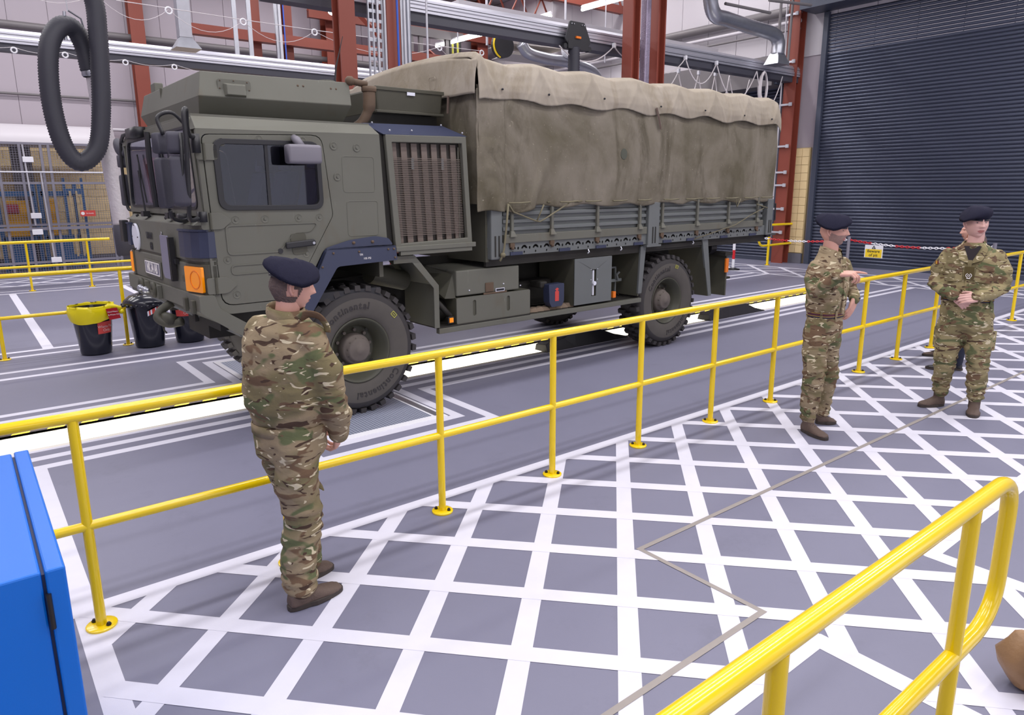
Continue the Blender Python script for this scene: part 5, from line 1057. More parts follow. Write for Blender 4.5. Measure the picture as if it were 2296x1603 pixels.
# ---- wheels
def wheel(u_, v_, flip=1, near=True):
    t_prof = [(.298, .05), (.315, .03), (.36, .012), (.43, .0), (.50, .004), (.545, .022), (.570, .055), (.578, .085), (.580, .20), (.578, .305), (.570, .335), (.545, .36), (.50, .378), (.43, .38), (.36, .37), (.298, .33)]
    a = MB(); a.lathe([(r, h*flip) for r, h in t_prof], (u_, v_, .62), 'y', 72)
    for i in range(len(a.mi)): a.mi[i] = 0
    k = 0
    for seg_ in range(len(t_prof)-1):
        for j in range(72): a.mi[seg_*72+j] = 1 if seg_ in (1, 2, 3) else 0
    ty = a.build('tyre', ['rubber', 'rubber_side'], TR, smooth='all')
    # tread lugs
    N_ = 34
    lug = MB(); lug.hexa([(-.030, .02, .566), (.030, .02, .566), (.030, .145, .570), (-.030, .145, .570), (-.026, .03, .614), (.026, .03, .614), (.026, .14, .622), (-.026, .14, .622)])
    lug2 = MB(); lug2.hexa([(-.027, .15, .57), (.027, .15, .57), (.027, .235, .57), (-.027, .235, .57), (-.024, .155, .622), (.024, .155, .622), (.024, .23, .622), (-.024, .23, .622)], 0)
    if near:
        p1 = p2 = None
        for k in range(N_):
            th = 2*PI*k/N_
            for mb_, sgn, dth in ((lug, 1, 0), (lug, -1, .5), (lug2, 1, .25), ):
                me_ = None
                c_ = (p1 if mb_ is lug else p2)
                if c_ is None:
                    c_ = mb_.build('tread_block', 'rubber', ty)
                    if mb_ is lug: p1 = c_
                    else: p2 = c_
                else: c_ = c_.copy(); COL.objects.link(c_); c_.parent = ty
                T = Matrix.Translation((u_, v_+(0 if sgn == 1 else .38)*flip, .62)) @ Matrix.Rotation(th+dth*2*PI/N_, 4, 'Y')
                sc_m = Matrix.Diagonal((1, sgn*flip, 1, 1))
                c_.matrix_local = T @ sc_m
    else:
        b = MB()
        for k in range(N_):
            for mb_, sgn, dth in ((lug, 1, 0), (lug, -1, .5), (lug2, 1, .25)):
                T = Matrix.Translation((u_, v_+(0 if sgn == 1 else .38)*flip, .62)) @ Matrix.Rotation(2*PI*(k+dth)/N_, 4, 'Y') @ Matrix.Diagonal((1, sgn*flip, 1, 1))
                b.add(mb_.v, mb_.f, 0, T)
        q = b.build('tread', 'rubber', ty); q['kind'] = 'stuff'
    r_prof = [(.298, .05), (.312, .028), (.305, .02), (.292, .03), (.280, .05), (.272, .06), (.262, .085), (.235, .115), (.228, .19), (.205, .205), (.12, .205)]
    a = MB(); a.lathe([(r, h*flip) for r, h in r_prof], (u_, v_, .62), 'y', 64); rm = a.build('rim', 'rim', TR, smooth='all')
    if not near: return
    hb = MB(); hb.lathe([(.15, .205), (.148, .12), (.135, .10), (.118, .095), (.112, .055), (.095, .045), (.045, .042), (.04, .036), (0, .034)], (u_, v_, .62), 'y', 40); h_ = hb.build('hub', 'hub', TR, smooth='all')
    for k in range(10):
        th = 2*PI*k/10+.2; c = (u_+.178*math.cos(th), v_+.17, .62+.178*math.sin(th))
        a = MB(); a.cyl(c, (c[0], v_+.205, c[2]), .017, n=6); a.build('wheel_nut', 'hub', rm)
        c = (u_+.105*math.cos(th+.3), v_+.062, .62+.105*math.sin(th+.3)); a = MB(); a.cyl(c, (c[0], v_+.10, c[2]), .013, n=6); a.build('hub_bolt', 'hub', h_)
    for k in range(4):
        th = 2*PI*k/4+.9; a = MB(); a.cyl((u_+.222*math.cos(th), v_+.152, .62+.222*math.sin(th)), (u_+.222*math.cos(th), v_+.156, .62+.222*math.sin(th)), .017, n=10); a.build('rim_hole', 'chassis', rm)
    # raised tyre lettering and yellow mark
    tx = MB()
    for a0 in ((2.55, 5.75) if u_ < 1 else (2.75, 5.9)):
        th = a0
        for chh in 'Continental':
            vs, fs = text_geo(chh, .088, extrude=.003, bold=.002); wch = (max(p.x for p in vs)-min(p.x for p in vs))
            th -= (wch/2+.006)/.425
            T = Matrix.Translation((u_, v_+.0005, .62)) @ Matrix.Rotation(-(th-PI/2), 4, 'Y') @ Matrix.Translation((0, 0, .43)) @ Matrix.Rotation(PI/2, 4, 'X')
            tx.add(vs, fs, 0, T); th -= (wch/2+.006)/.425
    tx.build('tyre_lettering', 'rubber', ty)
    a = MB(); th = .72 if u_ < 1 else 1.25
    T = Matrix.Translation((u_, v_-.003, .62)) @ Matrix.Rotation(-(th-PI/2), 4, 'Y') @ Matrix.Translation((0, 0, .47)) @ Matrix.Rotation(PI/2, 4, 'X')
    b = MB(); b.plate(rrect(-.03, .03, -.022, .022, .003), [rrect(-.025, .025, -.017, .017, .002)], (0, 0, 0), X_, Y_, .002)
    vs, fs = text_geo('8.0', .024); b.add(vs, fs); a.add(b.v, b.f, 0, T); a.build('tyre_mark', 'yellow_mark', ty)
wheel(0, .0); wheel(4.57, .0)
wheel(0, WID, -1, False); wheel(4.57, WID, -1, False)
# ---- chassis, axles, springs
a = MB()
for y in (.80, 1.60): a.b2(-1.25, 6.7, y-.04, y+.04, .95, 1.22)
for x in (-.6, .7, 1.7, 2.7, 3.6, 5.4, 6.4): a.b2(x-.05, x+.05, .8, 1.6, 1.0, 1.18)
a.build('chassis_frame', 'chassis', TR)
for x in (0, 4.57):
    a = MB(); a.cyl((x, .3, .62), (x, 2.14, .62), .09, n=14); a.ball((x, 1.22, .60), .22, 8); a.build('axle', 'chassis', TR, smooth='all')
    for y in (.62, 1.80): a = MB(); a.tube(smooth_path([(x-.75, y, .98), (x-.3, y, .80), (x, y, .74), (x+.3, y, .80), (x+.75, y, .98)], 5), .045, 6); a.build('leaf_spring', 'chassis', TR)
a = MB(); a.cyl((.4, 1.2, .9), (4.3, 1.2, .7), .06, n=10); a.b2(-1.1, .6, .9, 1.55, .75, 1.5); a.b2(.6, 1.3, 1.0, 1.5, .7, 1.1); a.build('drivetrain', 'chassis', TR)
a = MB(); a.b2(-1.22, -.62, .15, .75, .95, 1.14); a.b2(1.0, 3.9, .70, .76, .72, 1.38); a.build('underbody', 'chassis', TR)
# ---- radiator pack behind the cab
rp = thing_rp = None
a = MB(); a.hexa([(.37, .03, 1.53), (1.22, .03, 1.55), (1.22, .60, 1.55), (.37, .60, 1.53), (.34, .03, 2.58), (1.18, .03, 2.60), (1.18, .60, 2.60), (.34, .60, 2.58)]); rad = a.build('radiator_housing', 'core_dark', TR)
a = MB(); a.plate([(.315, 2.585), (1.215, 2.60), (1.275, 1.54), (.385, 1.52)], [[(.38, 2.52), (1.165, 2.535), (1.215, 1.62), (.44, 1.60)]], (0, -.05, 0), X_, Z_, -.05); a.build('radiator_frame', 'green', TR, bevel=.006)
a = MB(); a.b2(.37, 1.30, -.075, -.04, 1.53, 1.575); a.b2(.42, 1.26, -.065, -.02, 1.49, 1.53); a.build('radiator_sill', 'green', TR, bevel=.004)
a = MB(); a.hexa([(.30, -.05, 2.585), (1.235, -.05, 2.60), (1.22, .02, 2.60), (.30, .02, 2.585), (.22, .20, 2.70), (1.13, .22, 2.715), (1.13, .6, 2.72), (.22, .6, 2.70)]); cp = a.build('radiator_cowl', 'navy', TR, bevel=.006)
for u_, v_, z_ in ((.36, -.04, 2.61), (1.17, -.04, 2.62), (.30, .17, 2.69), (1.08, .19, 2.705), (.62, .0, 2.62)): a = MB(); a.ball((u_, v_-.01, z_+.012), .011, 5); a.build('cowl_bolt', 'steel', cp)
for k in range(7):
    x = .445+k*.112; a = MB(); a.plate([(x-.055, 2.52), (x+.008, 2.52), (x+.055, 1.60), (x-.008, 1.60)], [], (0, .022, 0), X_, Z_, .015); a.build('radiator_tube', 'core', rad)
a = MB()
for k in range(44):
    z = 2.38-k*.0165; sh = .06*(2.52-z); a.b2(.40+sh, 1.155+sh*.8, -.012, -.008, z, z+.006)
g_ = a.build('radiator_fins', 'core', rad); g_['kind'] = 'stuff'
for x in (.40, 1.16): a = MB(); a.b2(x-.012, x+.0, .0, .012, 1.62, 2.5); a.build('frame_edge', 'green', rad)
for x in (.62, .96): a = MB(); a.b2(x-.014, x+.014, -.008, .0, 2.28, 2.39); a.build('hook', 'bed_grey', rad)
side_plate([(.262, 2.60), (.32, 2.58), (.385, 1.50), (.32, 1.50)], [], .02, .01, 'gap_panel', 'chassis')
# air filter box and rusty pipe
a = MB(); a.hexa([(.50, .40, 2.82), (1.24, .40, 2.84), (1.24, 2.0, 2.84), (.50, 2.0, 2.82), (.48, .38, 3.05), (1.25, .38, 3.055), (1.25, 2.02, 3.055), (.48, 2.02, 3.05)]); bx_ = a.build('air_box', 'duct_olive', TR, bevel=.02)
a = MB(); a.b2(.47, 1.26, .37, .40, 3.03, 3.065); a.b2(.48, 1.255, .375, .41, 2.825, 2.85); a.build('box_rim', 'duct_olive', bx_, bevel=.004)
a = MB(); a.b2(.82, .91, .368, .376, 3.0, 3.03); a.build('box_label', 'plate_white', bx_)
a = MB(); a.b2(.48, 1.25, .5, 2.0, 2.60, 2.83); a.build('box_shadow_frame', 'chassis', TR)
a = MB(); a.tube(smooth_path([(.21, .33, 2.66), (.28, .30, 2.72), (.335, .27, 2.84), (.345, .27, 3.0)], 5), [.045]*10+[.058]*6, 14); a.lathe([(.066, 2.985), (.07, 3.0), (.07, 3.03), (.05, 3.03)], (.345, .27, 0), n=16); a.build('exhaust_stack', 'rust', TR, smooth='all')
a = MB(); a.cyl((.17, .30, 3.07), (.33, .28, 3.05), .03, n=10); a.ball((.17, .30, 3.07), .045, 6); a.build('stack_cap', 'rust', TR, smooth='all')
# ---- load bed
bed = MB(); bed.b2(1.50, 6.88, .0, WID, 1.50, 1.60); bd_ = bed.build('bed_floor', 'bed_grey', TR)
holes = []
def sem(cx, cz, r):  # half-moon slot
    o_ = [(cx+r*math.cos(math.radians(a_)), cz+r*math.sin(math.radians(a_))) for a_ in range(10, 171, 20)]
    i_ = [(cx+r*.45*math.cos(math.radians(a_)), cz+r*.45*math.sin(math.radians(a_))) for a_ in range(165, 14, -25)]
    return o_+i_
def perf(x0, x1):
    o_ = [(x0, 1.405), (x1, 1.405), (x1, 1.545), (x0, 1.545)]; hs = []
    x = x0+.16
    while x < x1-.14:
        hs.append(sem(x, 1.462, .045)); hs.append(circ(x, 1.432, .011, 8, .014)); 
        if x+.09 < x1-.06: hs.append(circ(x+.078, 1.475, .013, 8, .017))
        x += .165
    a = MB(); a.plate(o_, hs, (0, -.035, 0), X_, Z_, -.008); a.build('side_rail', 'bed_grey', TR)
perf(1.66, 4.02); perf(4.24, 6.76)
for u0 in (1.78, 2.50, 3.10, 3.78, 4.35, 4.85, 5.62, 6.35): a = MB(); a.b2(u0, u0+.17, -.05, -.036, 1.405, 1.44); a.build('reflector', 'navy', TR)
a = MB(); a.b2(1.50, 6.88, .02, .06, 1.30, 1.52); a.build('bed_beam', 'chassis', TR)
for (x0, x1) in ((1.69, 4.01), (4.25, 6.68)):
    a = MB(); a.b2(x0, x1, -.055, .0, 1.535, 1.625); ds = a.build('dropside', 'green', TR, bevel=.006)
    a = MB(); a.b2(x0, x1, -.005, .02, 1.62, 1.97); a.build('dropside_panel', 'bed_grey', ds)
    sl = MB(); sl.hexa([(x0, -.035, 0), (x1, -.035, 0), (x1, -.0, -.008), (x0, -.0, -.008), (x0, -.035, .034), (x1, -.035, .034), (x1, -.0, .05), (x0, -.0, .05)])
    f_ = sl.build('dropside_slat', 'bed_grey', ds, bevel=.004); f_.location.z = 1.665
    for z in (1.745, 1.825, 1.905): c_ = f_.copy(); COL.objects.link(c_); c_.parent = ds; c_.location = (0, 0, z)
    step = (2.38, 3.11, 3.87) if x0 < 3 else (4.31, 5.05, 5.78, 6.52)
    if x0 < 3: step = (1.80,)+step
    for x in step:
        a = MB(); a.b2(x-.018, x+.018, -.062, -.03, 1.63, 1.96); a.hexa([(x-.045, -.085, 1.60), (x+.045, -.085, 1.60), (x+.045, -.03, 1.60), (x-.045, -.03, 1.60), (x-.02, -.06, 1.665), (x+.02, -.06, 1.665), (x+.02, -.03, 1.665), (x-.02, -.03, 1.665)]); a.build('stiffener', 'green', ds, bevel=.004)
        a = MB(); a.b2(x-.03, x+.03, -.06, -.03, 1.49, 1.535); a.ball((x, -.06, 1.48), .02, 5); a.build('latch', 'rust', ds)
for (x0, x1, z0) in ((1.505, 1.655, 1.375), (4.02, 4.235, 1.385), (6.76, 6.92, 1.40)):
    a = MB(); a.b2(x0, x1, -.07, .06, z0, 1.93); ps = a.build('bed_post', 'bed_grey', TR, bevel=.012)
    for x in ((x0+x1)/2-.025, (x0+x1)/2+.025): a = MB(); a.b2(x-.008, x+.008, -.076, -.069, z0+.03, 1.62); a.build('post_slot', 'chassis', ps)
a = MB(); a.b2(4.0, 4.28, -.07, .05, 1.37, 1.395); a.build('post_foot', 'bed_grey', TR)
a = MB(); a.b2(1.48, 1.52, .0, WID, 1.35, 1.95); a.b2(6.86, 6.90, .0, WID, 1.5, 1.95); a.build('bed_end', 'green_dark', TR)
a = MB(); a.b2(1.52, 6.86, WID-.03, WID+.03, 1.40, 1.95); a.build('far_dropside', 'bed_grey', TR)
for x in (2.98, 3.55, 5.0): a = MB(); a.tube([(x, -.03, 1.40), (x, -.05, 1.37), (x-.03, -.05, 1.355)], .009, 6); a.build('rope_hook', 'steel', TR)
a = MB(); a.tube([(6.93, -.05, 1.86), (6.98, -.06, 1.86), (6.99, -.06, 1.62), (6.93, -.05, 1.58)], .012, 6); a.build('grab_handle', 'black', TR)
a = MB(); a.b2(6.86, 6.98, -.02, .02, 1.36, 1.40); a.cyl((6.9, -.05, 1.40), (7.05, -.05, 1.40), .012, n=6); a.build('tail_hook', 'black', TR)
# ---- boxes between the wheels
a = MB(); a.hexa([(1.12, .03, 1.02), (1.965, .03, 1.02), (1.965, .66, 1.02), (1.12, .66, 1.02), (1.12, .03, 1.283), (1.965, .03, 1.283), (1.965, .66, 1.30), (1.12, .66, 1.30)]); fb = a.build('locker', 'green', TR, bevel=.012)
a = MB(); a.b2(1.49, 1.60, .018, .032, 1.03, 1.13); a.b2(1.46, 1.78, .012, .03, 1.005, 1.025); lt = a.build('locker_catch', 'rust', fb, bevel=.006)
a = MB(); a.b2(1.625, 1.745, .015, .022, 1.025, 1.06); pl_ = a.build('data_plate', 'plate_white', fb)
a = MB(); a.b2(1.632, 1.738, .013, .015, 1.031, 1.054); a.build('data_print', 'ink', fb)
for u_, z_ in ((1.28, 1.07), (1.98, 1.06), (1.74, 1.10)): a = MB(); a.ball((u_, .026, z_), .008, 5); a.build('rivet', 'plate_white', fb)
def slots(x0, x1, z0, z1, sl_, v, th): return None
a = MB(); a.plate(rrect(1.105, 2.11, .735, 1.005, .015), [rrect(x-.022, x+.022, .80, .965, .02) for x in (1.335, 1.795)], (0, .012, 0), X_, Z_, -.012); lk = a.build('lower_locker_face', 'green', TR, bevel=.003)
a = MB(); a.b2(1.105, 2.11, .024, .60, .735, 1.005); a.build('lower_locker', 'green_dark', TR)
a = MB(); a.hexa([(1.02, .1, 1.0), (1.12, .05, 1.0), (1.12, .7, 1.0), (1.02, .7, 1.0), (.92, .5, 1.25), (1.12, .1, 1.25), (1.12, .7, 1.3), (.92, .7, 1.3)]); a.build('tank_bracket', 'green_dark', TR)
a = MB(); a.cyl((.98, .3, .86), (1.10, .3, .86), .12, n=20); a.tube([(.9, .1, 1.0), (1.05, .05, .82)], .03, 6); a.build('air_tank', 'chassis', TR, smooth='all')
a = MB(); a.b2(.99, 1.06, -.0, .03, .755, .825); mk = a.build('marker_housing', 'black', TR, bevel=.006)
a = MB(); a.b2(1.0, 1.05, -.008, .0, .765, .815); a.build('marker_lens', 'amber', mk, bevel=.006)
a = MB(); a.b2(3.475, 3.525, .0, .04, .77, .85); a.build('marker_lens', 'orange_small', TR, bevel=.006)
a = MB(); a.b2(.87, 4.0, -.01, .05, .665, .72); a.build('side_guard', 'green', TR, bevel=.006)
a = MB(); a.b2(.87, 2.1, .0, .55, .715, .735); a.b2(2.1, 4.0, .05, .5, .70, .72); a.build('tray', 'chassis', TR)
a = MB(); a.plate([(2.80, .745), (3.44, .745), (3.44, 1.295), (2.80, 1.295)], [rrect(3.09, 3.17, .83, 1.15, .006)], (0, .005, 0), X_, Z_, -.012); wt = a.build('water_locker_face', 'bed_grey', TR, bevel=.003)
a = MB(); a.b2(2.80, 3.44, .03, .62, .745, 1.293); a.build('water_locker', 'green_dark', TR)
a = MB(); a.b2(3.115, 3.135, .012, .03, .84, 1.14); a.cyl((3.13, -.01, .985), (3.13, .02, .985), .026, n=12); a.build('drain_tap', 'plate_white', wt)
for x, z in ((3.075, 1.155), (3.185, 1.155), (3.075, 1.03), (3.185, 1.03)): a = MB(); a.ball((x, .004, z), .006, 4); a.build('rivet', 'plate_white', wt)
a = MB(); a.plate(round_poly([(2.405, 1.03), (2.645, 1.03), (2.645, .82), (2.61, .765), (2.45, .765), (2.415, .82)], .015), [], (0, .02, 0), X_, Z_, -.10); ex = a.build('extinguisher_cover', 'navy', TR, bevel=.012)
a = MB(); a.plate([(2.50, .83), (2.56, .83), (2.56, .94), (2.54, .955), (2.56, .97), (2.53, .985), (2.50, .965), (2.52, .95), (2.50, .94)], [], (0, .017, 0), X_, Z_, -.003); a.build('extinguisher_symbol', 'label_red', ex)
a = MB(); a.b2(2.35, 2.46, .1, .3, .98, 1.06); a.b2(2.15, 2.75, .35, .55, .75, 1.05); a.build('battery_box', 'chassis', TR, bevel=.02)
random.seed(3)
for i in range(7):
    a = MB(); x = 2.22+i*.095; a.hexa([(x-.05, .08, .722), (x+.06, .05, .722), (x+.06, .2, .722), (x-.05, .22, .722), (x-.03, .10, .75+random.random()*.03), (x+.04, .08, .76+random.random()*.03), (x+.04, .18, .76), (x-.03, .2, .77)]); a.build('chock', 'stone', TR, bevel=.01)
a = MB(); a.b2(3.55, 3.87, .22, .24, .93, .965); a.tube([(3.60, .2, .95), (3.58, .2, 1.02), (3.63, .2, 1.04)], .015, 6); a.tube([(3.78, .2, .95), (3.75, .2, 1.02), (3.80, .2, 1.05)], .015, 6); a.b2(3.78, 3.80, .25, .27, .75, 1.12); a.b2(3.5, 3.80, .25, .27, 1.10, 1.12); a.b2(3.55, 3.75, .3, .45, .72, .80); a.build('step_bracket', 'bed_grey', TR)
# rear mudguards
a = MB(); a.hexa([(3.93, -.01, .78), (4.0, -.01, .78), (4.0, .02, .78), (3.93, .02, .78), (3.96, -.01, 1.38), (4.06, -.01, 1.38), (4.06, .02, 1.38), (3.96, .02, 1.38)]); mg = a.build('mudguard_edge', 'bed_grey', TR, bevel=.004)
a = MB(); a.hexa([(3.93, .0, .75), (3.95, .0, .75), (3.95, .60, .75), (3.93, .60, .75), (3.97, .0, 1.40), (3.99, .0, 1.40), (3.99, .60, 1.40), (3.97, .60, 1.40)]); a.build('mudguard', 'green_dark', TR)
a = MB(); a.hexa([(5.46, -.01, .60), (5.53, -.01, .60), (5.53, .02, .60), (5.46, .02, .60), (5.25, -.01, 1.41), (5.38, -.01, 1.41), (5.38, .02, 1.41), (5.25, .02, 1.41)]); a.build('mudguard_edge', 'bed_grey', TR, bevel=.004)
a = MB(); a.hexa([(5.45, .0, .60), (5.47, .0, .60), (5.47, .60, .60), (5.45, .60, .60), (5.26, .0, 1.41), (5.28, .0, 1.41), (5.28, .60, 1.41), (5.26, .60, 1.41)]); a.build('mudguard', 'green_dark', TR)
a = MB(); a.plate([(3.99, 1.38), (5.30, 1.38), (5.26, 1.33), (4.05, 1.33)], [], (0, .0, 0), X_, Z_, -.6); a.build('mudguard_top', 'chassis', TR)
a = MB(); a.b2(5.90, 5.93, .02, .50, .56, 1.17); mf = a.build('mud_flap', 'green_dark', TR)
a = MB(); a.b2(5.84, 6.02, .0, .45, 1.14, 1.19); a.b2(5.93, 6.02, .02, .06, .80, .83); a.build('flap_bracket', 'chassis', TR)
a = MB(); a.b2(5.86, 5.93, -.005, .02, .90, 1.10); a.build('side_marker', 'orange_small', mf, bevel=.004)
a = MB(); a.plate([(5.50, 1.14), (5.90, 1.17), (5.90, .57), (5.50, .60)], [], (0, .38, 0), X_, Z_, .012); a.build('flap_panel', 'green_dark', TR)
a = MB(); a.cyl((5.72, .25, 1.25), (5.85, .25, 1.25), .10, n=14); a.build('rear_lamp', 'black', TR)
# ---- tarpaulin
def grid_mesh(fn, nu, nv):
    a = MB(); vs = [fn(i/nu, j/nv) for j in range(nv+1) for i in range(nu+1)]
    a.add(vs, [(j*(nu+1)+i, j*(nu+1)+i+1, (j+1)*(nu+1)+i+1, (j+1)*(nu+1)+i) for j in range(nv) for i in range(nu)]); return a
TB0, TB1 = 1.38, 6.82
bows = [TB0+(TB1-TB0)*k/7 for k in range(8)]
def nz(x, y, z, s=1): return noise.noise(Vector((x*s, y*s, z*s)))
def fold(u_, z): # vertical drape folds
    return .030*nz(u_*1.3, z*.45, 3.1)+.014*nz(u_*4.2+z*.9, z*1.0, 8.3)+.006*nz(u_*9, z*3, 1.7)
def side_fn(i, j):
    u_ = TB0-.03+(TB1+.06-TB0+.03)*i; z = 1.905+(3.10-1.905)*j
    lower = 1-j; hem = .018*math.sin(u_*9.2)+.02*nz(u_*3, 0, 5)
    if u_ < 2.1: hem -= .03
    v = -.055-fold(u_, z)*1.3-.030*math.sin(PI*j)-.016*max(0, math.sin(u_*19))*lower**3
    # tension lines at the bottom left corner
    g = math.exp(-((u_-2.0-(z-1.9)*.55)/.09)**2)*max(0, 1-j*1.5); v -= .04*g
    g = math.exp(-((u_-1.66)/.02)**2); v += .02*g
    return Vector((u_+.015*nz(z*3, u_*2, 9), v, z+hem*lower**2))
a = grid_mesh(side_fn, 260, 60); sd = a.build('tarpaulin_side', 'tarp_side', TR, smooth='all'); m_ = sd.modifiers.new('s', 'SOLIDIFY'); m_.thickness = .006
a = grid_mesh(lambda i, j: Vector((TB0-.02+(TB1+.04-TB0)*i, WID+.05+fold(i*5, j), 1.9+(3.15-1.9)*j)), 80, 16); a.build('far_tarpaulin_side', 'tarp_side', TR, smooth='all')
def front_fn(i, j):
    v = -.05+(WID+.10)*i; z = 1.95+(3.05-1.95)*j
    return Vector((TB0-.03-.022*nz(v*2, z*.8, 4)-.012*nz(v*6, z*2, 2)-.02*math.sin(PI*j)*math.sin(PI*i), v, z))
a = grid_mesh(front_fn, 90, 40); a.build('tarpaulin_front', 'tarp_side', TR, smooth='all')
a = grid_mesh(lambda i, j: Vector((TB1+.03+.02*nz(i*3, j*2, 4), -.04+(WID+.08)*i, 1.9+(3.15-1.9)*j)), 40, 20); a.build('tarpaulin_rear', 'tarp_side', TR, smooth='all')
# overlapping strap flap at the front corner
def flap_fn(i, j):
    u_ = TB0-.06+.36*i; z = 1.875+(3.06-1.875)*j
    return Vector((u_+.012*nz(z*4, 1, i), -.085-.018*nz(u_*6, z*3.2, 7)-.03*math.exp(-((i-.5)/.3)**2)*(.4+.6*abs(nz(z*5, 3, 1)))-.01*math.sin(z*23)*(1-i)*i, z+.01*math.sin(u_*14)))
a = grid_mesh(flap_fn, 34, 90); fl_ = a.build('corner_flap', 'tarp_side', TR, smooth='all'); m_ = fl_.modifiers.new('s', 'SOLIDIFY'); m_.thickness = .006
# roof cover: ridge section across, sags between bows, skirt over the side
def top_sec(k, u_, i):
    """k 0..1 around section: near hem -> up side -> over roof -> far hem"""
    d = min(abs(u_-b) for b in bows); sag = .034*(min(d, .39)/.39)**1.3
    hemw = .018*math.sin(u_*7.7)+.03*nz(u_*1.9, 0, 7)-.012
    P = [(-.105, 2.985), (-.112, 3.06), (-.105, 3.14), (-.085, 3.24), (-.05, 3.335), (.03, 3.375), (.25, 3.40), (.7, 3.425), (WID/2, 3.435), (WID-.7, 3.425), (WID-.25, 3.40), (WID-.03, 3.375), (WID+.05, 3.33), (WID+.09, 3.15), (WID+.1, 2.99)]
    f = k*(len(P)-1); a_ = min(int(f), len(P)-2); t = f-a_; y = P[a_][0]*(1-t)+P[a_+1][0]*t; z = P[a_][1]*(1-t)+P[a_+1][1]*t
    side = max(0, 1-k*3.0)
    top = math.sin(PI*min(1, k*1.0))
    z -= sag*(.5+.8*min(1, k*6))*(1 if k > .18 else k/.18)
    y -= side*(.022*nz(u_*2.6, z*2, 3)+.016*nz(u_*6, z*5, 5)+.012*math.cos(min(d, .39)/.39*PI))
    if k < .08: z += hemw*(1-k/.08)
    # diagonal tension creases running from each bow
    dd = (u_-min(bows, key=lambda b: abs(u_-b)))
    for sl_ in (.9, 1.6): y -= .012*math.exp(-((abs(dd)-sl_*(3.33-z)*.35)/.02)**2)*(1 if k < .3 else 0)
    if u_ > TB1-.12: z -= .10*((u_-TB1+.12)/.17)**2.2
    if u_ < TB0+.02: z -= .02*((TB0+.02-u_)/.07)
    if 1.30 < u_ < 1.55 and k > .2: z += .045*math.exp(-((u_-TB0-.02)/.05)**2)
    return Vector((u_, y, z))
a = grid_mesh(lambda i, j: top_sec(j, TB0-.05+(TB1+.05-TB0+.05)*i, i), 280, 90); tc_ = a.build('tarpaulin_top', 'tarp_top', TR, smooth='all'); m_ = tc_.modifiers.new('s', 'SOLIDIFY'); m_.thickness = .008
def ftop(i, j):
    v = -.10+(WID+.2)*i; pk = 3.33+.10*math.sin(PI*min(1, max(0, (v+.0)/WID)))**.7
    z0 = 3.01+.012*nz(v*3, 2, 2); z = z0+(pk-z0)*j
    return Vector((TB0-.065-.02*(1-j)-.012*nz(v*3, z*3, 6)+.02*j*j, v, z))
a = grid_mesh(ftop, 80, 14); ff = a.build('front_valance', 'tarp_top', TR, smooth='all'); m_ = ff.modifiers.new('s', 'SOLIDIFY'); m_.thickness = .008
for (v_, z_) in ((.62, 3.17), (1.55, 3.18)): a = MB(); a.plate(rrect(v_-.06, v_+.06, z_-.06, z_+.07, .02), [rrect(v_-.053, v_+.053, z_-.053, z_+.063, .016)], (TB0-.095, 0, 0), Y_, Z_, -.006); a.build('stitched_patch', 'tarp_top', ff)
for (u_, z_) in ((1.62, 3.035), (2.25, 3.03), (3.1, 3.05), (4.1, 3.03), (5.0, 3.04), (5.9, 3.03), (6.6, 3.02)): a = MB(); a.ball((u_, -.128, z_+.03), .012, 5); a.build('eyelet', 'ink', TR)
a = MB(); a.plate(circ(3.46, 2.49, .055, 20, .062), [], (0, -.115, 0), X_, Z_, .008); a.build('round_patch', 'green_patch', TR)
a = MB(); a.tube([(4.02, -.125, 3.04), (4.06, -.13, 2.94), (4.12, -.12, 2.80)], .018, 6, flat=.3); a.build('loose_strap', 'brown_strap', TR)
a = MB(); a.tube([(1.26, .30, 3.02), (1.25, .30, 2.85)], .014, 6, flat=.3); a.build('loose_strap', 'brown_strap', TR)
# lacing rope along the lower hem
a = MB(); us = [1.70, 2.0, 2.12, 2.30, 2.44, 2.72, 2.84, 3.1, 3.3, 3.55, 3.75, 4.0, 4.25, 4.55, 4.7, 5.0, 5.15, 5.45, 5.6, 5.9, 6.05, 6.35, 6.5, 6.8]
for i in range(0, len(us)-1):
    if i in (1, 2): continue
    hi = i % 2 == 0
    a.tube([(us[i], -.115 if hi else -.06, 1.955), ((us[i]+us[i+1])/2, -.12 if hi else -.05, 1.952), (us[i+1], -.115 if hi else -.06, 1.96)], .009, 6)
a.tube([(1.70, -.11, 1.95), (1.78, -.10, 1.86), (2.1, -.09, 1.76), (2.16, -.09, 1.75), (2.22, -.09, 1.77), (2.58, -.11, 1.94)], .009, 6)
a.tube([(2.12, -.09, 1.76), (2.20, -.11, 1.93)], .009, 6)
a.tube([(1.70, -.11, 1.95), (1.68, -.10, 1.7), (1.66, -.09, 1.50), (1.64, -.09, 1.42), (1.60, -.09, 1.36)], .012, 6); a.ball((1.64, -.09, 1.42), .03, 5)
a.tube([(5.85, -.10, 1.94), (5.9, -.10, 1.83), (5.98, -.10, 1.94)], .007, 5); a.tube([(6.4, -.10, 1.86), (6.72, -.09, 1.80)], .008, 5)
a.tube([(5.0, -.05, 1.42), (5.9, -.09, 1.58), (6.3, -.10, 1.72), (6.6, -.10, 1.80)], .007, 5)
a.build('lacing_rope', 'rope', TR, smooth='all')
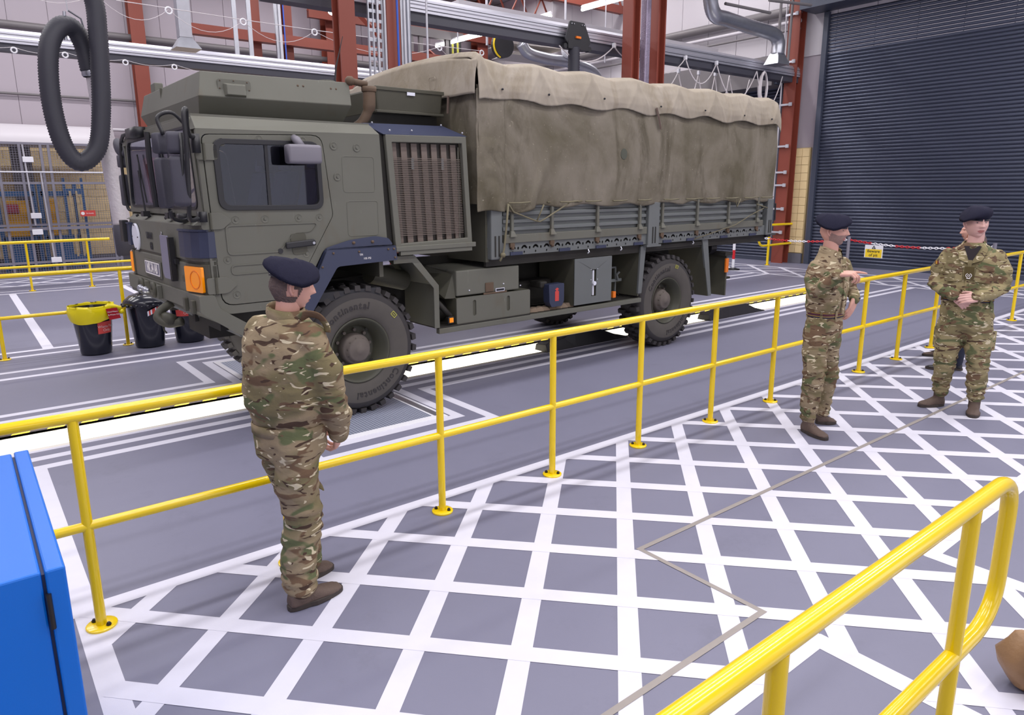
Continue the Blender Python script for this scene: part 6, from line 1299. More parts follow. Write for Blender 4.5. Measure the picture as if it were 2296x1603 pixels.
# ================================================================== PEOPLE
def remesh(mb, voxel, smooth_it=4):
    me = mb.mesh('tmp'); ob = bpy.data.objects.new('tmp', me); COL.objects.link(ob)
    md = ob.modifiers.new('r', 'REMESH'); md.mode = 'VOXEL'; md.voxel_size = voxel
    if smooth_it: s_ = ob.modifiers.new('s', 'SMOOTH'); s_.factor = .5; s_.iterations = smooth_it
    bpy.context.view_layer.update()
    m2 = bpy.data.meshes.new_from_object(ob.evaluated_get(bpy.context.evaluated_depsgraph_get()))
    vs = [v.co.copy() for v in m2.vertices]; ns = [v.normal.copy() for v in m2.vertices]; fs = [tuple(p.vertices) for p in m2.polygons]
    bpy.data.objects.remove(ob); bpy.data.meshes.remove(me); bpy.data.meshes.remove(m2); return vs, ns, fs
class Fig:
    def __init__(s, B, label, group=None):
        s.B = Vector((B[0], B[1], 0)); d = s.B.normalized(); s.d = d; s.r = Vector((d.y, -d.x, 0)); s.label = label
    def P(s, r, d, z): return s.B+s.r*r+s.d*d+Vector((0, 0, z))
    def D(s, r, d, z=0): return (s.r*r+s.d*d+Vector((0, 0, z))).normalized()
    def limb(s, mb, pts, rad, n=14, flat=1):
        P_ = [s.P(*p) for p in pts]; mb.tube(P_, rad, n, flat=flat)
        mb.ball(P_[0], rad[0]*.98, 6); mb.ball(P_[-1], rad[-1]*.98, 6)
    def torso(s, mb, rings, F, n=32, pw=.8):
        F = s.D(*F); R = Vector((F.y, -F.x, 0)); rs = []
        for (z, r, d, a, b) in rings:
            c = s.P(r, d, z)
            rs.append([c+R*a*math.copysign(abs(math.cos(t))**pw, math.cos(t))+F*b*math.copysign(abs(math.sin(t))**pw, math.sin(t)) for t in [2*PI*k/n for k in range(n)]])
        mb.rings(rs); return rs
def wrinkle(vs, ns, seeds, amp, fz=2.2, f=5.5, zones=()):
    out = []
    for p, n in zip(vs, ns):
        q = Vector((p.x*f+seeds, p.y*f, p.z*f*fz))
        a = amp*(noise.noise(q)*.9+.5*noise.noise(q*2.1+Vector((3, 1, 5))))
        for (c, rad, k) in zones:
            w_ = math.exp(-((p-c).length/rad)**2)
            if w_ > .02: a += k*w_*math.sin(p.z*95+5*noise.noise(q*.7))
        out.append(p+n*a)
    return out
def cloth(fig, mb, name, m, parent, voxel=.013, amp=.009, seed=0, zones=(), sm=3, fz=2.2):
    vs, ns, fs = remesh(mb, voxel, sm); vs = wrinkle(vs, ns, seed, amp, fz, zones=zones)
    o = MB(); o.v = vs; o.f = [list(f) for f in fs]; o.mi = [0]*len(fs); return o.build(name, m, parent, smooth='all')
def head_surface(kind, x_seg=120, z_seg=84):
    pts = []
    for j in range(z_seg+1):
        th = PI*j/z_seg
        for i in range(x_seg):
            ph = 2*PI*i/x_seg; nx, ny, nz_ = math.sin(th)*math.cos(ph), math.sin(th)*math.sin(ph), math.cos(th)
            x, y, z = nx*.077, ny*.099, nz_*.119
            t = max(0, -nz_)
            x *= 1-.20*t**1.4
            if nz_ < 0:
                if ny < 0: y *= 1-.42*t**1.0
                else: y *= 1+.06*t; 
                if ny > 0: z *= 1-.05*(1-ny)*t
            if ny > 0: y -= .012*max(0, nz_)**2
            w_ = max(0, min(1, (ny-.15)/.35))
            if w_ > 0:
                g = lambda cx, cz, sx, sz: math.exp(-((x-cx)/sx)**2-((z-cz)/sz)**2)
                dy = 0
                # nose
                if -.045 < z < .045:
                    f_ = (.030-z)/.054; f_ = max(0, min(1, f_)); wd = .0085+.0065*f_
                    hgt = (.006+.022*f_**1.1)
                    if z < -.022: hgt *= max(0, 1-((-.022-z)/.012)**1.2)
                    dy += hgt*math.exp(-(x/wd)**2)
                dy += .008*(g(.014, -.020, .007, .008)+g(-.014, -.020, .007, .008))
                dy += .006*g(0, .034, .034, .010)+.003*(g(.028, .030, .014, .006)+g(-.028, .030, .014, .006))
                dy -= .011*(g(.031, .012, .013, .010)+g(-.031, .012, .013, .010))
                dy += .005*(g(.040, -.014, .018, .014)+g(-.040, -.014, .018, .014))
                dy += .0065*g(0, -.050, .022, .0055)+.0065*g(0, -.064, .018, .0055)-.005*g(0, -.0565, .022, .0025)
                dy += .010*g(0, -.098, .020, .014)-.003*g(0, -.078, .02, .006)
                y += dy*w_
            # jaw line
            pts.append(Vector((x, y, z)))
    return pts, x_seg, z_seg
def head(fig, c, F, up=0.0, scale=1.0, roll=0.0, skin='skin', beard=False, hair=False, parent=None, mb=None, hair_m='hair'):
    """adds head to mb (materials 0 skin, 1 lips, 2 stubble); returns frame matrix"""
    F = fig.D(*F); Rr = Vector((F.y, -F.x, 0)); upv_ = Vector((0, 0, 1))
    Mx = Matrix(((Rr.x, F.x, 0, c.x), (Rr.y, F.y, 0, c.y), (0, 0, 1, c.z), (0, 0, 0, 1))) @ Matrix.Rotation(up, 4, 'X') @ Matrix.Rotation(roll, 4, 'Y') @ Matrix.Diagonal((scale, scale, scale, 1))
    pts, xs, zs = head_surface(0)
    fs = []; mi = []
    for j in range(zs):
        for i in range(xs):
            a, b = j*xs+i, j*xs+(i+1) % xs; c2, d2 = b+xs, a+xs
            p = (pts[a]+pts[c2])/2; k = 0
            if p.y > .06 and abs(p.x) < .024*(1-((p.z+.057)/.016)**2) and abs(p.z+.057) < .0115: k = 1
            elif beard and p.y > -.012 and p.z < .0-.25*max(0, .05-p.y)*0 and p.z < -.028+.5*max(0, .055-p.y) and not (abs(p.x) < .014 and p.z > -.036): k = 2
            fs.append((a, b, c2, d2)); mi.append(k)
    n0 = len(mb.v)
    for p in pts: mb.v.append(Mx @ p)
    for f, k in zip(fs, mi): mb.f.append([q+n0 for q in f]); mb.mi.append(k)
    for s in (-1, 1):   # ears
        e = MB(); 
        e.tube([(s*.072, -.006, -.030), (s*.079, -.008, -.024), (s*.086, -.018, -.005), (s*.089, -.020, .015), (s*.085, -.010, .029), (s*.078, .000, .028), (s*.074, .004, .018)], [.007, .0075, .007, .0065, .0065, .006, .005], 7)
        e.ball((s*.076, -.005, .003), .016, 6, sc_=(.35, .8, 1.5))
        mb.add(e.v, e.f, 0, Mx)
    for s in (-1, 1):
        e = MB(); e.ball((s*.031, .0765, .0115), .012, 6, sc_=(1, .45, .50)); o = e.v
        mb.add(e.v, e.f, 3, Mx)
        e = MB(); e.ball((s*.031+.002, .0815, .0115), .0055, 5, sc_=(1, .5, .9)); mb.add(e.v, e.f, 4, Mx)
        e = MB(); e.tube([(s*.018, .083, .0125), (s*.031, .0845, .0185), (s*.044, .077, .0135)], .0026, 5); mb.add(e.v, e.f, 0, Mx)
        e = MB(); e.tube([(s*.019, .0845, .0075), (s*.031, .084, .0045), (s*.043, .0765, .0085)], .0022, 5); mb.add(e.v, e.f, 0, Mx)
        e = MB(); e.tube([(s*.014, .091, .026), (s*.030, .090, .031), (s*.046, .079, .026)], [.002, .003, .0015], 5); mb.add(e.v, e.f, 5, Mx)
    hobj = None
    if hair:
        h = MB(); idx = {}
        for j in range(zs):
            for i in range(xs):
                a, b = j*xs+i, j*xs+(i+1) % xs; p = (pts[a]+pts[b+xs])/2
                lim = .040-.5*max(0, -p.z)
                if hair == 'full': ok = p.y < .055 and p.z > -.075
                else: ok = (p.y < lim and p.z > -.062 and p.z < .09) and not (abs(p.x) > .055 and -.035 < p.z < .03 and -.032 < p.y < .02) or (abs(p.x) > .06 and .0 < p.y < .035 and .0 < p.z < .05)
                if ok:
                    q = []
                    for v_ in (a, b, b+xs, a+xs):
                        if v_ not in idx:
                            pv = pts[v_]; nn = pv.normalized(); idx[v_] = len(h.v)
                            h.v.append(Mx @ (pv+nn*(.004+.003*noise.noise(pv*160))))
                        q.append(idx[v_])
                    h.f.append(q); h.mi.append(0)
        hobj = h
    return Mx, hobj
def beret(Mx, parent, side=1, badge=True, tilt=.0):
    prof = [(.99, .040), (1.03, .046), (1.05, .060), (1.26, .070), (1.36, .086), (1.30, .106), (1.02, .124), (.55, .133), (.1, .135)]
    a = MB(); rs = []; n = 56
    for k, (s_, h) in enumerate(prof):
        ring = []
        for i in range(n):
            t = 2*PI*i/n; x, y = .079*s_*math.cos(t), .100*s_*math.sin(t)
            if k > 2:
                x += .012*min(1, (k-2)/2)
            z = h-.016*(y/.1)+.004   # band higher at the back of the head
            if k > 2:
                xr = max(0, x/.08); z -= .040*xr**1.4*min(1, (k-2)/2)*(1 if k < 7 else .3); z += .010*max(0, -x/.08)*min(1, (k-2)/2)
                z += .006*noise.noise(Vector((x*30, y*30, k*.3+2)))
                if y > .02: z += .010*(1-abs(x)/.1)*min(1, (k-2)/3)
            ring.append(Mx @ Vector((x, y*1.0, z)))
        rs.append(ring)
    a.rings(rs); b = a.build('beret', 'beret', parent, smooth='all')
    a = MB(); rs = []
    for (s_, h) in ((1.0, .034), (1.045, .034), (1.05, .048), (1.0, .048)):
        rs.append([Mx @ Vector((.079*s_*math.cos(2*PI*i/n), .100*s_*math.sin(2*PI*i/n), h+.004-.016*math.sin(2*PI*i/n))) for i in range(n)])
    rs.append(rs[0]); a.rings(rs, caps=False); a.build('beret_band', 'leather_band', b, smooth='all')
    if badge:
        a = MB(); a.ball((0, 0, 0), 1, 6, sc_=(.012, .005, .018)); a.v = [Mx @ (p+Vector((-.032, .108, .074))) for p in a.v]; a.build('cap_badge', 'steel', b, smooth='all')
def hand(fig, w_, dirv, normal, side, curls, parent_mb, scale=1.0, voxel=.0036, spread=1.0, thumb_in=.4):
    """w_: wrist point, dirv: along the palm, normal: back of the hand, side +1 thumb towards dirv x normal"""
    X = dirv.normalized(); N_ = (normal-X*normal.dot(X)).normalized(); T = X.cross(N_)*side
    a = MB(); L = .092*scale
    for k, (o, l) in enumerate(((.032, .95), (.011, 1.0), (-.011, .97), (-.030, .88))):
        a.tube([w_-X*.03*scale, w_+T*o*.75*scale, w_+X*L*.55*l+T*o*scale, w_+X*L*l+T*o*scale], [.019*scale, .0165*scale, .0155*scale, .0115*scale], 10)
    a.ball(w_+X*.045*scale, .034*scale, 6, sc_=(1, 1, .6)) if 0 else None
    lens = ((.042, .026, .022), (.046, .030, .023), (.043, .028, .022), (.034, .022, .019))
    for k, (o, l) in enumerate(((.033, .95), (.011, 1.0), (-.011, .97), (-.031, .88))):
        p = w_+X*L*l+T*o*scale; ang = 0; pts = [p-X*.015*scale, p]; r = [.0112*scale, .0105*scale]
        c = curls[k]
        for q, ln in enumerate(lens[k]):
            ang += c[q] if isinstance(c, (tuple, list)) else c
            d_ = X*math.cos(ang)-N_*math.sin(ang)+T*(o*1.6*spread if q == 0 else 0); d_.normalize()
            p = p+d_*ln*scale; pts.append(p); r.append((.0098, .0088, .0072)[q]*scale)
        a.tube(pts, r, 9); a.ball(pts[-1], r[-1]*.98, 5)
    b0 = w_+X*.018*scale+T*.022*scale
    td = (X*.55+T*.75-N_*thumb_in).normalized(); b1 = b0+td*.045*scale; td2 = (X*.85+T*.35-N_*thumb_in*1.3).normalized(); b2 = b1+td2*.034*scale; b3 = b2+(X*.95+T*.05-N_*thumb_in*1.3).normalized()*.026*scale
    a.tube([b0-X*.01, b0, b1, b2, b3], [.015*scale, .016*scale, .0135*scale, .0112*scale, .0085*scale], 9); a.ball(b3, .0083*scale, 5)
    vs, ns, fs = remesh(a, voxel, 2)
    n0 = len(parent_mb.v); parent_mb.v += vs
    for f in fs: parent_mb.f.append([q+n0 for q in f]); parent_mb.mi.append(0)
def boot(fig, heel, toe, parent, zs=0.0, h=.16, m='boot', sc_=1.0, lean=None):
    A_, B_ = fig.P(heel[0], heel[1], .0), fig.P(toe[0], toe[1], .0); d = (B_-A_); L = d.length; d = d.normalized(); s = Vector((-d.y, d.x, 0))
    prof = [(0, .026, .075), (.05, .036, .095), (.18, .040, .105), (.33, .040, .100), (.47, .043, .080), (.60, .048, .064), (.75, .051, .054), (.88, .046, .047), (.96, .034, .040), (1, .018, .030)]
    a = MB(); rs = []
    for t, w_, hh in prof:
        c = A_+d*(.008+t*(L-.016)); w_ *= sc_; hh *= sc_
        rs.append([c+s*w_*math.copysign(abs(math.cos(q))**.8, math.cos(q))+Vector((0, 0, .024+(hh-.024)*(max(0, math.sin(q))**.75) if math.sin(q) > 0 else .022)) for q in [2*PI*k/20 for k in range(20)]])
    a.rings(rs)
    ank = A_+d*(L*.22); a.tube([ank+Vector((0, 0, .05)), ank+Vector((0, 0, .10)), ank+d*-.004+Vector((0, 0, h))], [.045*sc_, .044*sc_, .046*sc_], 18)
    vs, ns, fs = remesh(a, .007, 3); o = MB(); o.v = [p+n*.0015*noise.noise(p*45) for p, n in zip(vs, ns)]; o.f = [list(f) for f in fs]; o.mi = [0]*len(fs); b = o.build('boot', m, parent, smooth='all')
    a = MB(); n = 30; ol = []
    for k in range(n):
        q = 2*PI*k/n; u_ = .5-.5*math.cos(q); 
        wi = .040+.012*math.sin(PI*min(1, u_*1.0))**.6*(1 if u_ > .4 else .3); x = L*u_
        ol.append(A_+d*(x)+s*math.copysign(min(wi, .053)*abs(math.sin(q))**.55, math.sin(q))*sc_)
    a.rings([[p+Vector((0, 0, .001)) for p in ol], [p+Vector((0, 0, .012)) for p in ol], [p+Vector((0, 0, .028)) for p in ol]]); a.build('sole', 'sole', b, bevel=.003)
    a = MB()
    for k in range(5):
        t = .30+.065*k; c = A_+d*(t*L); hh = .118-.052*((t-.25)/.35)*1.05
        a.tube([c+s*.022+Vector((0, 0, hh-.012)), c+Vector((0, 0, hh+.0)), c-s*.022+d*.01+Vector((0, 0, hh-.012))], .003, 5)
    a.build('lace', 'lace', b)
def belt(fig, rs_c, F, parent, z, a_, b_, h=.052, stripes=True, tiltv=0):
    """webbing belt round the waist at ring centre rs_c=(r,d)"""
    Fv = fig.D(*F); R = Vector((Fv.y, -Fv.x, 0)); n = 48; mb = MB(); bands = [(0, .22, 0), (.22, .30, 1), (.30, .44, 0), (.44, .56, 2), (.56, .70, 0), (.70, .78, 1), (.78, 1, 0)] if stripes else [(0, 1, 0)]
    def ring(zz, e): return [fig.P(rs_c[0], rs_c[1], zz)+R*(a_+e)*math.copysign(abs(math.cos(t))**.8, math.cos(t))+Fv*(b_+e)*math.copysign(abs(math.sin(t))**.8, math.sin(t)) for t in [2*PI*k/n for k in range(n)]]
    for (f0, f1, m) in bands: mb.rings([ring(z+h*f0, .0), ring(z+h*f0, .006), ring(z+h*f1, .006), ring(z+h*f1, .0)], caps=False, mi=m)
    b = mb.build('belt', ['belt', 'belt_gold', 'belt_red'], parent, smooth='all')
    return b
def surf_patch(fig, c, F, w_, h, off, name, m, parent, th=.004, pts=None, tilt=0, rl=0):
    Fv = fig.D(*F); R = Vector((Fv.y, -Fv.x, 0)); up = Vector((0, 0, 1)); up = (up*math.cos(tilt)-Fv*math.sin(tilt)); Rq = R*math.cos(rl)+up*math.sin(rl); up = up*math.cos(rl)-R*math.sin(rl)
    mb = MB(); o = c+Fv*off
    pts = pts or round_poly([(-w_/2, -h/2), (w_/2, -h/2), (w_/2, h/2), (-w_/2, h/2)], min(w_, h)*.12)
    mb.plate(pts, [], o, Rq, up, -th); ob = mb.build(name, m, parent, bevel=th*.45); return ob
SK = lambda s: [s, 'lips', 'beard', 'eye', 'iris', 'brow']
def core_body(fig, mb, parts, torso=None, F=(0, 1)):
    a = MB()
    for pts, rad in parts: fig.limb(a, pts, rad, 10)
    if torso: fig.torso(a, torso, F, 20)
    vs, ns, fs = remesh(a, .022, 2); n0 = len(mb.v); mb.v += vs
    for f in fs: mb.f.append([q+n0 for q in f]); mb.mi.append(0)
def place(fig, mb, mats, label):
    OFFv = fig.B.copy(); mb.v = [p-OFFv for p in mb.v]; ob = mb.build('person', mats, None, smooth='all'); ob.location = OFFv; OFF[ob.name] = OFFv; tag(ob, label, 'person'); return ob

# ---------------------------------------------------------------- soldier 1 (back view, foreground)
f = Fig((1.22, 3.2), ''); F1 = (.66, .75)
R_sh, L_sh = (.075, -.130, 1.425), (-.150, .120, 1.43)
R_arm = [R_sh, (.145, -.150, 1.25), (.165, -.125, 1.08), (.190, -.040, .96), (.192, .03, .885)]
L_arm = [L_sh, (-.175, .14, 1.25), (-.16, .20, 1.08), (-.06, .26, .97), (.03, .27, .90)]
R_leg = [(-.015, -.06, .92), (-.03, -.06, .70), (-.01, -.03, .48), (-.045, -.03, .28), (-.052, -.035, .11)]
L_leg = [(-.085, .10, .92), (-.085, .13, .70), (-.03, .19, .50), (-.01, .22, .28), (-.01, .22, .11)]
mb = MB()
core_body(f, mb, [(R_arm, [.05, .045, .04, .035, .028]), (L_arm, [.05, .045, .04, .035, .028]), (R_leg, [.075, .065, .055, .045, .035]), (L_leg, [.075, .065, .055, .045, .035]), ([(-.03, 0, 1.40), (-.02, .0, 1.50), (.0, .0, 1.60)], [.075, .060, .060])],
          [(.85, -.04, .02, .14, .10), (1.0, -.04, .01, .13, .09), (1.2, -.04, .0, .15, .10), (1.38, -.035, 0, .16, .09), (1.45, -.03, 0, .10, .07)], F1)
Mx, hh = head(f, f.P(.008, .005, 1.636), (.985, .18), -.10, .97, 0, hair=True, mb=mb)
hand(f, f.P(.192, .035, .885), f.D(-.10, .35, -.93), f.D(.9, -.42, 0), -1, [(.7, .9, .6), (.75, .9, .6), (.8, .9, .6), (.85, .9, .6)], mb, .98)
hand(f, f.P(.035, .27, .90), f.D(.9, -.1, -.45), f.D(.2, .9, .4), 1, [(.5, .6, .4)]*4, mb, .95)
s1 = place(f, mb, SK('skin'), 'soldier seen from behind in camouflage coveralls and navy beret, nearest the camera')
hh.build('hair', 'hair', s1, smooth='all'); beret(Mx, s1)
a = MB(); f.torso(a, [(.935, -.045, .02, .178, .128), (.965, -.045, .02, .180, .13), (1.0, -.045, .02, .195, .145), (1.10, -.045, .01, .212, .158), (1.24, -.042, 0, .218, .158), (1.36, -.038, 0, .212, .145), (1.43, -.035, 0, .185, .12), (1.475, -.03, 0, .125, .095), (1.50, -.025, 0, .09, .085)], F1)
f.limb(a, R_arm, [.078, .077, .072, .062, .050]); f.limb(a, L_arm, [.078, .077, .072, .062, .050])
zn = [(f.P(*R_arm[2]), .13, .006), (f.P(*L_arm[2]), .13, .006), (f.P(-.045, .02, .99), .2, .003)]
jk = cloth(f, a, 'jacket', M['camo'], s1, .013, .012, 1, zn)
a = MB(); rs = []
for (z, e) in ((1.485, .0), (1.515, .006), (1.545, .0), (1.55, -.008), (1.53, -.010), (1.50, -.012)): rs.append([f.P(-.02, 0, z+.018*math.cos(t-2.2))+f.r*(.088+e)*math.cos(t)+f.d*(.088+e)*math.sin(t) for t in [2*PI*k/40 for k in range(40)]])
rs.append(rs[0]); a.rings(rs, caps=False); a.build('collar', M['camo'], jk, smooth='all')
for t_ in (0,):
    a = MB(); a.tube(smooth_path([f.P(.035, -.115, 1.505), f.P(.075, -.13, 1.527), f.P(.125, -.145, 1.515), f.P(.155, -.15, 1.47), f.P(.158, -.15, 1.44)], 6), .024, 8, flat=.2, up=(f.r.x, f.r.y, .0)); a.build('shoulder_strap', M['camo'], jk, smooth='all')
def wband(z0, z1, e, a_, b_, F, name, m, par, fig=f, c=(-.045, .02), wav=0.0):
    Fv = fig.D(*F); R = Vector((Fv.y, -Fv.x, 0)); mb_ = MB(); n = 64; rs = []
    for (z, o) in ((z0, 0), (z0, e), ((z0+z1)/2, e*1.2), (z1, e), (z1, 0)):
        rs.append([fig.P(c[0], c[1], z)+(R*(a_+o+wav*math.sin(t*40))*math.copysign(abs(math.cos(t))**.8, math.cos(t))+Fv*(b_+o+wav*math.sin(t*40))*math.copysign(abs(math.sin(t))**.8, math.sin(t))) for t in [2*PI*k/n for k in range(n)]])
    mb_.rings(rs, caps=False); return mb_.build(name, m, par, smooth='all')
wband(.925, .975, .004, .183, .136, F1, 'waistband', M['camo'], jk, wav=.0015)
a = MB(); a.tube([f.P(.187, .0, .93), f.P(.192, .03, .885), f.P(.19, .045, .868)], [.058, .052, .050], 18); a.build('cuff', M['camo'], jk, smooth='all')
a = MB(); f.torso(a, [(.80, -.05, .03, .170, .135), (.86, -.048, .025, .182, .140), (.92, -.045, .02, .184, .138), (.95, -.045, .02, .18, .13)], F1)
f.limb(a, R_leg, [.112, .108, .098, .090, .088]); f.limb(a, L_leg, [.112, .104, .092, .085, .082])
zn = [(f.P(*R_leg[2]), .16, .006), (f.P(-.05, -.035, .16), .12, .008), (f.P(*L_leg[2]), .16, .006)]
tr = cloth(f, a, 'trousers', M['camo'], s1, .013, .013, 4, zn)
a = MB(); a.tube([f.P(.055, .03, .64), f.P(.085, .035, .60), f.P(.10, .04, .575)], [.02, .012, .003], 6, flat=.3); a.build('pocket_tab', M['camo'], tr)
boot(f, (-.118, -.085), (.160, .045), s1, sc_=1.08); boot(f, (-.115, .16), (.13, .285), s1, sc_=1.05)

# ---------------------------------------------------------------- soldier 2 (pointing)
f = Fig((5.70, 2.80), ''); F2 = (.88, -.47)
R_arm = [(-.165, -.165, 1.455), (-.185, -.20, 1.36), (-.165, -.24, 1.265), (-.075, -.30, 1.345), (.0, -.345, 1.415)]
L_arm = [(.01, .12, 1.455), (.06, .22, 1.33), (.10, .30, 1.22), (.13, .24, 1.19), (.135, .15, 1.165)]
R_leg = [(-.125, -.07, .93), (-.125, -.08, .72), (-.115, -.07, .50), (-.13, -.03, .28), (-.130, .0, .12)]
L_leg = [(-.035, .09, .93), (-.03, .12, .72), (-.005, .18, .50), (-.02, .26, .28), (-.025, .30, .12)]
mb = MB()
core_body(f, mb, [(R_arm, [.045, .042, .038, .034, .027]), (L_arm, [.045, .042, .038, .034, .027]), (R_leg, [.07, .065, .052, .043, .035]), (L_leg, [.07, .065, .052, .043, .035]), ([(-.08, 0, 1.42), (-.08, .0, 1.52), (-.078, .0, 1.66)], [.075, .064, .062])],
          [(.88, -.08, .01, .13, .10), (1.05, -.075, .0, .12, .09), (1.25, -.075, .0, .14, .10), (1.42, -.08, 0, .14, .085), (1.49, -.08, 0, .09, .07)], F2)
Mx, _ = head(f, f.P(-.070, .0, 1.728), (.97, -.24), .02, 1.02, 0, beard=True, mb=mb)
hand(f, f.P(.012, -.352, 1.425), f.D(.97, -.15, .10), f.D(.0, -.25, .97), -1, [(.12, .1, .08), (.75, .8, .5), (.85, .9, .6), (.9, .9, .6)], mb, 1.0)
hand(f, f.P(.136, .14, 1.155), f.D(-.25, -.35, -.90), f.D(.85, -.5, -.1), -1, [(.25, .3, .2), (.3, .3, .2), (.35, .4, .3), (.4, .4, .3)], mb, 1.0)
s2 = place(f, mb, SK('skin'), 'bearded soldier in navy beret pointing to the right with his raised hand')
beret(Mx, s2)
a = MB(); f.torso(a, [(1.055, -.075, .0, .150, .118), (1.09, -.075, .0, .165, .132), (1.16, -.075, .0, .170, .138), (1.28, -.075, .0, .182, .138), (1.38, -.078, .0, .188, .128), (1.46, -.08, .0, .172, .108), (1.51, -.08, .0, .132, .095), (1.55, -.08, .0, .090, .088), (1.57, -.08, .0, .075, .078)], F2)
f.limb(a, R_arm, [.066, .068, .064, .057, .048]); f.limb(a, L_arm, [.075, .070, .064, .055, .046])
zn = [(f.P(*R_arm[2]), .12, .006), (f.P(-.075, 0, 1.12), .18, .004)]
jk = cloth(f, a, 'jacket', M['camo2'], s2, .012, .011, 11, zn)
a = MB()
Fv = f.D(*F2); Rv = Vector((Fv.y, -Fv.x, 0)); nc = f.P(-.08, 0, 0)
rs = []
for (z, e) in ((1.52, .010), (1.56, .010), (1.612, -.002), (1.610, -.008), (1.56, -.004), (1.53, -.01)): rs.append([nc+Vector((0, 0, z-.035*max(0, math.sin(t))))+Rv*(.078+e)*math.cos(t)+Fv*(.080+e+.012*max(0, math.sin(t)))*math.sin(t) for t in [math.radians(118)+math.radians(304)*k/40 for k in range(41)]])
rs.append(rs[0]); a.rings(rs, caps=False, closed=False); a.build('collar', M['camo2'], jk, smooth='all')
surf_patch(f, f.P(-.075, 0, 1.27), F2, .03, .40, .138, 'placket', M['camo2'], jk, .010, tilt=.02)
surf_patch(f, f.P(-.075, 0, 1.33)-Rv*-.085, F2, .13, .15, .122, 'pocket', M['camo2'], jk, .010, tilt=.03)
surf_patch(f, f.P(*R_arm[0])-Vector((0, 0, .055)), (-.3, -.95), .06, .028, .070, 'shoulder_badge', 'belt_red', jk, .004)
surf_patch(f, f.P(*R_arm[0])-Vector((0, 0, .055)), (-.3, -.95), .02, .028, .075, 'badge_centre', 'belt_gold', jk, .003)
a = MB(); a.tube([f.P(-.02, -.332, 1.395), f.P(.003, -.346, 1.417), f.P(.012, -.352, 1.425)], [.054, .050, .044], 18); a.build('cuff', M['camo2'], jk, smooth='all')
a = MB(); a.tube([f.P(.137, .175, 1.172), f.P(.136, .155, 1.163), ], [.034, .034], 20); a.ball(f.P(.165, .150, 1.175), .018, 6, sc_=(1, 1, .6)); a.build('wristwatch', 'black', s2, smooth='all')
b = belt(f, (-.075, .0), F2, s2, 1.035, .148, .118)
for t in (.4, 1.25, 2.2, 3.4, 4.4, 5.6):
    c = f.P(-.075, 0, 1.061)+Rv*.160*math.cos(t)+Fv*.130*math.sin(t); d_ = (c-f.P(-.075, 0, 1.061)).normalized(); sd_ = d_.cross(Vector((0, 0, 1)))
    a = MB(); a.tube([c-Vector((0, 0, .036)), c+Vector((0, 0, .038))], .012, 4); a.build('belt_loop', M['camo2'], s2)
a = MB(); f.torso(a, [(.82, -.08, .01, .155, .125), (.90, -.078, .01, .165, .130), (.98, -.076, .0, .160, .125), (1.05, -.075, .0, .150, .118)], F2)
f.limb(a, R_leg, [.105, .100, .085, .078, .060]); f.limb(a, L_leg, [.102, .095, .082, .072, .058])
zn = [(f.P(*R_leg[2]), .15, .006), (f.P(-.13, 0, .17), .10, .008), (f.P(*L_leg[2]), .15, .006), (f.P(-.02, .3, .17), .10, .008)]
tr = cloth(f, a, 'trousers', M['camo2'], s2, .013, .012, 14, zn)
surf_patch(f, f.P(-.12, -.075, .68), (.15, -.98), .15, .19, .098, 'cargo_pocket', M['camo2'], tr, .014, rl=-.12)
boot(f, (-.175, .045), (.030, -.165), s2, sc_=1.05); boot(f, (-.075, .285), (.090, .36), s2, sc_=1.0)

# ---------------------------------------------------------------- soldier 3 (hands clasped)
f = Fig((7.25, 2.40), ''); F3 = (-.10, -.995)
R_arm = [(-.150, .0, 1.475), (-.21, .01, 1.34), (-.225, -.02, 1.20), (-.145, -.13, 1.15), (-.065, -.205, 1.125)]
L_arm = [(.210, .0, 1.475), (.275, .01, 1.34), (.285, -.02, 1.20), (.19, -.14, 1.15), (.095, -.205, 1.12)]
R_leg = [(-.045, .0, .93), (-.065, -.01, .72), (-.075, -.01, .50), (-.080, .05, .28), (-.080, .10, .15)]
L_leg = [(.135, .0, .93), (.155, -.01, .72), (.180, -.01, .50), (.195, .03, .28), (.195, .05, .15)]
mb = MB()
core_body(f, mb, [(R_arm, [.045, .042, .038, .034, .027]), (L_arm, [.045, .042, .038, .034, .027]), (R_leg, [.075, .068, .055, .043, .035]), (L_leg, [.075, .068, .055, .043, .035]), ([(.03, .01, 1.44), (.035, .0, 1.55), (.04, .0, 1.68)], [.08, .068, .066])],
          [(.88, .04, .0, .16, .11), (1.05, .035, .0, .15, .10), (1.25, .03, .0, .17, .11), (1.42, .03, 0, .17, .09), (1.50, .03, 0, .10, .075)], F3)
Mx, _ = head(f, f.P(.028, -.015, 1.752), (.42, -.907), .02, 1.10, 0, mb=mb)
hand(f, f.P(.105, -.215, 1.118), f.D(-.92, -.22, -.12), f.D(-.1, -.95, .35), 1, [(.35, .5, .35), (.4, .5, .35), (.45, .5, .35), (.5, .5, .35)], mb, 1.02)
hand(f, f.P(-.058, -.185, 1.118), f.D(.62, .1, -.60), f.D(.1, -.95, .2), -1, [(.3, .5, .3)]*4, mb, 1.0)
s3 = place(f, mb, SK('skin_pale'), 'broad soldier in navy beret with hands clasped at his belt, looking to the side')
beret(Mx, s3)
a = MB(); f.torso(a, [(1.09, .035, .0, .200, .150), (1.12, .035, .0, .205, .155), (1.20, .033, .0, .208, .155), (1.30, .03, .0, .222, .152), (1.40, .03, .0, .226, .140), (1.47, .03, .0, .205, .118), (1.53, .03, .0, .150, .10), (1.565, .032, .0, .105, .092), (1.585, .032, .0, .085, .085)], F3)
f.limb(a, R_arm, [.066, .071, .069, .061, .050]); f.limb(a, L_arm, [.066, .071, .069, .061, .050])
zn = [(f.P(*R_arm[2]), .13, .006), (f.P(*L_arm[2]), .13, .006)]
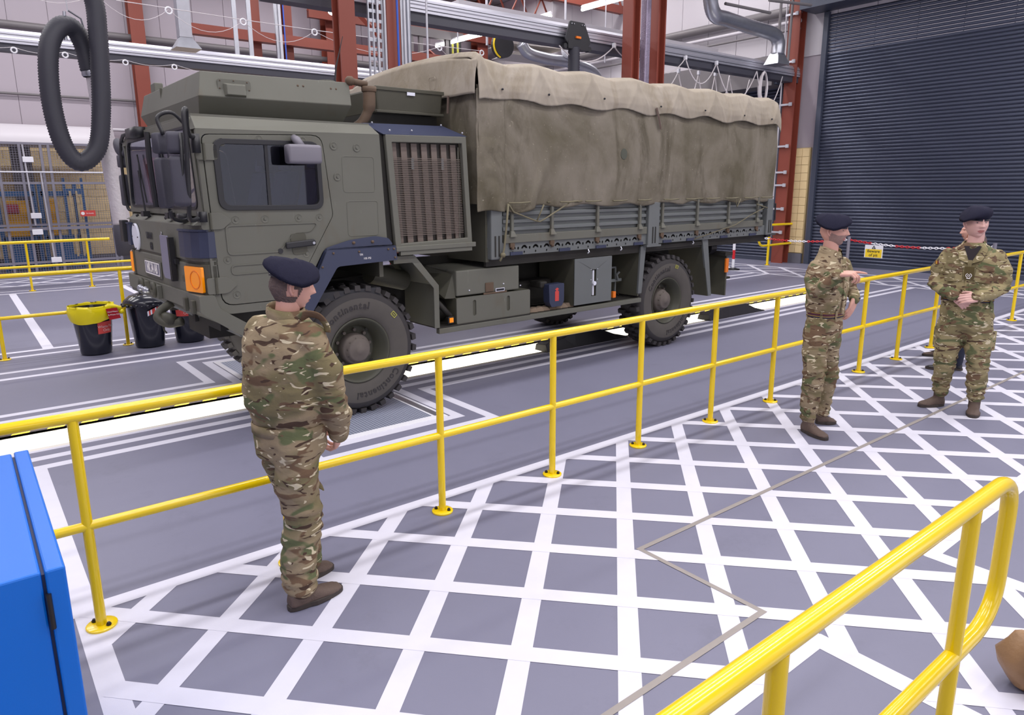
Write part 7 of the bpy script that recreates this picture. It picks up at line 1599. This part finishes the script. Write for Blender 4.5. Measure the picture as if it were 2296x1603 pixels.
jk = cloth(f, a, 'jacket', M['camo3'], s3, .013, .012, 21, zn)
Fv = f.D(*F3); Rv = Vector((Fv.y, -Fv.x, 0)); nc = f.P(.033, 0, 0)
a = MB(); a.hexa([nc+Vector((0, 0, 1.41))+Fv*.128-Rv*.004, nc+Vector((0, 0, 1.41))+Fv*.128+Rv*.004, nc+Vector((0, 0, 1.41))+Fv*.1+Rv*.004, nc+Vector((0, 0, 1.41))+Fv*.1-Rv*.004, nc+Vector((0, 0, 1.56))+Fv*.080-Rv*.066, nc+Vector((0, 0, 1.56))+Fv*.080+Rv*.066, nc+Vector((0, 0, 1.56))-Fv*.02+Rv*.066, nc+Vector((0, 0, 1.56))-Fv*.02-Rv*.066])
a.v = [p+Fv*.018 for p in a.v]; a.build('undershirt', 'tshirt', s3)
for s in (-1, 1):
    a = MB(); o = nc+Fv*.016
    q = [o+Vector((0, 0, 1.405))+Fv*.135+Rv*s*.004, o+Vector((0, 0, 1.44))+Fv*.128+Rv*s*.085, o+Vector((0, 0, 1.53))+Fv*.075+Rv*s*.115, o+Vector((0, 0, 1.60))-Fv*.01+Rv*s*.085, o+Vector((0, 0, 1.585))+Fv*.055+Rv*s*.070]
    a.add(q+[p-Fv*.008-Vector((0, 0, .004)) for p in q], [(0, 1, 2, 4), (4, 2, 3), (5, 9, 7, 6), (9, 8, 7), (0, 4, 9, 5), (4, 3, 8, 9), (0, 5, 6, 1), (1, 6, 7, 2), (2, 7, 8, 3)]); a.build('lapel', M['camo3'], jk)
    surf_patch(f, nc+Rv*s*.115+Vector((0, 0, 1.315)), F3, .135, .14, .142, 'pocket', M['camo3'], jk, .012, tilt=.05, rl=-s*.10)
    surf_patch(f, nc+Rv*s*.115+Vector((0, 0, 1.375)), F3, .14, .05, .148, 'pocket_flap', M['camo3'], jk, .010, tilt=.1, rl=-s*.16, pts=[(-.07, .025), (-.07, -.012), (0, -.035), (.07, -.012), (.07, .025)])
a = MB(); rs = []
for (z, e) in ((1.515, .006), (1.55, .010), (1.60, .0), (1.598, -.008), (1.55, -.002), (1.52, -.01)): rs.append([nc+Vector((0, 0, z))+Rv*(.082+e)*math.cos(t)+Fv*(.082+e)*math.sin(t) for t in [math.radians(150)+math.radians(240)*k/36 for k in range(37)]])
rs.append(rs[0]); a.rings(rs, caps=False, closed=False); a.build('collar', M['camo3'], jk, smooth='all')
surf_patch(f, nc+Vector((0, 0, 1.27)), F3, .03, .34, .156, 'placket', M['camo3'], jk, .010, tilt=.02)
rk = surf_patch(f, nc+Vector((0, 0, 1.325))-Rv*.005, F3, .075, .115, .168, 'rank_slide', 'olive_patch', jk, .005)
a = MB(); o = nc+Vector((0, 0, 1.305))-Rv*.005+Fv*.175
for s in (-1, 1): a.tube([o-Rv*s*(.022*math.sin(t))+Vector((0, 0, -.018*math.cos(t))) for t in [math.radians(20+14*k) for k in range(11)]], .0028, 5)
a.tube([o+Rv*.008*math.cos(t)+Vector((0, 0, .008*math.sin(t))) for t in [2*PI*k/8 for k in range(9)]], .0025, 5); a.tube([o-Rv*.014-Vector((0, 0, .026)), o+Rv*.014-Vector((0, 0, .026))], .004, 4); a.build('rank_crown', 'label_txt', rk)
surf_patch(f, f.P(-.175, .0, 1.40), (-.75, -.66), .04, .03, .078, 'shoulder_badge', 'belt_red', jk, .004)
surf_patch(f, f.P(-.175, .0, 1.40), (-.75, -.66), .016, .03, .082, 'badge_centre', 'belt_gold', jk, .003)
for A2 in (R_arm, L_arm):
    p, q = f.P(*A2[-1]), f.P(*A2[-2]); d_ = (p-q).normalized(); a = MB(); a.tube([p-d_*.035, p, p+d_*.012], [.055, .052, .047], 18); a.build('cuff', M['camo3'], jk, smooth='all')
b = belt(f, (.035, .0), F3, s3, 1.065, .196, .150, .056)
for t in (.5, 1.1, 2.0, 2.65, 4.0, 5.3):
    c = f.P(.035, 0, 1.093)+Rv*.206*math.copysign(abs(math.cos(t))**.8, math.cos(t))+Fv*.160*math.copysign(abs(math.sin(t))**.8, math.sin(t)); a = MB(); a.tube([c-Vector((0, 0, .04)), c+Vector((0, 0, .04))], .012, 4); a.build('belt_loop', M['camo3'], s3)
a = MB(); f.torso(a, [(.80, .045, .0, .185, .130), (.88, .043, .0, .205, .148), (.98, .04, .0, .205, .152), (1.08, .035, .0, .198, .150)], F3)
f.limb(a, R_leg, [.125, .115, .095, .082, .062]); f.limb(a, L_leg, [.125, .115, .095, .082, .062])
zn = [(f.P(*R_leg[2]), .16, .006), (f.P(*L_leg[2]), .16, .006), (f.P(-.08, .1, .2), .12, .009), (f.P(.195, .05, .2), .12, .009), (f.P(.04, -.1, .9), .15, .005)]
tr = cloth(f, a, 'trousers', M['camo3'], s3, .013, .013, 24, zn)
for s, c in ((-1, (-.165, .0, .70)), (1, (.265, .0, .70))):
    surf_patch(f, f.P(*c), (s*.9, -.44), .13, .18, -.018, 'cargo_pocket', M['camo3'], tr, .018)
boot(f, (-.045, .165), (-.240, -.02), s3, sc_=1.08); boot(f, (.200, .115), (.195, -.165), s3, sc_=1.1)

# ---------------------------------------------------------------- two bystanders mostly hidden behind soldier 3
def bystander(B, Fb, label, hair_m, coat, legs_m, shoe_m, hz, prof, feet, w_=1.0, arms=1):
    f = Fig(B, ''); mb = MB(); o = prof
    R = (Fb[1], -Fb[0])
    sh = lambda s, d0, z: (o+R[0]*s+Fb[0]*d0, R[1]*s+Fb[1]*d0, z)
    Ra = [sh(.17*w_, 0, hz-.33), sh(.20*w_, .0, hz-.60), sh(.19*w_, .05, hz-.86)]; La = [sh(-.17*w_, 0, hz-.33), sh(-.20*w_, .0, hz-.60), sh(-.19*w_, .05, hz-.86)]
    Rl = [sh(.08*w_, 0, .90), (feet[0][0]*.5+o*.5, feet[0][1]*.6, .48), (feet[0][0], feet[0][1], .09)]; Ll = [sh(-.08*w_, 0, .90), (feet[1][0]*.5+o*.5, feet[1][1]*.6, .48), (feet[1][0], feet[1][1], .09)]
    core_body(f, mb, [(Ra, [.04, .035, .026]), (La, [.04, .035, .026]), (Rl, [.07, .05, .035]), (Ll, [.07, .05, .035]), ([(o, 0, hz-.35), (o, 0, hz-.10)], [.06, .055])], [(.86, o, 0, .13*w_, .09), (1.1, o, 0, .12*w_, .09), (hz-.36, o, 0, .13*w_, .08), (hz-.30, o, 0, .08, .06)], Fb)
    Mx, hh = head(f, f.P(o, 0, hz-.12), Fb, 0, .95, 0, mb=mb, hair='full')
    for A2 in (Ra, La): hand(f, f.P(*A2[-1]), f.D(Fb[0], Fb[1], -.6), f.D(R[0], R[1], 0), 1, [(.4, .5, .3)]*4, mb, .95, .005)
    p = place(f, mb, SK('skin'), label); hh.build('hair', hair_m, p, smooth='all')
    a = MB(); f.torso(a, [(.80, o, 0, .17*w_, .125), (1.05, o, 0, .15*w_, .115), (1.25, o, 0, .165*w_, .12), (hz-.36, o, 0, .18*w_, .105), (hz-.30, o, 0, .11, .085), (hz-.27, o, 0, .07, .07)], Fb)
    for A2 in (Ra, La): f.limb(a, A2, [.066, .058, .045])
    cloth(f, a, 'jacket', coat, p, .016, .006, 3)
    a = MB(); f.torso(a, [(.80, o, 0, .14*w_, .11), (.95, o, 0, .145*w_, .11)], Fb)
    for A2 in (Rl, Ll): f.limb(a, A2, [.09, .07, .055])
    cloth(f, a, 'trousers', legs_m, p, .016, .006, 5)
    for ft_ in feet: boot(f, (ft_[0]-ft_[2]*.06, ft_[1]-ft_[3]*.06), (ft_[0]+ft_[2]*.21, ft_[1]+ft_[3]*.21), p, m=shoe_m, h=.11, sc_=.9)
bystander((9.50, 3.28), (-.93, -.37), 'ginger-haired person in navy jacket and jeans largely hidden behind the broad soldier', 'hair_red', 'navy_cloth', 'jeans', 'boot', 1.68, .12, [(-.02, .10, -.95, -.3), (.17, -.10, -.3, -.95)])
bystander((8.85, 2.98), (-1, .05), 'person in dark trousers hidden behind the broad soldier but for one black shoe tip', 'hair', 'navy_cloth', 'navy_cloth', 'black', 1.60, .10, [(-.02, .02, -1, .05), (.08, .12, -1, .05)], .8)
